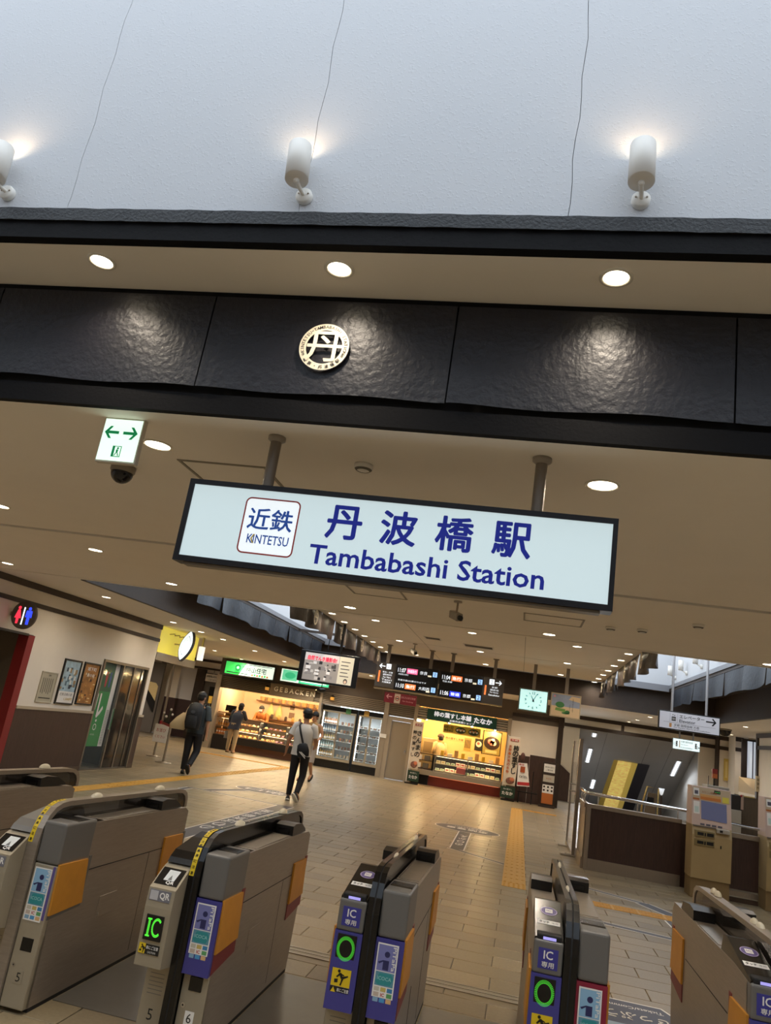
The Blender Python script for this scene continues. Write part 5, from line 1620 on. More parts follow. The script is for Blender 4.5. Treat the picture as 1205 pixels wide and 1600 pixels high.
# glass drink cases
def drink_case(x0, x1, label, side):
    t = thing('drink_case', label, 'display fridge', ((x0 + x1) / 2, 25.5, 0), 0, 'glass display fridges')
    body = mat('fridge_black', '#15130f', .4)
    m = MB()
    m.box(x0, x1, 25.22, 25.95, 0, .24, body).box(x0, x1, 25.22, 25.95, 1.82, 1.96, body).box(x0, x0 + .04, 25.22, 25.95, .24, 1.82, body).box(x1 - .04, x1, 25.22, 25.95, .24, 1.82, body)
    m.build('cabinet', t)
    MB().box(x0 + .04, x1 - .04, 25.86, 25.95, .24, 1.82, mat('fridge_liner', '#e2e8ea', .5)).build('liner', t)
    xm = (x0 + x1) / 2
    for a, b_ in ((x0 + .03, xm), (xm, x1 - .03)):
        d = MB()
        fr = mat('fridge_door_frame', '#b9ae98', .35, .4)
        d.box(a, b_, 25.17, 25.21, .25, .33, fr).box(a, b_, 25.17, 25.21, 1.76, 1.81, fr).box(a, a + .03, 25.17, 25.21, .33, 1.76, fr).box(b_ - .03, b_, 25.17, 25.21, .33, 1.76, fr)
        d.box(a + .03, b_ - .03, 25.185, 25.19, .33, 1.76, glass)
        o = d.build('door', t)
        MB().box(b_ - .03 if a < xm - .1 and b_ <= xm + .01 else a + .008, (b_ - .03 if a < xm - .1 and b_ <= xm + .01 else a + .008) + .022, 25.13, 25.17, .8, 1.2, chrome).build('handle', o)
    for z in (.36, .62, .88, 1.14, 1.40):
        MB().box(x0 + .05, x1 - .05, 25.3, 25.84, z - .015, z, mat('fridge_shelf', '#cdd3d4', .3)).build('shelf', t)
    cl = mat('fridge_tube', '#ffffff', .4, emit=7, ecol=(.86, .95, 1))
    for x in (x0 + .055, xm - .01, x1 - .075):
        MB().box(x, x + .02, 25.24, 25.26, .36, 1.76, cl).build('lamp_tube', t)
    lamp(t, 'AREA', 6, (0, -.24, 1.75), (0, 0, 0), (.9, .97, 1), sx=(x1 - x0) * .8, sy=.05)
    return t
drink_case(-6.54, -5.33, 'lit glass drink case full of bottles, beside the bakery', 0)
drink_case(-5.29, -4.43, 'lit glass case of small sweets, beside the plain door', 1)
def bottle_mesh(c, cap, h=.2, r=.032):
    return MB().lathe([(0, 0), (r, 0), (r, h * .6), (r * .4, h * .85), (r * .4, h * .95), (0, h * .95)], (0, 0, 0), c, 8).lathe([(0, h * .94), (r * .48, h * .94), (r * .48, h), (0, h)], (0, 0, 0), cap, 8).lathe([(r * 1.02, h * .2), (r * 1.02, h * .5)], (0, 0, 0), inkw, 8).mesh('bottle')
bt = [bottle_mesh(mat('drink_%d' % i, c, .2), mat('cap_%d' % i, q, .4)) for i, (c, q) in enumerate((('#a86a3a', '#4a8a4a'), ('#8aa0b0', '#2a4a9a'), ('#b7a05a', '#a03030'), ('#a9c7c4', '#5aa08a'), ('#b48a3a', '#d8d0b0')))]
dn = ('brown tea', 'blue labelled', 'green tea', 'clear water', 'amber juice')
for j, z in enumerate((1.40, 1.14, .88, .62, .36)):
    for k in range(7):
        o = bpy.data.objects.new('drink_bottle', bt[j])
        o.location = (-6.43 + .075 * k, 25.40, z)
        C.objects.link(o)
        tag(o, '%s bottle on the %s shelf of the drink case, %s from left' % (dn[j], ORD[j], ORD[k]), 'bottle', 'bottles on the %s shelf of the drink case' % ORD[j])
cup = [MB().lathe([(0, 0), (.035, 0), (.045, .09), (.047, .095), (0, .10)], (0, 0, 0), mat('pudding_%d' % i, c, .3), 8).mesh('dessert_cup') for i, c in enumerate(('#6a4a3a', '#b9a58a', '#a86a4a'))]
cakem = MB().box(-.05, .05, -.05, .05, 0, .05, mat('cake_dark', '#5a4438', .4)).box(-.052, .052, -.052, .052, .05, .062, mat('cake_icing', '#d8d0c4', .4)).mesh('boxed_cake')
for j, z in enumerate((1.40, 1.14, .88, .62, .36)):
    for k in range(4):
        o = bpy.data.objects.new('dessert_cup', cup[(j + k) % 3] if j < 3 else cup[j % 3])
        o.location = (-5.83 + .11 * k, 25.42, z)
        C.objects.link(o)
        tag(o, 'dessert cup on the %s shelf of the drink case, %s from left' % (ORD[j], ORD[k]), 'cup', 'dessert cups on the %s shelf' % ORD[j])
    for k in range(5):
        o = bpy.data.objects.new('boxed_cake', cakem)
        o.location = (-5.19 + .16 * k, 25.42, z)
        C.objects.link(o)
        tag(o, 'small boxed cake on the %s shelf of the sweets case, %s from left' % (ORD[j], ORD[k]), 'cake', 'cakes on the %s shelf of the sweets case' % ORD[j])
fit('shop_label', lambda m: m.box(-5.72, -5.55, 25.15, 25.169, 1.78, 1.96, mat('label_green', '#4f8a5a', .5)), 'small green label over the drink case', 'label')
fit('shop_label', lambda m: m.box(-5.10, -4.93, 25.15, 25.169, 1.80, 1.98, mat('label_yellow', '#c8a04a', .5)), 'small yellow label over the sweets case', 'label')
fit('shop_label', lambda m: m.box(-4.45, -4.22, 24.93, 24.97, 1.22, 1.34, paperw), 'white card on the post between the sweets case and the door', 'label')

# plain service door
dr = MB()
dc = mat('door_beige', '#9a8d79', .45)
dr.box(-4.27, -4.12, 24.99, 25.12, 0, 1.93, mat('door_frame_beige', '#a89b87', .45)).box(-3.50, -3.42, 24.99, 25.12, 0, 1.93, mat('door_frame_beige', '#a89b87', .45)).box(-4.12, -3.50, 24.99, 25.12, 1.80, 1.93, mat('door_frame_beige', '#a89b87', .45))
D3 = struct(dr.build('door_3'))
MB().box(-4.115, -3.505, 25.04, 25.09, .01, 1.795, dc, .004).build('door_leaf', D3)
MB().cyl((-3.57, 25.04, .90), (-3.57, 24.99, .90), .022, chrome, n=12).box(-3.60, -3.54, 25.035, 25.042, .82, .98, steel).build('door_handle', D3)

# ================================================================ SUSHI STALL
amb = mat('sushi_wall', '#e6c488', .6, var=.04, vscale=3)
ss = MB()
ss.box(-3.31, -.40, 26.9, 27.0, 0, 2.5, amb).box(-3.42, -3.31, 25.25, 27.0, 0, 2.5, amb).box(-.42, -.30, 25.25, 27.0, 0, 2.5, amb).box(-3.42, -.30, 25.2, 27.0, 2.42, 2.5, amb)
struct(ss.build('wall_sushi_stall'))
t = thing('sushi_sign', 'dark green shop sign with white lettering over the sushi stall', 'shop sign', (-1.88, 25.0, 2.0))
MB().box(-3.0, -.77, 24.96, 25.10, 2.0, 2.36, mat('sushi_green', '#12463a', .45), .004).build('board', t)
q = MB()
for a in ((-3.0, -.77, 2.345, 2.362), (-3.0, -.77, 1.998, 2.012)):
    q.box(a[0], a[1], 24.95, 24.965, a[2], a[3], mat('sushi_trim', '#6a8a78', .4, .3))
q.build('trim_strip', t)
q = MB()
wl3 = mat('sushi_letters', '#e9ecef', .5, emit=.45, ecol=(.85, .88, 1))
q.text('柿の葉すし本舗', (-2.18, 24.953, 2.215), wl3, h=.165, w=1.20, bold=.03)
q.text('たなか', (-1.20, 24.953, 2.20), wl3, h=.175, w=.58, bold=.04)
q.text('近鉄丹波橋ショップ', (-1.86, 24.953, 2.065), wl3, h=.065, w=.80, bold=.015)
q.build('lettering', t)
t = thing('sushi_counter', 'steel fronted counter of the sushi stall with a red glowing toe space', 'counter', (-1.85, 25.5, 0))
MB().box(-3.29, -.43, 25.08, 25.9, .30, .46, mat('counter_steel', '#a89c8a', .4, .4), .006).build('apron', t)
MB().box(-2.75, -.45, 25.35, 25.7, 0, .30, mat('toe_red', '#7a3428', .5)).box(-3.29, -2.75, 25.3, 25.7, 0, .30, mat('case_black', '#1c1715', .5)).build('toe_board', t)
MB().box(-2.7, -.5, 25.12, 25.14, .292, .30, mat('toe_lamp', '#ff7a50', .5, emit=1.6, ecol=(1, .28, .12))).build('lamp_strip', t)
lamp(t, 'AREA', .8, (.25, -.36, .285), (math.radians(20), 0, 0), (1, .32, .14), sx=2.0, sy=.03)
t = thing('sushi_showcase', 'glass sushi showcase with two lit shelves of packed boxes', 'showcase', (-1.6, 25.4, .46))
cb = mat('case_steel_dark', '#3a2c22', .4)
MB().box(-2.62, -.46, 25.75, 25.78, .46, .93, cb).box(-2.62, -2.60, 25.14, 25.75, .46, .93, cb).box(-.48, -.46, 25.14, 25.75, .46, .93, cb).box(-1.56, -1.54, 25.16, 25.75, .46, .93, cb).build('frame', t)
MB().box(-2.64, -.44, 25.10, 25.80, .93, .96, mat('case_rim', '#7a6a54', .35, .4)).build('top', t)
for z in (.50, .71):
    MB().box(-2.60, -.48, 25.18 + (.12 if z > .6 else 0), 25.74, z - .02, z, mat('case_shelf_steel', '#cbb995', .35, .4)).build('shelf', t)
    MB().box(-2.58, -.5, 25.5, 25.52, z + .195, z + .205, mat('case_lamp', '#ffe2b0', .4, emit=5, ecol=(1, .75, .4))).build('lamp_strip', t)
lamp(t, 'AREA', 5, (.05, -.12, .44), (math.radians(-20), 0, 0), (1, .76, .44), sx=2.0, sy=.03)
lamp(t, 'AREA', 5, (.05, -.16, .225), (math.radians(-20), 0, 0), (1, .76, .44), sx=2.0, sy=.03)
MB().box(-2.62, -.46, 25.13, 25.137, .47, .93, glass).build('glass_front', t)
sbx = [MB().box(-w, w, -.045, .045, 0, h, mat('sushi_box_%d' % i, c, .5)).box(-w * .7, w * .7, -.0465, -.045, h * .3, h * .7, mat('sushi_band_%d' % i, b_, .5)).mesh('sushi_box') for i, (w, h, c, b_) in enumerate(((.065, .085, '#efe2c0', '#c8a860'), (.06, .06, '#d8e0c8', '#5a8a4a'), (.07, .10, '#f2ead6', '#b04030')))]
rnd = random.Random(8)
for j, z in enumerate((.71, .50)):
    for k in range(13):
        o = bpy.data.objects.new('sushi_box', sbx[(k // 2 + j) % 3])
        o.location = (-2.50 + .160 * k, 25.42 - .08 * j, z)
        C.objects.link(o)
        tag(o, ('cream', 'green banded', 'red banded')[(k // 2 + j) % 3] + ' sushi box on the %s shelf of the sushi showcase, %s from left' % (('upper', 'lower')[j], ORD[k]), 'box', 'sushi boxes on the %s shelf' % ('upper', 'lower')[j])
fit('gift_pack', lambda m: m.box(-1.88, -1.59, 25.20, 25.29, .50, .68, mat('pack_red', '#a83c30', .5, var=.4, vscale=40), .01), 'red wrapped pack in the middle of the sushi showcase', 'pack')
for k in range(9):
    o = tag(MB().box(-2.45 + .22 * k, -2.45 + .22 * k + (.10, .15, .12)[k % 3], 25.3 + .1 * (k % 2), 25.42 + .1 * (k % 2), .96, .96 + (.16, .10, .22)[k % 3], (mat('cnt_gold', '#d8b030', .5), mat('cnt_cream', '#efe6cc', .5), mat('cnt_tan', '#c89a5a', .5))[k % 3], .006).build('gift_box'), ('gold', 'cream', 'tan')[k % 3] + ' box standing on top of the sushi showcase, %s from left' % ORD[k], 'box', 'boxes on top of the sushi showcase')
t = thing('service_shelf', 'dark service shelf with two tiers at the left end of the sushi counter', 'shelf', (-2.95, 25.4, .46))
MB().box(-3.24, -2.66, 25.2, 25.7, .46, .50, cb).box(-3.24, -2.66, 25.2, 25.7, .72, .74, cb).box(-3.24, -2.66, 25.2, 25.7, .93, .96, cb).box(-3.24, -3.22, 25.2, 25.7, .5, .93, cb).box(-2.68, -2.66, 25.2, 25.7, .5, .93, cb).build('case', t)
for k, (x, z) in enumerate(((-3.12, .50), (-2.88, .50), (-3.12, .74), (-2.85, .74))):
    tag(MB().box(x - .09, x + .09, 25.22, 25.34, z, z + .15, (paperw, mat('crt_grey', '#6a655c', .5))[k % 2], .004).build('carton'), ('white' if k % 2 == 0 else 'grey') + ' carton on the %s tier of the sushi service shelf' % ('lower', 'lower', 'upper', 'upper')[k], 'carton', 'cartons on the sushi service shelf')
fit('steel_cabinet', lambda m: m.box(-3.2, -2.72, 26.3, 26.8, 0, 1.42, mat('cab_steel', '#b5a888', .35, .5), .01).box(-3.15, -2.77, 26.295, 26.3, .9, 1.3, mat('cab_panel', '#8a7c64', .4, .4)), 'steel cabinet behind the sushi clerk', 'cabinet')
def back_poster(x0, x1, z0, z1, y_, label, paint):
    t = thing('stall_poster', label, 'poster', ((x0 + x1) / 2, y_, z0), 0, 'posters in the sushi stall')
    m = MB()
    Q = lambda u0, u1, v0, v1, mm, e=.001: m.quad([(x0 + (x1 - x0) * u, y_ - .012 - e, z0 + (z1 - z0) * v) for u, v in ((u0, v0), (u1, v0), (u1, v1), (u0, v1))], mm)
    P = lambda u, v, e=.004: (x0 + (x1 - x0) * u, y_ - .012 - e, z0 + (z1 - z0) * v)
    m.box(x0, x1, y_ - .012, y_, z0, z1, mat('poster_board', '#c9b060', .5))
    paint(m, Q, P)
    m.build('board', t)
    return t
def bp1(m, Q, P):
    Q(.02, .98, .04, .96, mat('menu_gold', '#d8b44a', .5))
    m.text('9月1日', P(.14, .66), inkk, h=.10, w=.3, bold=.03)
    m.text('季節限定', P(.15, .3), inkk, h=.07, w=.3, bold=.02)
    for u in (.47, .82):
        m.disc(P(u, .5), .17, (1, 0, 0), (0, 0, 1), mat('dish_dark', '#2f3a26', .5), 16, .10)
        for k in range(5):
            m.disc(P(u - .09 + .045 * k, .5 + .08 * (k % 2), .006), .035, (1, 0, 0), (0, 0, 1), (inkw, mat('fish_pink', '#d88a6a', .5))[k % 2], 8)
o = back_poster(-2.46, -1.26, 1.68, 1.95, 25.3, 'long gold menu board hung across the top of the sushi stall', bp1)
MB().tube([(-2.3, 25.3, 1.95), (-2.3, 25.3, 2.42)], .006, black, 6).tube([(-1.4, 25.3, 1.95), (-1.4, 25.3, 2.42)], .006, black, 6).build('hanger', o)
def bp2(m, Q, P):
    Q(.0, 1, .0, 1, black, .0005)
    Q(.05, .95, .03, .97, mat('poster_olive', '#9a8a4a', .5, var=.3, vscale=8))
    m.disc(P(.5, .5), .26, (1, 0, 0), (0, 0, 1), mat('bowl_black', '#2a1c18', .4), 24, .21)
    for u, v in ((.40, .56), (.55, .60), (.50, .50), (.62, .50)):
        m.disc(P(u, v, .006), .075, (1, 0, 0), (0, 0, 1), (mat('fish_red', '#d86a5a', .5), mat('fish_pale', '#ecc0a8', .5))[(u > .5) * 1], 12)
    Q(.2, .8, .08, .2, mat('poster_light', '#c9c08a', .5), .003)
back_poster(-1.20, -.58, 1.20, 1.95, 26.0, 'tall poster of a dark bowl of red fish at the right of the sushi stall', bp2).children[0]
o = [x for x in C.objects if x.get('label', '').startswith('tall poster of a dark bowl')][0]
MB().tube([(-1.1, 26.0, 1.95), (-1.1, 26.0, 2.42)], .006, black, 6).tube([(-.68, 26.0, 1.95), (-.68, 26.0, 2.42)], .006, black, 6).build('hanger', o)
def bp3(m, Q, P):
    Q(.05, .95, .03, .97, mat('menu_tan', '#b9934a', .5))
    for k in range(4):
        Q(.15 + .2 * k, .25 + .2 * k, .2, .85, inkk, .003)
back_poster(-1.85, -1.6, 1.2, 1.62, 26.88, 'narrow tan menu with dark columns on the back wall of the sushi stall', bp3)
def bp4(m, Q, P):
    Q(.05, .95, .03, .97, inkk)
    m.disc(P(.5, .55), .10, (1, 0, 0), (0, 0, 1), inkw, 12)
    m.disc(P(.45, .6, .006), .05, (1, 0, 0), (0, 0, 1), mat('fish_red', '#d86a5a', .5), 10)
back_poster(-1.5, -1.2, 1.25, 1.66, 26.88, 'small black dish poster on the back wall of the sushi stall', bp4)
fit('wall_lettering', lambda m: m.text('柿の葉すし本舗 たなか', (-2.05, 26.89, 1.52), mat('wall_brown_ink', '#7a5a2a', .6), h=.075, w=.9, bold=.02).box(-2.5, -1.6, 26.892, 26.9, 1.455, 1.46, mat('wall_brown_ink', '#7a5a2a', .6)), 'small brown shop name lettering on the back wall of the sushi stall', 'lettering')
for k in range(4):
    t = thing('spot_lamp', 'small black track spotlight under the lintel of the sushi stall, %s from left' % ORD[k], 'lamp', (-3.1 + .75 * k, 25.5, 2.42), 0, 'track spotlights of the sushi stall')
    MB().cyl((0, 0, 0), (0, 0, -.32), .012, black, n=6).build('stem', t, True)
    MB().cyl((0, .02, -.30), (.03, -.05, -.42), .05, black, .06, n=10).build('shade', t, True)
    MB().disc((.031, -.052, -.424), .045, (1, 0, 0), (0, .86, -.5), lens, 12).build('lamp_face', t, True)
    lamp(t, 'POINT', 40, (0, .3, -.5), col=(1, .74, .36), size=.08)

# flags, boards and stands in front of the shops
def flag(x, y_, z0, z1, w, label, cols, head, under, lean=0.0):
    t = thing('banner_stand', label, 'banner', (x, y_, 0), 0, 'banners beside the sushi stall')
    m = MB()
    fn = lambda u, v: (x - w / 2 + w * u + lean * v, y_ - .01 - .02 * math.sin(3 * v * PI + u), z0 + (z1 - z0) * v)
    m.grid(6, 14, fn, mat('banner_cloth', '#e2d3bd', .7))
    m.build('cloth', t)
    q = MB()
    for i, (s_, u, hgt, col) in enumerate(cols):
        n = len(s_)
        for k, ch in enumerate(s_):
            v = .84 - .60 * (k + .5) / n
            p = fn(u, v)
            q.text(ch, (p[0], p[1] - .022, p[2]), col, h=hgt, bold=.03)
    p = fn(.5, .94)
    q.box(p[0] - w * .35, p[0] + w * .35, p[1] - .023, p[1] - .02, p[2] - .035, p[2] + .035, mat('banner_red', '#b84a3a', .6))
    q.text(head, (p[0], p[1] - .026, p[2]), inkw, h=.05, w=w * .55)
    q.ball(tuple(fn(.55, .10)[i] - (0, .025, 0)[i] for i in range(3)), (w * .36, .01, .10), mat('banner_food', '#8a5a4a', .6, var=.5, vscale=20), 12, 6)
    q.ball(tuple(fn(.7, .13)[i] - (0, .035, 0)[i] for i in range(3)), (w * .2, .01, .06), mat('banner_food2', '#d8805a', .6), 10, 6)
    q.build('print', t)
    q = MB()
    q.cyl((x - w / 2 - .02, y_ + .01, .02), (x - w / 2 - .02 + lean, y_ + .01, z1 + .06), .012, inkw, n=8).cyl((x - w / 2 - .02 + lean, y_ + .01, z1 + .01), (x + w / 2 + lean, y_ + .01, z1 + .01), .008, inkw, n=8)
    q.box(x - .2, x + .2, y_ - .12, y_ + .14, 0, .04, black)
    q.build('pole', t)
    g_ = MB()
    gx0, gx1 = under
    g_.box(gx0, gx1, y_ - .06, y_ - .03, .08, .40, mat('board_green', '#1f3a26', .6), .004)
    g_.text('たなか', ((gx0 + gx1) / 2, y_ - .062, .21), inkw, h=.10, w=(gx1 - gx0) * .75, bold=.03)
    g_.text('柿の葉すし', ((gx0 + gx1) / 2, y_ - .062, .33), inkw, h=.045, w=(gx1 - gx0) * .6)
    g_.build('weight_board', t, label='green board with white lettering')
flag(-3.18, 24.62, .44, 1.87, .30, 'tall pale banner with black lettering left of the sushi stall', (('さんまの', .72, .16, inkk), ('柿の葉すし', .24, .11, inkk)), '季節', (-3.32, -2.96))
flag(-.20, 24.62, .44, 1.86, .36, 'tall pale banner with black and orange lettering right of the sushi stall', (('柿の葉すし', .72, .17, inkk), ('吉野・大和の名物', .22, .085, mat('banner_orange', '#c8682a', .6))), '名物', (-.44, .0), .05)
t = thing('menu_easel', 'leaning white and red menu board on a dark stand', 'menu board', (.2, 24.55, 0))
m = MB()
m.quad([(.04, 24.50, .47), (.42, 24.50, .50), (.29, 24.56, 1.16), (.02, 24.56, 1.14)], paperw)
m.quad([(.05, 24.495, .50), (.41, 24.495, .53), (.40, 24.505, .62), (.05, 24.505, .59)], inkr)
m.box(.10, .24, 24.51, 24.515, .88, 1.05, mat('menu_rust', '#a8502a', .5))
m.text('にゅうめん', (.21, 24.50, .76), inkk, h=.08, w=.24, bold=.03)
m.text('限定', (.13, 24.54, 1.10), inkr, h=.06, w=.16, bold=.02)
m.build('board', t)
m = MB()
m.tube([(.12, 24.60, 0), (.12, 24.60, 1.35)], .014, black, 8).tube([(.50, 24.60, 0), (.50, 24.60, .95)], .014, black, 8).box(.06, .66, 24.58, 24.62, .30, .34, black).tube([(.10, 24.7, 0), (.10, 24.62, .3)], .012, black, 6).ball((.14, 24.58, 1.34), (.07, .04, .12), mat('easel_figure', '#5a3a34', .6), 10, 6)
m.build('stand', t)
t = thing('info_stand', 'narrow dark notice stand with two white plates and an orange panel', 'notice stand', (.97, 24.62, 0))
MB().box(.76, 1.17, 24.60, 24.66, .05, 1.30, mat('stand_brown', '#33251e', .5), .004).box(.72, 1.2, 24.5, 24.76, 0, .05, mat('stand_brown', '#33251e', .5)).build('panel', t)
q = MB()
q.box(.80, 1.13, 24.585, 24.6, 1.0, 1.24, paperw).text('遺失物のお預かり', (.965, 24.582, 1.15), inkk, h=.05, w=.27).text('ご案内所', (.965, 24.582, 1.07), inkk, h=.05, w=.2)
q.box(.80, 1.13, 24.585, 24.6, .72, .92, mat('plate_grey', '#b9b2a4', .5)).text('駅長室', (.965, 24.582, .82), mat('ink_orange', '#a8682a', .6), h=.05)
q.box(.80, 1.13, 24.585, 24.6, .10, .40, mat('panel_orange', '#b8682a', .5)).box(.80, 1.13, 24.585, 24.6, .40, .64, paperw)
for k in range(6):
    q.disc((.85 + .115 * (k % 3), 24.583, .58 - .10 * (k // 3)), .03, (1, 0, 0), (0, 0, 1), inkk, 10)
q.build('plates', t)

# ================================================================ HANGING SIGNS OVER THE CONCOURSE
polem = mat('hang_pole_grey', '#8a8177', .4, .3)
t = thing('departure_board', 'black lit departure board in four panels hung from the raised ceiling', 'departure board', (-2.12, 19.1, 2.52))
caseg = mat('board_case_grey', '#4f4a46', .45)
scr = mat('board_screen', '#0a0b0f', .3)
m = MB()
m.box(-3.73, -3.235, 19.08, 19.25, 2.55, 3.15, caseg).build('side_panel', t)
MB().box(-1.02, -.515, 19.08, 19.25, 2.52, 3.15, caseg).build('side_panel', t)
m = MB()
m.box(-3.23, -2.14, 19.06, 19.26, 2.53, 3.15, mat('board_case_black', '#151417', .4)).build('case', t)
MB().box(-2.10, -1.025, 19.06, 19.26, 2.51, 3.14, mat('board_case_black', '#151417', .4)).build('case', t)
m = MB()
m.box(-3.73, -.515, 19.05, 19.27, 2.49, 2.515, mat('board_rail', '#9a8a6a', .35, .5))
m.build('lower_rail', t)
m = MB()
m.box(-3.20, -2.17, 19.05, 19.06, 2.56, 3.12, scr).build('screen', t)
MB().box(-2.07, -1.05, 19.05, 19.06, 2.54, 3.11, scr).build('screen', t)
E_ = lambda nm, c, e=1.0: mat(nm, tuple(c), .5, emit=e, ecol=tuple(c))
dw = E_('dot_white', (.85, .92, 1.0), 1.0)
dp, do, db_, dc_ = E_('dot_pink', (.85, .12, .28)), E_('dot_orange', (.85, .20, .05)), E_('dot_blue', (.03, .05, .75)), E_('dot_cyan', (.30, .52, .85))
dye, dki = E_('dot_cream', (.8, .75, .55), .8), mat('dot_ink', '#101018', .5)
m = MB()
Y1 = 19.047
def line(xo, z, tm_, kind, kc, dest, plat, w=1.0):
    m.text(tm_, (xo + .11, Y1, z), dw, h=.105, w=.20, bold=.01)
    m.quad([(xo + .24, Y1, z - .065), (xo + .51, Y1, z - .065), (xo + .51, Y1, z + .065), (xo + .24, Y1, z + .065)], kc)
    m.text(kind, (xo + .375, Y1 - .002, z), dw, h=.075, w=.22, bold=.01)
    n = len(dest)
    m.text(dest, (xo + .555 + .055 * n, Y1, z), dw, h=.085, w=.085 * n + .02)
    m.quad([(xo + .90, Y1, z - .06), (xo + 1.01, Y1, z - .06), (xo + 1.01, Y1, z + .06), (xo + .90, Y1, z + .06)], dc_)
    m.text(plat, (xo + .955, Y1 - .002, z), dki, h=.09)
    m.quad([(xo + .78, Y1, z - .075), (xo + .87, Y1, z - .075), (xo + .87, Y1, z - .035), (xo + .78, Y1, z - .035)], dye)
line(-3.18, 3.02, '11:07', '快速急行', dp, '奈良', '1')
line(-3.18, 2.64, '11:10', '急行', do, '大和西', '1')
m.text('大和西大寺行', (-3.02, Y1, 2.92), dw, h=.04, w=.26)
m.text('京都方面は2番のりばです', (-2.78, Y1, 2.78), dw, h=.042, w=.72)
line(-2.05, 3.0, '11:04', '急行', do, '京都', '2')
line(-2.05, 2.62, '11:06', '普通', db_, '京都', '2')
m.text('竹田 京都', (-1.90, Y1, 2.90), dw, h=.042, w=.24)
m.build('display_text', t)
m = MB()
Y2 = 19.076
def arrow(mb, cx, cz, s, d, mm, yv):
    mb.quad([(cx - .5 * s, yv, cz - .07 * s), (cx + .5 * s, yv, cz - .07 * s), (cx + .5 * s, yv, cz + .07 * s), (cx - .5 * s, yv, cz + .07 * s)], mm)
    for e in (-1, 1):
        mb.quad([(cx + d * .5 * s, yv, cz), (cx + d * .40 * s, yv, cz + e * .0 * s - .06 * s * 0), (cx + d * .10 * s, yv, cz + e * .34 * s), (cx + d * .22 * s, yv, cz + e * .42 * s), (cx + d * .58 * s, yv, cz)], mm)
arrow(m, -3.58, 3.06, .14, -1, dw, Y2)
m.quad([(-3.48, Y2, 3.0), (-3.36, Y2, 3.0), (-3.36, Y2, 3.13), (-3.48, Y2, 3.13)], dw)
m.text('1', (-3.42, Y2 - .002, 3.065), dki, h=.09)
m.quad([(-3.66, Y2, 2.66), (-3.62, Y2, 2.66), (-3.62, Y2, 2.94), (-3.66, Y2, 2.94)], do)
for k, s_ in enumerate(('奈良・天理', '橿原神宮前', 'For Nara', 'Tenri', '大阪難波')):
    m.text(s_, (-3.43, Y2, 2.92 - .062 * k), dw, h=.042, w=.26 - .03 * (k % 3))
m.quad([(-.87, Y2, 2.98), (-.75, Y2, 2.98), (-.75, Y2, 3.11), (-.87, Y2, 3.11)], dw)
m.text('2', (-.81, Y2 - .002, 3.045), dki, h=.09)
arrow(m, -.65, 3.04, .14, 1, dw, Y2)
m.quad([(-.97, Y2, 2.72), (-.93, Y2, 2.72), (-.93, Y2, 2.95), (-.97, Y2, 2.95)], do)
for k, s_ in enumerate(('京都', '国際会館 方面', 'For Kyoto', 'Kokusaikaikan')):
    m.text(s_, (-.73, Y2, 2.92 - .062 * k), dw, h=.042, w=.14 + .06 * (k % 2) + .06 * (k > 1))
m.build('side_text', t)
for x in (-3.48, -2.375, -1.83, -.764):
    MB().box(x - .04, x + .04, 19.12, 19.20, 3.13, 3.62, polem).box(x - .07, x + .07, 19.09, 19.23, 3.60, 3.62, polem).build('pole', t)
t = thing('smoking_sign', 'dark red no smoking sign hung under the departure board', 'sign', (-3.0, 19.1, 2.19))
MB().box(-3.43, -2.61, 19.10, 19.14, 2.19, 2.44, mat('sign_dark_red', '#7d1a26', .45), .003).build('board', t)
m = MB()
arrow(m, -3.30, 2.34, .14, -1, mat('sign_pinkish', '#e0a8a8', .5), 19.096)
m.quad([(-3.17, 19.097, 2.20), (-3.02, 19.097, 2.20), (-3.02, 19.097, 2.43), (-3.17, 19.097, 2.43)], mat('sign_buff', '#cdbca4', .5))
m.ring((-3.095, 19.094, 2.315), .055, .040, (1, 0, 0), (0, 0, 1), inkr, 18)
m.box(-3.13, -3.06, 19.092, 19.094, 2.305, 2.325, inkk)
m.text('改札内は終日禁煙', (-2.82, 19.096, 2.36), mat('sign_pinkish', '#e0a8a8', .5), h=.055, w=.36)
m.text('No Smoking', (-2.82, 19.096, 2.27), mat('sign_pinkish', '#e0a8a8', .5), h=.04, w=.26)
m.build('print', t)
for x in (-3.25, -2.8):
    MB().cyl((x, 19.12, 2.44), (x, 19.12, 2.50), .012, polem, n=8).build('rod', t)
t = thing('station_clock', 'square lit pale blue clock hung from the raised ceiling', 'clock', (.222, 19.1, 2.49))
m = MB().box(-.128, .573, 19.08, 19.20, 2.485, 3.012, mat('clock_case', '#6f7a70', .4, .3), .006)
m.build('case', t)
MB().box(-.10, .545, 19.075, 19.08, 2.51, 2.985, mat('clock_face', '#bfe6e2', .4, emit=.70, ecol=(.60, 1.0, .98))).build('lit_face', t)
m = MB()
cx, cz = .222, 2.748
for n in range(1, 13):
    a = math.radians(90 - 30 * n)
    if n in (12, 3, 6, 9):
        m.text(str(n), (cx + .185 * math.cos(a), 19.072, cz + .172 * math.sin(a)), inkk, h=.062, bold=.02)
    else:
        c_, s_ = math.cos(a), math.sin(a)
        p = Vector((cx + .19 * c_, 19.072, cz + .18 * s_))
        u, w = Vector((c_, 0, s_)), Vector((-s_, 0, c_))
        m.quad([p + u * .02 + w * .008, p - u * .02 + w * .008, p - u * .02 - w * .008, p + u * .02 - w * .008], inkk)
m.build('hour_marks', t)
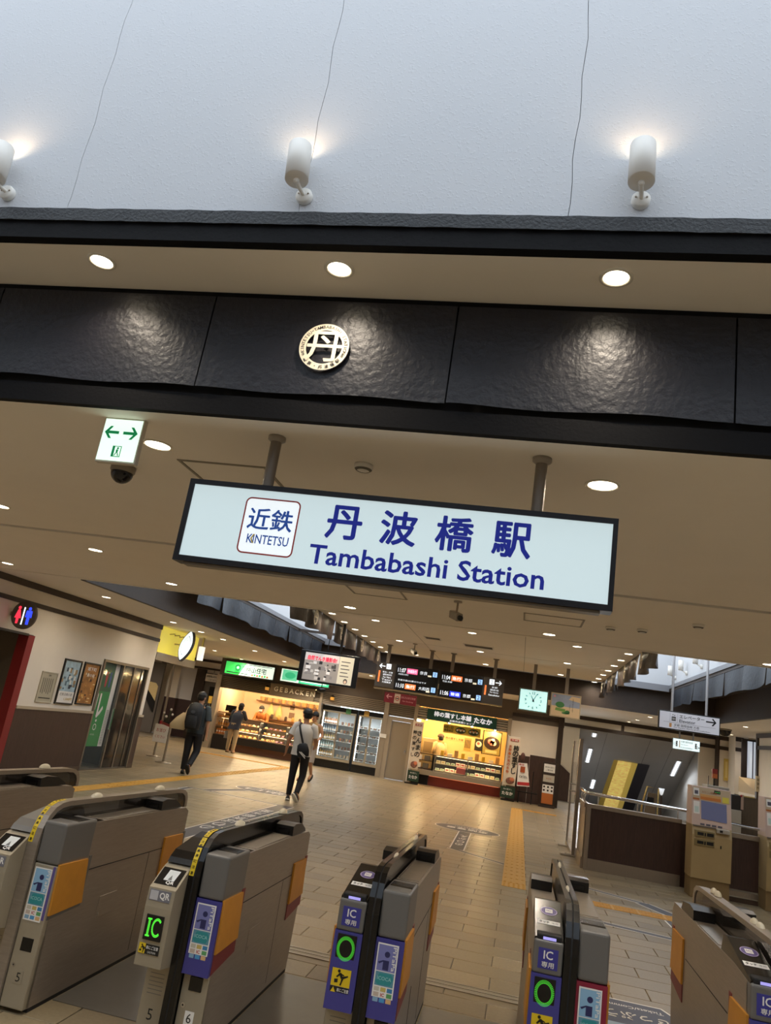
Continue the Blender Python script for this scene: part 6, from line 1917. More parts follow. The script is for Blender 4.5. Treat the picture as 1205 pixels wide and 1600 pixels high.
for nm, ang, ln, wd in (('hour_hand', 90 - 332, .125, .012), ('minute_hand', 90 - 27, .185, .009)):
    a = math.radians(ang)
    u, w = Vector((math.cos(a), 0, math.sin(a))), Vector((-math.sin(a), 0, math.cos(a)))
    p = Vector((cx, 19.068 if nm == 'hour_hand' else 19.064, cz))
    MB().quad([p - u * .04 + w * wd, p + u * ln + w * wd * .5, p + u * ln - w * wd * .5, p - u * .04 - w * wd], inkk).disc(p, .02, (1, 0, 0), (0, 0, 1), inkk, 12).build(nm, t)
MB().box(.17, .25, 19.10, 19.18, 3.0, 3.62, polem).build('pole', t)
t = thing('hanging_poster', 'hung poster with green hills and a dusk sky beside the clock', 'poster', (.99, 19.1, 2.45))
MB().box(.635, 1.344, 19.08, 19.16, 2.455, 3.01, mat('poster_frame_buff', '#b3a182', .4), .004).build('frame', t)
m = MB()
Q = lambda pts, mm, e=0: m.quad([(.66 + .66 * u, 19.077 - e, 2.48 + .505 * v) for u, v in pts], mm)
Q(((0, 0), (1, 0), (1, .45), (0, .45)), mat('hp_ground', '#d9bf9a', .5))
Q(((0, .45), (1, .45), (1, 1), (0, 1)), mat('hp_sky', '#8f9bb4', .5, var=.2, vscale=4))
Q(((.6, .8), (1, .72), (1, .95), (.7, .97)), mat('hp_cloud', '#d3b890', .5), .001)
Q(((.14, .25), (.5, .20), (.5, .34), (.16, .38)), mat('hp_green', '#6f9a4a', .5), .001)
for cx_, cz_, r1, r2 in ((.30, .52, .13, .09), (.58, .22, .07, .05), (.52, .16, .12, .03)):
    m.disc((.66 + .66 * cx_, 19.0755, 2.48 + .505 * cz_), r1 * .8, (1, 0, 0), (0, 0, 1), mat('hp_tree', '#3d7a44', .5), 16, r2 * .8)
for k, ch in enumerate('古都の秋をたずねて'):
    m.text(ch, (1.16, 19.075, 2.90 - .036 * k), inkk, h=.03)
for k, ch in enumerate('近鉄で行く'):
    m.text(ch, (1.09, 19.075, 2.76 - .04 * k), inkk, h=.03)
m.disc((.72, 19.075, 2.93), .025, (1, 0, 0), (0, 0, 1), mat('hp_pink', '#d88a9a', .5), 10)
m.build('print', t)
MB().box(.95, 1.03, 19.10, 19.16, 3.0, 3.62, polem).build('pole', t)
t = thing('hanging_screen', 'large black television showing an advert, hung by the left skylight', 'television', (-4.18, 16.0, 2.28))
m = MB().box(-4.84, -3.52, 16.0, 16.07, 2.285, 2.955, black, .01)
m.build('case', t)
E2 = lambda nm, c, e=.7: mat(nm, tuple(lin(c)), .4, emit=e, ecol=tuple(lin(c)))
m = MB()
def TQ(u0, u1, v0, v1, c, e=0):
    m.quad([(-4.73 + 1.10 * u, 15.995 - e, 2.33 + .58 * v) for u, v in ((u0, v0), (u1, v0), (u1, v1), (u0, v1))], c)
TQ(0, 1, 0, 1, E2('tv_grey', '#a39a92', .35))
TQ(.0, .70, .72, 1, E2('tv_pale', '#cfc6c0', .5), .001)
rnd = random.Random(12)
for k in range(40):
    u, v = .02 + rnd.random() * .6, .02 + rnd.random() * .62
    c = ('#2c2a2c', '#c6beb6', '#4a4644', '#8b8380', '#e4dcd4')[k % 5]
    TQ(u, u + .03 + .07 * rnd.random(), v, v + .03 + .09 * rnd.random(), E2('tv_bit_%d' % (k % 5), c, .5), .002 + .0001 * k)
TQ(.71, 1, 0, 1, E2('tv_cream', '#d4cbb4', .55), .008)
for k in range(5):
    TQ(.75, .93 - .03 * (k % 2), .80 - .13 * k, .83 - .13 * k, E2('tv_ink', '#4a463e', .3), .009)
m.disc((-4.73 + 1.10 * .88, 15.984, 2.33 + .58 * .12), .045, (1, 0, 0), (0, 0, 1), E2('tv_ink', '#4a463e', .3), 14, .055)
m.disc((-4.73 + 1.10 * .88, 15.983, 2.33 + .58 * .10), .028, (1, 0, 0), (0, 0, 1), E2('tv_skin', '#d9b89a', .6), 12, .035)
m.text('自然でんき撮影会!', (-4.73 + 1.1 * .36, 15.984, 2.33 + .58 * .82), E2('tv_red', '#d8304a', .8), h=.10, w=.66, bold=.04)
m.build('screen', t)
MB().cyl((-3.99, 16.1, 2.6), (-3.99, 16.1, 3.62), .03, black, n=10).box(-4.2, -3.8, 16.07, 16.12, 2.5, 2.8, black).build('pole', t)
t = thing('speaker_dome', 'black mushroom shaped fitting hung in front of the bakery lettering', 'fitting', (-5.35, 19.0, 2.2))
MB().lathe([(0, 0), (.06, .01), (.12, .05), (.13, .08), (.09, .11), (.0, .12)], (0, 0, 0), black, 16).build('dome', t, True)
MB().cyl((0, 0, .12), (0, 0, 1.49), .012, black, n=8).build('stem', t, True)
struct(MB().box(-6.3, -4.13, 18.97, 19.03, 3.64, 3.70, darkbrown).build('beam'))
t.location = (-5.05, 19.0, 2.17)

t = thing('elevator_sign', 'white hanging elevator sign with a black arrow', 'sign', (2.88, 14.5, 2.35))
MB().box(2.375, 3.41, 14.5, 14.58, 2.345, 2.665, black, .003).build('case', t)
MB().box(2.392, 3.393, 14.494, 14.5, 2.362, 2.648, mat('sign_white_face', '#d9d7dc', .5, emit=.12, ecol=(.9, .9, 1))).build('face', t)
m = MB()
yv = 14.491
m.text('エレベーター', (2.935, yv, 2.590), inkk, h=.062, w=.42, bold=.012)
m.text('Elevator', (2.86, yv, 2.513), inkk, h=.052, w=.27, bold=.01)
for a in ((2.565, 2.568), (2.69, 2.693)):
    m.quad([(a[0], yv, 2.48), (a[1], yv, 2.48), (a[1], yv, 2.635), (a[0], yv, 2.635)], mat('rule_grey', '#8a8a8e', .5))
m.quad([(2.46, yv, 2.468), (3.33, yv, 2.468), (3.33, yv, 2.472), (2.46, yv, 2.472)], mat('rule_grey', '#8a8a8e', .5))
m.box(2.595, 2.665, yv - .001, yv, 2.50, 2.57, inkk)
m.box(2.603, 2.657, yv - .002, yv - .001, 2.515, 2.55, inkw)
for x in (2.612, 2.63, 2.648):
    m.disc((x, yv - .003, 2.537), .007, (1, 0, 0), (0, 0, 1), inkk, 8)
    m.box(x - .005, x + .005, yv - .003, yv - .002, 2.517, 2.531, inkk)
for x, d_ in ((2.615, 1), (2.645, -1)):
    m.quad([(x - .010, yv, 2.60 - d_ * .004), (x + .010, yv, 2.60 - d_ * .004), (x, yv, 2.60 + d_ * .018)], inkk)
arrow(m, 3.25, 2.565, .16, 1, inkk, yv)
m.quad([(2.56, yv, 2.385), (2.60, yv, 2.385), (2.60, yv, 2.455), (2.56, yv, 2.455)], mat('sign_orange', '#d89a5a', .5))
m.text('京都 国際会館 方面', (2.85, yv, 2.432), inkk, h=.042, w=.42)
m.text('For Kyoto, Kyoto-Kokusaikaikan', (2.94, yv, 2.388), inkk, h=.026, w=.60)
m.build('print', t)
for x in (2.60, 3.18):
    MB().cyl((x, 14.54, 2.665), (x, 14.54, 5.0), .022, mat('pole_pale', '#c2c0c2', .4, .3), n=10).build('pole', t)
struct(MB().box(1.9, 3.9, 14.48, 14.60, 5.0, 5.1, steel).build('beam'))
t = thing('platform_sign', 'small glowing white platform sign hung below the elevator sign', 'sign', (2.87, 14.5, 2.02))
MB().box(2.635, 3.09, 14.51, 14.57, 2.025, 2.21, mat('mini_case', '#6f7a7a', .4), .003).build('case', t)
MB().box(2.642, 3.083, 14.505, 14.51, 2.032, 2.203, mat('mini_lit', '#dff0ee', .4, emit=.72, ecol=(.85, 1.0, .98))).build('lit_face', t)
m = MB()
yv = 14.502
for x in (2.70, 3.02):
    m.box(x - .015, x + .015, yv - .001, yv, 2.075, 2.165, inkk)
    m.text('2', (x, yv - .003, 2.12), inkw, h=.06)
m.text('く', (2.662, yv, 2.115), inkk, h=.05)
m.text('>', (3.06, yv, 2.10), inkk, h=.05)
m.quad([(2.742, yv, 2.06), (2.755, yv, 2.06), (2.755, yv, 2.18), (2.742, yv, 2.18)], mat('sign_orange', '#d89a5a', .5))
m.text('京都 国際会館', (2.87, yv, 2.165), inkk, h=.034, w=.20)
m.text('For Kyoto', (2.83, yv, 2.115), inkk, h=.026, w=.12)
m.text('Kokusaikaikan', (2.87, yv, 2.07), inkk, h=.026, w=.20)
m.build('print', t)
for x in (2.75, 2.98):
    MB().cyl((x, 14.54, 2.21), (x, 14.54, 2.35), .014, polem, n=8).build('rod', t)

# ================================================================ FENCE AND FARE MACHINES ON THE RIGHT
stl = mat('fence_steel', '#a0958a', .3, .8, var=.06, vscale=10, stretch=(8, 8, 1))
t = thing('stair_fence', 'dark wood panelled fence with a steel frame and handrail round the stairs', 'fence', (1.95, 13.1, 0))
MB().box(1.20, 2.56, 13.06, 13.10, .165, .90, mat('fence_wood', '#3f2a25', .35, var=.35, vscale=10, stretch=(6, 6, .5))).build('wood_panel', t)
MB().box(1.14, 2.56, 13.04, 13.12, .90, .965, stl, .006).box(1.14, 1.20, 13.04, 13.12, 0, .90, stl, .006).box(1.20, 2.56, 13.05, 13.11, 0, .165, stl).build('frame', t)
m = MB()
m.tube([(1.12, 14.22, 1.12), (1.12, 13.4, 1.12), (1.16, 13.12, 1.12), (1.26, 13.07, 1.115), (2.72, 13.07, 1.10)], .024, chrome, 12)
m.build('handrail', t)
for x, y_ in ((1.30, 13.08), (1.9, 13.08), (2.5, 13.08), (1.12, 13.4), (1.12, 14.0)):
    MB().cyl((x, y_, .96), (x, y_, 1.11), .010, chrome, n=8).build('rail_support', t)
for x, y_ in ((1.13, 13.24), (1.13, 13.55)):
    MB().tube([(x, y_, .96), (x - .03, y_, 1.02), (x, y_, 1.10)], .010, chrome, 8).build('rail_clip', t)
MB().box(1.10, 1.17, 13.12, 14.24, .90, .965, stl, .006).box(1.10, 1.17, 13.12, 14.24, 0, .165, stl).build('frame', t)
MB().box(1.12, 1.15, 13.12, 14.24, .165, .90, mat('fence_side_steel', '#8e857b', .3, .7)).build('side_panel', t)
MB().box(2.56, 3.1, 13.1, 13.14, .0, .9, mat('fence_wood', '#33231e', .35)).build('wood_panel', t)
t = thing('fence_bay', 'short dark wood fence bay between the two fare machines', 'fence', (3.3, 12.65, 0))
MB().box(3.10, 3.545, 12.62, 12.66, .17, .86, mat('fence_wood', '#33231e', .35)).build('wood_panel', t)
MB().box(3.10, 3.545, 12.60, 12.68, .86, .93, stl, .006).box(3.10, 3.545, 12.61, 12.67, .08, .15, stl).box(3.10, 3.545, 12.62, 12.66, 0, .06, mat('plinth_brown2', '#4a372a', .5)).build('frame', t)
m = MB().tube([(3.10, 12.62, 1.05), (3.545, 12.62, 1.03)], .020, chrome, 10)
m.build('handrail', t)
# frameless glass screen and steel post at the end of the fence
t = thing('glass_screen', 'tall glass screen with a steel end post beside the stair fence', 'glass screen', (1.08, 14.9, 0))
MB().box(1.06, 1.075, 14.35, 16.1, .05, 1.92, mat('screen_glass', '#cfd3d4', .05, alpha=.22, spec=.6)).build('glass_pane', t)
MB().box(1.04, 1.10, 14.28, 14.36, 0, 1.95, stl, .004).box(1.05, 1.085, 14.36, 16.1, 0, .06, stl).box(1.05, 1.085, 16.08, 16.12, 0, 1.92, stl).build('post', t)
for y_, z in ((14.32, 1.17), (14.32, 1.05)):
    m = MB().tube([(1.08, y_, z), (.93, y_, z)], .014, chrome, 8)
    m.build('handle', t)
m = MB().box(.86, 1.12, 14.24, 14.40, 0, .035, chrome, .008).box(.88, 1.10, 15.5, 15.6, 0, .03, chrome, .008)
m.build('foot', t)

beige = mat('fare_beige', '#b09a70', .42, var=.04, vscale=5)
pinkw = mat('fare_pinkish', '#cdb3a6', .42)
def fare_machine(x0, label, front=True):
    t = thing('fare_machine', label, 'fare machine', (x0 + .27, 12.45, 0), 0, 'fare adjustment machines')
    x1 = x0 + .535
    MB().box(x0 + .005, x1 - .005, 12.33, 12.72, 0, .26, mat('fare_plinth', '#8a7450', .5), .006).build('plinth', t)
    MB().prism([(12.30, .26), (12.72, .26), (12.72, .97), (12.32, .97), (12.275, .84), (12.275, .70)], 'x', x0, x1, beige).build('body', t)
    m = MB().prism([(12.32, .965), (12.72, .965), (12.72, 1.50), (12.43, 1.50)], 'x', x0 - .003, x1 + .003, pinkw)
    m.build('head', t, label='pinkish white head')
    f = lambda z, e=.002: 12.32 + .11 * (z - .965) / .535 - e
    q = MB()
    R = lambda u0, u1, z0, z1, mm, e=.002: q.quad([(x0 + u0, f(z0, e), z0), (x0 + u1, f(z0, e), z0), (x0 + u1, f(z1, e), z1), (x0 + u0, f(z1, e), z1)], mm)
    R(.008, .527, 1.315, 1.49, mat('fare_header', '#bfa889', .45))
    R(.115, .40, 1.325, 1.365, mat('fare_orange', '#c8762a', .5), .004)
    R(.115, .40, 1.365, 1.40, mat('fare_orange_pale', '#d09a58', .5), .004)
    q.text('のりこし精算機', (x0 + .24, f(1.43, .006), 1.43), mat('fare_rust', '#b0642a', .5), h=.035, w=.20)
    R(.31, .395, 1.43, 1.475, inkk, .004)
    for k in range(3):
        q.disc((x0 + .33 + .024 * k, f(1.452, .007), 1.452), .007, (1, 0, 0), (0, 0, 1), mat('led_green_dim', '#3a7a3a', .4, emit=.5, ecol=(.1, .6, .1)), 8)
    R(.42, .51, 1.32, 1.40, mat('sheet_yellow', '#d8c84a', .6), .004)
    R(.02, .10, 1.37, 1.475, paperw, .004)
    R(.035, .085, 1.39, 1.44, mat('sheet_grey', '#5a5560', .6), .006)
    R(.012, .10, 1.31, 1.335, mat('fare_rust', '#b0642a', .5), .004)
    R(.02, .105, 1.12, 1.29, paperw, .004)
    R(.035, .09, 1.14, 1.22, mat('sheet_mint', '#c8d8d0', .6), .006)
    for k in range(4):
        R(.11 + .08 * k, .17 + .08 * k, .975, 1.0, mat('sheet_grey', '#5a5560', .6), .004)
    q.build('printed_panels', t)
    s = MB()
    s.quad([(x0 + u, f(z, .006), z) for u, z in ((.125, 1.06), (.475, 1.05), (.475, 1.30), (.125, 1.31))], mat('fare_screen', '#5c6080', .15, emit=.07, ecol=(.35, .38, .62)))
    s.build('screen', t)
    m = MB()
    for z in (.86, .745):
        m.box(x0 + .03, x0 + .30, 12.262, 12.30, z - .045, z + .045, mat('slot_panel', '#8a7a52', .4), .004)
        m.box(x0 + .065, x0 + .15, 12.258, 12.264, z - .02, z + .02, matblk).box(x0 + .195, x0 + .285, 12.258, 12.264, z - .022, z + .022, matblk).box(x0 + .162, x0 + .18, 12.257, 12.264, z - .025, z + .02, matblk)
    m.build('slot_panel', t, label='olive panels with black slots')
    m = MB().box(x0 + .32, x0 + .50, 12.24, 12.32, .905, .965, mat('fare_tray', '#b9b2a8', .35, .3), .008).box(x0 + .36, x0 + .40, 12.236, 12.242, .92, .95, matblk).box(x0 + .005, x0 + .32, 12.29, 12.31, .955, .965, mat('sheet_grey', '#5a5560', .6))
    m.box(x0 + .38, x0 + .395, 12.268, 12.276, .70, .74, matblk)
    m.build('card_tray', t)
    return t
fare_machine(2.555, 'beige fare adjustment machine with a blue grey screen, whole in view')
fare_machine(3.555, 'beige fare adjustment machine cut by the right edge of the photo')
t = thing('signal_lamp', 'red and orange stacked signal lamp on a grey box behind the fare machine', 'lamp', (3.22, 14.0, 1.3))
MB().box(3.19, 3.265, 13.97, 14.04, 1.64, 1.71, mat('lamp_orange', '#b8602a', .4)).build('lower_lens', t)
MB().box(3.19, 3.265, 13.97, 14.04, 1.71, 1.79, mat('lamp_red', '#8a2a20', .4)).build('upper_lens', t)
MB().cyl((3.22, 14.0, 1.5), (3.22, 14.0, 1.64), .012, black, n=8).box(3.12, 3.13, 13.97, 13.99, 1.48, 1.67, black).build('stem', t)
t = thing('ticket_cabinet', 'grey cabinet top seen over the fare machine', 'cabinet', (3.28, 14.0, 0))
MB().box(3.10, 3.44, 13.9, 14.3, 0, 1.52, mat('cab_grey', '#a89e8c', .45), .006).build('body', t)
MB().box(3.28, 3.42, 13.895, 13.90, 1.43, 1.49, mat('sheet_grey', '#5a5560', .6)).build('plate', t)
t = thing('change_machine', 'dark change machine with a red mark right of the fare machine', 'machine', (3.58, 14.1, 0))
MB().box(3.49, 3.66, 13.95, 14.3, 1.20, 1.43, mat('chg_dark', '#2a2420', .4), .006).build('upper_body', t)
MB().box(3.48, 3.64, 13.93, 14.3, 0, 1.20, mat('chg_light', '#b5a894', .45), .006).build('lower_body', t)
MB().box(3.63, 3.67, 13.94, 13.96, 1.22, 1.45, mat('chg_panel', '#b89a86', .45)).ball((3.63, 13.93, 1.43), .016, inkr, 8, 5).build('side_plate', t)
fit('partition', lambda m: m.prism([(3.64, 0), (4.5, 0), (4.5, .9), (4.08, 1.22), (3.98, 1.42), (3.64, 1.44)], 'y', 14.35, 14.40, mat('part_brown', '#5d4c3a', .45, var=.15, vscale=10, stretch=(6, 6, .5))).box(3.7, 3.95, 14.34, 14.36, 1.415, 1.435, mat('part_edge', '#d8c07a', .3, .5)), 'brown partition with a slanted right end behind the fare machines', 'partition')
fit('wall_plate', lambda m: m.box(6.84, 6.99, 28.42, 28.46, 1.56, 2.27, mat('plate_gold', '#d0b35a', .5)).box(6.88, 6.95, 28.41, 28.42, 1.65, 2.18, mat('plate_gold2', '#e5d08a', .5)), 'tall narrow gold plate on the pillar beside the window', 'sign')
t = fit('wall_plate', lambda m: m.box(6.56, 6.69, 23.74, 23.80, 1.42, 1.84, mat('plate_pale', '#cfc2a4', .5)).text('精', (6.625, 23.735, 1.74), inkk, h=.08).text('算', (6.625, 23.735, 1.63), inkk, h=.08).text('所', (6.625, 23.735, 1.52), inkk, h=.08), 'pale plate with dark lettering at the right edge below the window', 'sign')

# sloping stair ceiling: lamps and the gold niche
def on_slope(x, y_, e=0.0):
    n = Vector((0, -.459, -1)).normalized()
    return Vector((x, y_, sl(y_))) + n * e
lampw = mat('stair_lamp_face', '#f4f6ff', .4, emit=2.6, ecol=(.9, .95, 1.0))
for k, (x, y_, ln, s_) in enumerate(((2.62, 30.4, 1.1, 'upper left'), (3.05, 32.9, .8, 'lower left, behind the fence end'), (5.75, 30.3, 1.2, 'right, below the elevator sign'), (2.62, 29.2, .25, 'at the top edge on the left'))):
    t = thing('stair_lamp', 'bright strip lamp on the sloping stair ceiling, ' + s_, 'lamp', on_slope(x, y_), 0, 'strip lamps on the stair ceiling')
    a, b_ = on_slope(x, y_ - 0), on_slope(x, y_ + ln)
    n = Vector((0, -.459, -1)).normalized()
    m = MB()
    w = .10
    v = [p + Vector((s * w, 0, 0)) + n * h for p in (a, b_) for s in (-1, 1) for h in (.0, .05)]
    m.add(v, [(0, 1, 3, 2), (4, 6, 7, 5), (0, 4, 5, 1), (2, 3, 7, 6), (0, 2, 6, 4)], mat('stair_lamp_case', '#c9cacc', .3, .6))
    m.build('case', t)
    m = MB()
    w = .055
    m.quad([p + Vector((s * w, 0, 0)) + n * .052 for p, s in ((a, -1), (a, 1), (b_, 1), (b_, -1))], lampw)
    m.build('lamp_face', t)
    lamp(t, 'AREA', (45, 45, 9, 12)[k], tuple(n * .35 + Vector((0, ln * .5, -.459 * ln * .5))), (math.radians(-25), 0, 0), (.92, .96, 1), sx=.2, sy=ln)
t = thing('gold_niche', 'lit gold panel recessed in the grey stair ceiling', 'wall panel', on_slope(3.9, 32.0))
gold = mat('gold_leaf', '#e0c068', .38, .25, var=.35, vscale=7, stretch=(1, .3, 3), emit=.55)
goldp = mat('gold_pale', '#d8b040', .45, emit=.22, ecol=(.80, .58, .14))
a, b_ = 31.0, 35.6
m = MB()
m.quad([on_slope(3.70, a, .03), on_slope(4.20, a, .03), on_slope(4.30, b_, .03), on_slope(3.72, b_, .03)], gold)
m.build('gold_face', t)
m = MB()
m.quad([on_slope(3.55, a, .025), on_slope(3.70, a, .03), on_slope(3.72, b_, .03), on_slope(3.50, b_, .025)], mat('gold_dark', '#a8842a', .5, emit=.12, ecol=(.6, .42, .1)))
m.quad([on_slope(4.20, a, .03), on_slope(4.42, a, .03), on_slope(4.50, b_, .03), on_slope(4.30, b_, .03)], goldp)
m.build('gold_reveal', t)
m = MB()
m.quad([on_slope(4.42, a, .02), on_slope(4.85, a, .02), on_slope(4.95, b_, .02), on_slope(4.50, b_, .02)], mat('niche_dark', '#3d3a40', .5))
m.build('dark_reveal', t)
t = thing('stair_mirror', 'gold framed stand with a dark panel and a small white lamp behind the fence', 'stand', (3.2, 20.0, 0))
MB().tube([(2.98, 20, 0), (3.0, 20, .75), (3.10, 20, 1.18), (3.36, 20, 1.17), (3.36, 20, 0)], .022, mat('stand_gold', '#b39455', .35, .5), 8).build('frame', t)
MB().prism([(3.03, .45), (3.12, 1.05), (3.32, 1.05), (3.32, .45)], 'y', 20.01, 20.03, mat('stand_panel', '#6d5a44', .3)).box(3.10, 3.26, 19.98, 20.0, .82, .95, black).build('panel', t)
m = MB().lathe([(0, 0), (.03, .02), (.07, .16), (.0, .16)], (3.43, 20, 1.03), mat('cup_lamp', '#e6e8ee', .3, emit=.5, ecol=(.9, .95, 1)), 12).cyl((3.43, 20, 0), (3.43, 20, 1.03), .028, mat('stand_dark', '#3a2c26', .4), n=8)
m.build('lamp', t)

# ================================================================ PEOPLE
skin = mat('skin', '#c08e6c', .55)
skinf = mat('skin_far', '#c9966f', .55)
hairm = mat('black_hair', '#14110f', .55, bump=.4, bscale=80)
def skinned(name, joints, edges, parent, mats, pick, sub=2):
    me = bpy.data.meshes.new(name)
    keys = list(joints)
    ix = {k: i for i, k in enumerate(keys)}
    me.from_pydata([joints[k][0] for k in keys], [(ix[a], ix[b_]) for a, b_ in edges], [])
    o = bpy.data.objects.new(name, me)
    C.objects.link(o)
    o.modifiers.new('skin', 'SKIN')
    sub_m = o.modifiers.new('sub', 'SUBSURF')
    sub_m.levels = sub
    if not me.skin_vertices:
        bm = bmesh.new()
        bm.from_mesh(me)
        bm.verts.layers.skin.verify()
        bm.to_mesh(me)
        bm.free()
    for k in keys:
        r = joints[k][1]
        r = r if isinstance(r, tuple) else (r, r)
        sv = me.skin_vertices[0].data[ix[k]]
        sv.radius = r
        sv.use_root = (k == 'pelvis')
    dg = bpy.context.evaluated_depsgraph_get()
    dg.update()
    m2 = bpy.data.meshes.new_from_object(o.evaluated_get(dg))
    bpy.data.objects.remove(o)
    for m in mats:
        m2.materials.append(m)
    for p in m2.polygons:
        p.material_index = pick(p.center)
        p.use_smooth = True
    o = bpy.data.objects.new(name, m2)
    o.parent = parent
    C.objects.link(o)
    return o
def lerp(a, b_, t):
    return tuple(a[i] + (b_[i] - a[i]) * t for i in range(3))
def person(label, loc, rz, P, top, bottom, shoe, sole=None, sleeve=.45, hair='short', hem=.80, headturn=0.0, shirt_r=1.0, skin_m=None, pants_r=1.0, bare_legs=False, sleeveless=False, cuff=None):
    """P: pose - joint positions in the person's own space (facing +Y, x to their right)."""
    sk = skin_m or skin
    t = thing('person', label, 'person', loc, rz)
    J, E = {}, []
    def add(k, p, r, frm=None):
        J[k] = (p, r)
        if frm:
            E.append((frm, k))
    add('pelvis', P['pelvis'], (.12, .095))
    add('waist', lerp(P['pelvis'], P['chest'], .45), (.115, .085), 'pelvis')
    add('chest', P['chest'], (.135, .095), 'waist')
    add('neck0', P['neck'], .055, 'chest')
    hc = P['head']
    add('neck1', lerp(P['neck'], hc, .45), .050, 'neck0')
    add('skull', hc, (.074, .090), 'neck1')
    add('crown', (hc[0], hc[1] - .005, hc[2] + .075), (.060, .074), 'skull')
    for s in ('L', 'R'):
        add('sh' + s, P['sh' + s], .058, 'chest')
        add('el' + s, P['el' + s], .041, 'sh' + s)
        w, h = P['wr' + s], P['ha' + s]
        add('wr' + s, w, .027, 'el' + s)
        d = (Vector(h) - Vector(w)).normalized()
        palm = Vector(w) + d * .055
        add('pa' + s, tuple(palm), (.032, .020), 'wr' + s)
        sd = Vector((0, 1, 0)) - d * d.y
        sd = sd.normalized() if sd.length > .1 else Vector((1, 0, 0))
        inn = d.cross(sd) * (1 if s == 'R' else -1)
        for k, (off, ln) in enumerate(((.026, .062), (.009, .072), (-.008, .068), (-.024, .052))):
            b0 = palm + sd * off + d * .025
            b1 = b0 + d * ln * .5 + inn * .006
            b2 = b1 + d * ln * .4 + inn * .022
            add('f%d0%s' % (k, s), tuple(b0), .0085, 'pa' + s)
            add('f%d1%s' % (k, s), tuple(b1), .0080, 'f%d0%s' % (k, s))
            add('f%d2%s' % (k, s), tuple(b2), .0070, 'f%d1%s' % (k, s))
        t0 = palm + sd * .034 - d * .012
        t1 = t0 + sd * .018 + d * .040 + inn * .012
        add('t0' + s, tuple(t0), .0095, 'pa' + s)
        add('t1' + s, tuple(t1), .0080, 't0' + s)
        add('hip' + s, P['hip' + s], .083, 'pelvis')
        add('kn' + s, P['kn' + s], .056, 'hip' + s)
        add('calf' + s, tuple(Vector(lerp(P['kn' + s], P['an' + s], .3)) + Vector((0, -.012, 0))), .050, 'kn' + s)
        add('an' + s, P['an' + s], .036, 'calf' + s)
        add('toe' + s, P['to' + s], (.036, .028), 'an' + s)
    skinned('body', J, E, t, [sk], lambda c: 0)
    # face
    R_ = Matrix.Translation(Vector(hc)) @ Matrix.Rotation(headturn, 4, 'Z')
    f = MB()
    f.ball((0, .098, -.012), (.013, .022, .017), sk, 8, 6).ball((0, .088, -.052), (.024, .010, .007), mat('lips', '#9a5a4c', .5), 8, 5)
    for s in (-1, 1):
        f.ball((s * .032, .082, .015), (.013, .010, .008), mat('eye_white', '#e6e0d8', .4), 8, 5).ball((s * .032, .091, .015), (.006, .004, .006), matblk, 6, 4)
        f.box(s * .032 - .016, s * .032 + .016, .085, .094, .032, .038, hairm)
        f.ball((s * .079, -.005, -.005), (.012, .022, .032), sk, 8, 6)
    f.ball((0, .060, -.082), (.040, .035, .025), sk, 10, 6)
    f.xf(R_)
    f.build('face', t, True)
    if hair:
        h = MB()
        rnd = random.Random(len(label))
        ph = [rnd.random() * 6 for _ in range(4)]
        fn = lambda d: 1 + .035 * math.sin(9 * d[0] + ph[0]) * math.sin(8 * d[1] + ph[1]) + .03 * math.sin(11 * d[2] + ph[2])
        h.ball((0, -.014, .045), (.098, .110, .104), hairm, 18, 10, -.15, fn)
        h.ball((0, -.045, .005), (.088, .072, .080), hairm, 14, 8, -.75, fn)
        if hair == 'long':
            h.ball((0, -.05, -.02), (.094, .075, .105), hairm, 14, 8, -.8, fn)
        h.xf(R_)
        h.build('hair', t, True)
    # shirt
    s_ = MB()
    pv, ch, nk = P['pelvis'], P['chest'], P['neck']
    zs = [(hem, 1.04), (hem + .12, .98), (ch[2] - .18, .97), (ch[2] - .02, 1.06), (ch[2] + .07, 1.0), (nk[2] - .035, .66), (nk[2] - .005, .36)]
    rings = []
    for z, k in zs:
        u = (z - pv[2]) / (ch[2] - pv[2])
        if u <= 1:
            c_ = (pv[0] + (ch[0] - pv[0]) * u, pv[1] + (ch[1] - pv[1]) * u)
        else:
            w = min(1, (z - ch[2]) / max(.01, nk[2] - ch[2]))
            c_ = (ch[0] + (nk[0] - ch[0]) * w, ch[1] + (nk[1] - ch[1]) * w)
        rings.append((c_[0], c_[1], z, .185 * k * shirt_r, .122 * (k if k > .5 else k * 1.35) * shirt_r))
    s_.loft(rings, top, 18, 2.3)
    if not sleeveless:
        for s in ('L', 'R'):
            a, b_, c_ = Vector(P['sh' + s]), Vector(P['el' + s]), Vector(P['wr' + s])
            inw = Vector((-.05 if s == 'R' else .05, 0, .01))
            if sleeve <= 1:
                s_.tube([a + inw, a, a.lerp(b_, sleeve * .55), a.lerp(b_, sleeve * 1.15)], [.070, .076, .072, .074 * shirt_r], top, 12)
            else:
                s_.tube([a + inw, a, a.lerp(b_, .6), b_, b_.lerp(c_, sleeve - 1)], [.070, .074, .062, .056, .046], top, 12)
    s_.build('shirt', t, True)
    # trousers
    p_ = MB()
    p_.loft([(pv[0], pv[1], pv[2] - .10, .165 * pants_r, .115), (pv[0], pv[1], pv[2], .168 * pants_r, .122), (pv[0], pv[1], pv[2] + .10, .155, .112)], bottom, 16, 2.3)
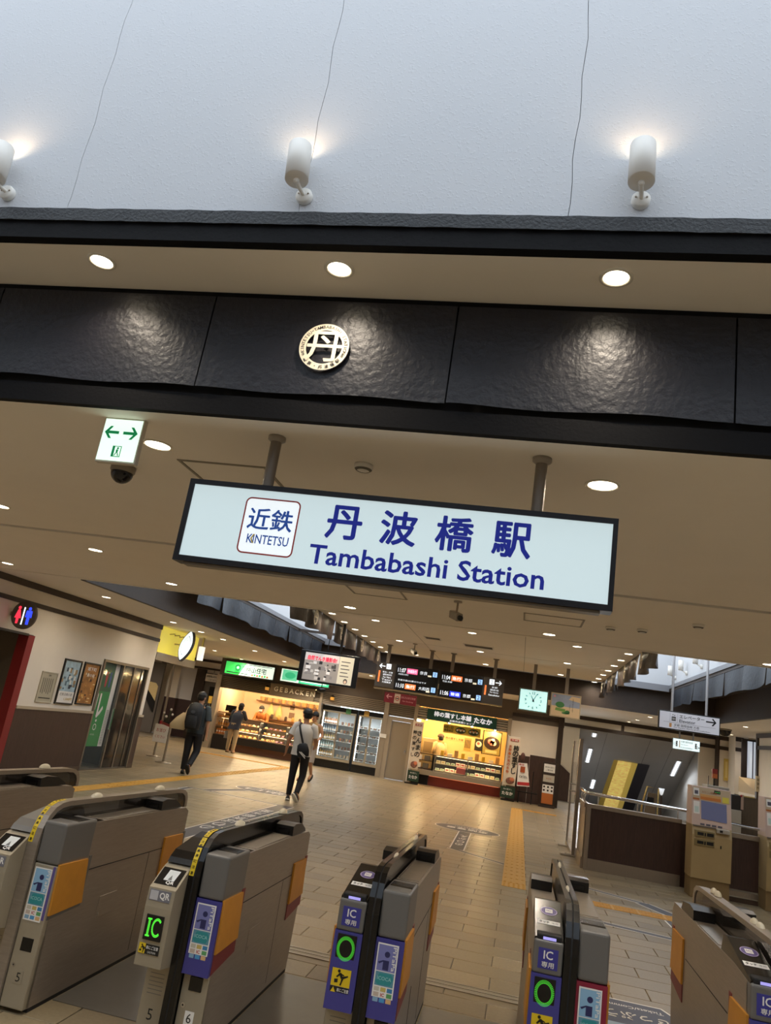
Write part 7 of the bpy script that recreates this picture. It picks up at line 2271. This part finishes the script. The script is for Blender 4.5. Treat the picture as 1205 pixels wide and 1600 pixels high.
    for s in ('L', 'R'):
        a, k, n = Vector(P['hip' + s]), Vector(P['kn' + s]), Vector(P['an' + s])
        e = .80 if bare_legs else .97
        if bare_legs:
            p_.tube([a + Vector((0, 0, .03)), a.lerp(k, .5), k.lerp(n, .05)], [.098, .090 * pants_r, .082 * pants_r], bottom, 12)
        else:
            p_.tube([a + Vector((0, 0, .03)), a.lerp(k, .5), k, k.lerp(n, .5), k.lerp(n, e)], [.098, .086 * pants_r, .070 * pants_r, .062 * pants_r, (cuff or .052) * pants_r], bottom, 12)
    p_.build('trousers', t, True)
    for s in ('L', 'R'):
        n, o_ = Vector(P['an' + s]), Vector(P['to' + s])
        d = (o_ - n)
        d = Vector((d.x, d.y, d.z)).normalized()
        up = (Vector((0, 0, 1)) - d * d.z).normalized()
        sd = d.cross(up)
        base = n + up * -.055
        b2 = MB()
        b2.ball((0, 0, 0), (1, 1, 1), shoe, 12, 6, -.35)
        M = Matrix(((sd.x * .046, d.x * .135, up.x * .062, base.x + d.x * .045), (sd.y * .046, d.y * .135, up.y * .062, base.y + d.y * .045), (sd.z * .046, d.z * .135, up.z * .062, base.z + d.z * .045), (0, 0, 0, 1)))
        b2.xf(M)
        if sole:
            q = MB().lathe([(0, -.55), (1.04, -.55), (1.04, -.22), (0, -.22)], (0, 0, 0), sole, 14)
            q.xf(M)
            b2.add(q.v, q.f, sole)
        b2.build('shoe', t, True)
    return t
def pose(**k):
    b_ = dict(pelvis=(0, 0, .90), chest=(0, 0, 1.27), neck=(0, 0, 1.44), head=(0, .02, 1.575), shL=(-.18, 0, 1.39), shR=(.18, 0, 1.39), elL=(-.24, -.02, 1.11), elR=(.24, -.02, 1.11),
              wrL=(-.26, .06, .87), wrR=(.26, .06, .87), haL=(-.26, .09, .77), haR=(.26, .09, .77), hipL=(-.09, 0, .87), hipR=(.09, 0, .87), knL=(-.10, .02, .48), knR=(.10, .02, .48),
              anL=(-.10, 0, .085), anR=(.10, 0, .085), toL=(-.115, .15, .035), toR=(.115, .15, .035))
    b_.update(k)
    return b_
# man in white, walking away
def shifted(P, k):
    return {n: tuple(c * k for c in p) for n, p in P.items()}
whitet = mat('tshirt_white', '#d9d2c8', .75, bump=.15, bscale=25)
blackp = mat('trousers_black', '#17161a', .7, bump=.1, bscale=30)
pw = pose(head=(-.015, .03, 1.595), elL=(-.27, -.05, 1.12), wrL=(-.32, .04, .90), haL=(-.335, .08, .80), elR=(.25, .03, 1.12), wrR=(.20, .22, 1.02), haR=(.16, .31, 1.0),
          knL=(-.11, .03, .47), anL=(-.105, -.02, .085), toL=(-.15, .14, .035), knR=(.09, .05, .47), anR=(.085, -.16, .16), toR=(.12, -.05, .045))
person('man in a white T-shirt and black trousers walking away with a black sling bag', (-4.13, 14.85, 0), 0.0, pw, whitet, blackp, mat('shoe_black', '#1a1a1d', .5), inkw, sleeve=.62, hem=.84, headturn=.75, shirt_r=1.06, cuff=.050)
t = thing('sling_bag', 'black sling bag with white stripes on the back of the man in white', 'bag', (-4.13, 14.85, .85), 0)
b_ = MB()
b_.loft([(0, 0, -.12, .11, .035), (0, 0, -.02, .125, .05), (0, 0, .10, .10, .045), (0, 0, .13, .06, .02)], mat('bag_black', '#121114', .6), 14, 2.6)
b_.xf(Matrix.Translation((.075, -.185, .10)) @ Matrix.Rotation(math.radians(-14), 4, 'Y'))
b_.build('pouch', t, True)
q = MB()
for k in range(2):
    q.quad([(.02 + .03 * k, -.242, .06 - .0 * k), (.032 + .03 * k, -.242, .075), (.16 + .0 * k, -.225, -.03 + .035 * k), (.15 + .0 * k, -.225, -.045 + .035 * k)], inkw)
q.build('stripes', t, True)
MB().tube([(.05, -.165, .22), (-.03, -.155, .40), (-.085, -.13, .54), (-.10, -.03, .60), (-.08, .08, .56)], .020, mat('bag_black', '#121114', .6), 8, flat=.35).build('strap', t, True)

# man with a backpack
greent = mat('tshirt_dark_green', '#33393a', .75)
pb_ = pose(head=(-.01, .03, 1.60), chest=(0, .01, 1.28), elR=(.25, -.03, 1.12), wrR=(.265, -.02, .88), haR=(.265, 0, .77), elL=(-.24, .02, 1.12), wrL=(-.20, .15, .95), haL=(-.16, .22, .92),
           knL=(-.10, .03, .48), anL=(-.10, .03, .085), toL=(-.12, .18, .035), knR=(.10, .06, .49), anR=(.07, -.20, .20), toR=(.08, -.10, .06))
person('man in a dark green T-shirt and black trousers with a backpack walking to the corridor', (-6.88, 16.0, 0), .12, pb_, greent, blackp, mat('shoe_black', '#1a1a1d', .5), None, sleeve=.8, hem=.86, headturn=-.35, shirt_r=1.05, pants_r=1.1)
t = thing('backpack', 'large black backpack on the man at the left', 'bag', (-6.88, 16.0, .9), .12)
bkm = mat('backpack_black', '#15171a', .65, bump=.2, bscale=40)
MB().loft([(-.02, -.24, .04, .15, .09), (-.02, -.26, .18, .17, .12), (-.02, -.25, .42, .17, .11), (-.02, -.22, .56, .13, .08), (-.02, -.20, .60, .06, .04)], bkm, 16, 2.8).build('pack_body', t, True)
MB().loft([(-.02, -.36, .08, .11, .04), (-.02, -.38, .20, .12, .05), (-.02, -.36, .32, .10, .04)], mat('backpack_pocket', '#1d1f22', .6), 14, 2.8).build('pocket', t, True)
MB().disc((-.02, -.389, .40), .05, (1, 0, 0), (0, 0, 1), mat('backpack_badge', '#4a4d52', .4), 14, .035).build('badge', t, True)
for s in (-1, 1):
    MB().tube([(s * .10, -.16, .54), (s * .12, -.05, .58), (s * .125, .10, .50), (s * .13, .12, .34), (s * .15, -.08, .12)], .022, bkm, 8, flat=.4).build('strap', t, True)
t = thing('tote_bag', 'slack cream tote bag on the left shoulder of the man with the backpack', 'bag', (-6.88, 16.0, .85), .12)
crm = mat('tote_cream', '#c9b48c', .75, bump=.2, bscale=30)
MB().loft([(-.37, -.14, .04, .16, .03), (-.36, -.14, .13, .19, .065), (-.30, -.14, .29, .13, .05), (-.25, -.12, .40, .06, .02)], crm, 14).build('pouch', t, True)
MB().tube([(-.26, -.13, .36), (-.22, -.13, .50), (-.19, -.02, .61), (-.21, .07, .50), (-.24, .02, .33)], .014, crm, 8).build('strap', t, True)

# person in a sleeveless top coming the other way, behind the man in white
pc = pose(head=(0, .03, 1.56), elR=(.26, .06, 1.12), wrR=(.12, .28, 1.08), haR=(.04, .32, 1.06), elL=(-.27, -.02, 1.12), wrL=(-.20, .20, .98), haL=(-.12, .26, .96),
          knL=(-.10, .10, .48), anL=(-.10, -.10, .16), toL=(-.10, .03, .06), knR=(.10, .06, .48), anR=(.10, .08, .085), toR=(.11, .23, .035))
person('person in a tan sleeveless top and pale shorts, half hidden by the man in white', (-5.13, 19.2, 0), PI - .15, pc, mat('tank_tan', '#b08a55', .75, var=.25, vscale=18), mat('shorts_pale', '#a89c90', .75), matblk, None, sleeveless=True, hem=.88, hair='short', bare_legs=True, pants_r=1.12)
# woman at the bakery
pd = pose(pelvis=(0, 0, .84), chest=(.03, .06, 1.18), neck=(.04, .12, 1.34), head=(.05, .17, 1.46), shL=(-.14, .07, 1.29), shR=(.21, .08, 1.30), elL=(-.22, .06, 1.02), wrL=(-.22, .12, .80), haL=(-.22, .14, .70),
          elR=(.27, .22, 1.10), wrR=(.22, .42, 1.12), haR=(.20, .50, 1.14), hipL=(-.09, 0, .82), hipR=(.09, 0, .82), knL=(-.10, .02, .45), knR=(.12, -.02, .45), anR=(.14, -.08, .085), toR=(.15, .06, .035))
person('woman in a navy top and beige trousers leaning at the bakery showcase', (-9.2, 24.45, 0), -.05, pd, mat('top_navy', '#232837', .75), mat('trousers_beige', '#a58f6d', .75), mat('shoe_tan', '#7a5a40', .5), None, sleeve=1.35, hem=.74, hair='long', pants_r=1.05, shirt_r=1.05)
t = thing('handbag', 'grey handbag held by the woman at the bakery', 'bag', (-9.44, 24.55, .42), 0)
MB().loft([(0, 0, 0, .10, .045), (0, 0, .20, .09, .04), (0, 0, .24, .06, .02)], mat('handbag_grey', '#6d675f', .6), 12, 2.6).build('pouch', t, True)
MB().tube([(-.06, 0, .22), (-.03, 0, .33), (.03, 0, .33), (.06, 0, .22)], .008, mat('handbag_grey', '#6d675f', .6), 6).build('handle', t, True)
# clerks
ckp = pose(chest=(0, .08, 1.22), neck=(0, .15, 1.37), head=(.02, .21, 1.47), shL=(-.18, .12, 1.32), shR=(.18, .12, 1.32), elL=(-.25, .18, 1.06), elR=(.25, .18, 1.06), wrL=(-.12, .36, 1.12), wrR=(.12, .36, 1.12), haL=(-.03, .42, 1.13), haR=(.03, .42, 1.13))
person('bakery clerk in an orange apron bending behind the showcase', (-9.0, 26.5, 0), PI, ckp, mat('apron_orange', '#c8793a', .7), mat('apron_dark', '#2f2a30', .7), matblk, None, sleeve=1.3, hem=.84, skin_m=skinf)
t = thing('face_mask', 'white face mask on the bakery clerk', 'mask', (-9.02, 26.5 - .21 - .085, 1.41))
MB().ball((0, 0, .02), (.062, .035, .045), inkw, 12, 6).build('mask', t, True)
skp = pose(haL=(-.12, .30, 1.02), wrL=(-.15, .22, 1.03), haR=(.12, .30, 1.02), wrR=(.15, .22, 1.03))
person('sushi clerk in a striped pale shirt standing behind the counter', (-2.58, 26.05, 0), .55, shifted(skp, .93), mat('shirt_cream_stripe', '#cdb48a', .7, var=.35, vscale=30, stretch=(3, 3, .1)), blackp, matblk, None, sleeve=1.2, hem=.8, skin_m=skinf)
t = thing('cap', 'dark brown cap on the sushi clerk', 'cap', (-2.58, 26.05, 1.53))
MB().ball((0, 0, 0), (.115, .125, .10), mat('cap_brown', '#3a2620', .6), 16, 7, -.1).build('crown', t, True)
MB().ball((.05, .10, .0), (.075, .07, .012), mat('cap_brown', '#3a2620', .6), 12, 5).build('brim', t, True)
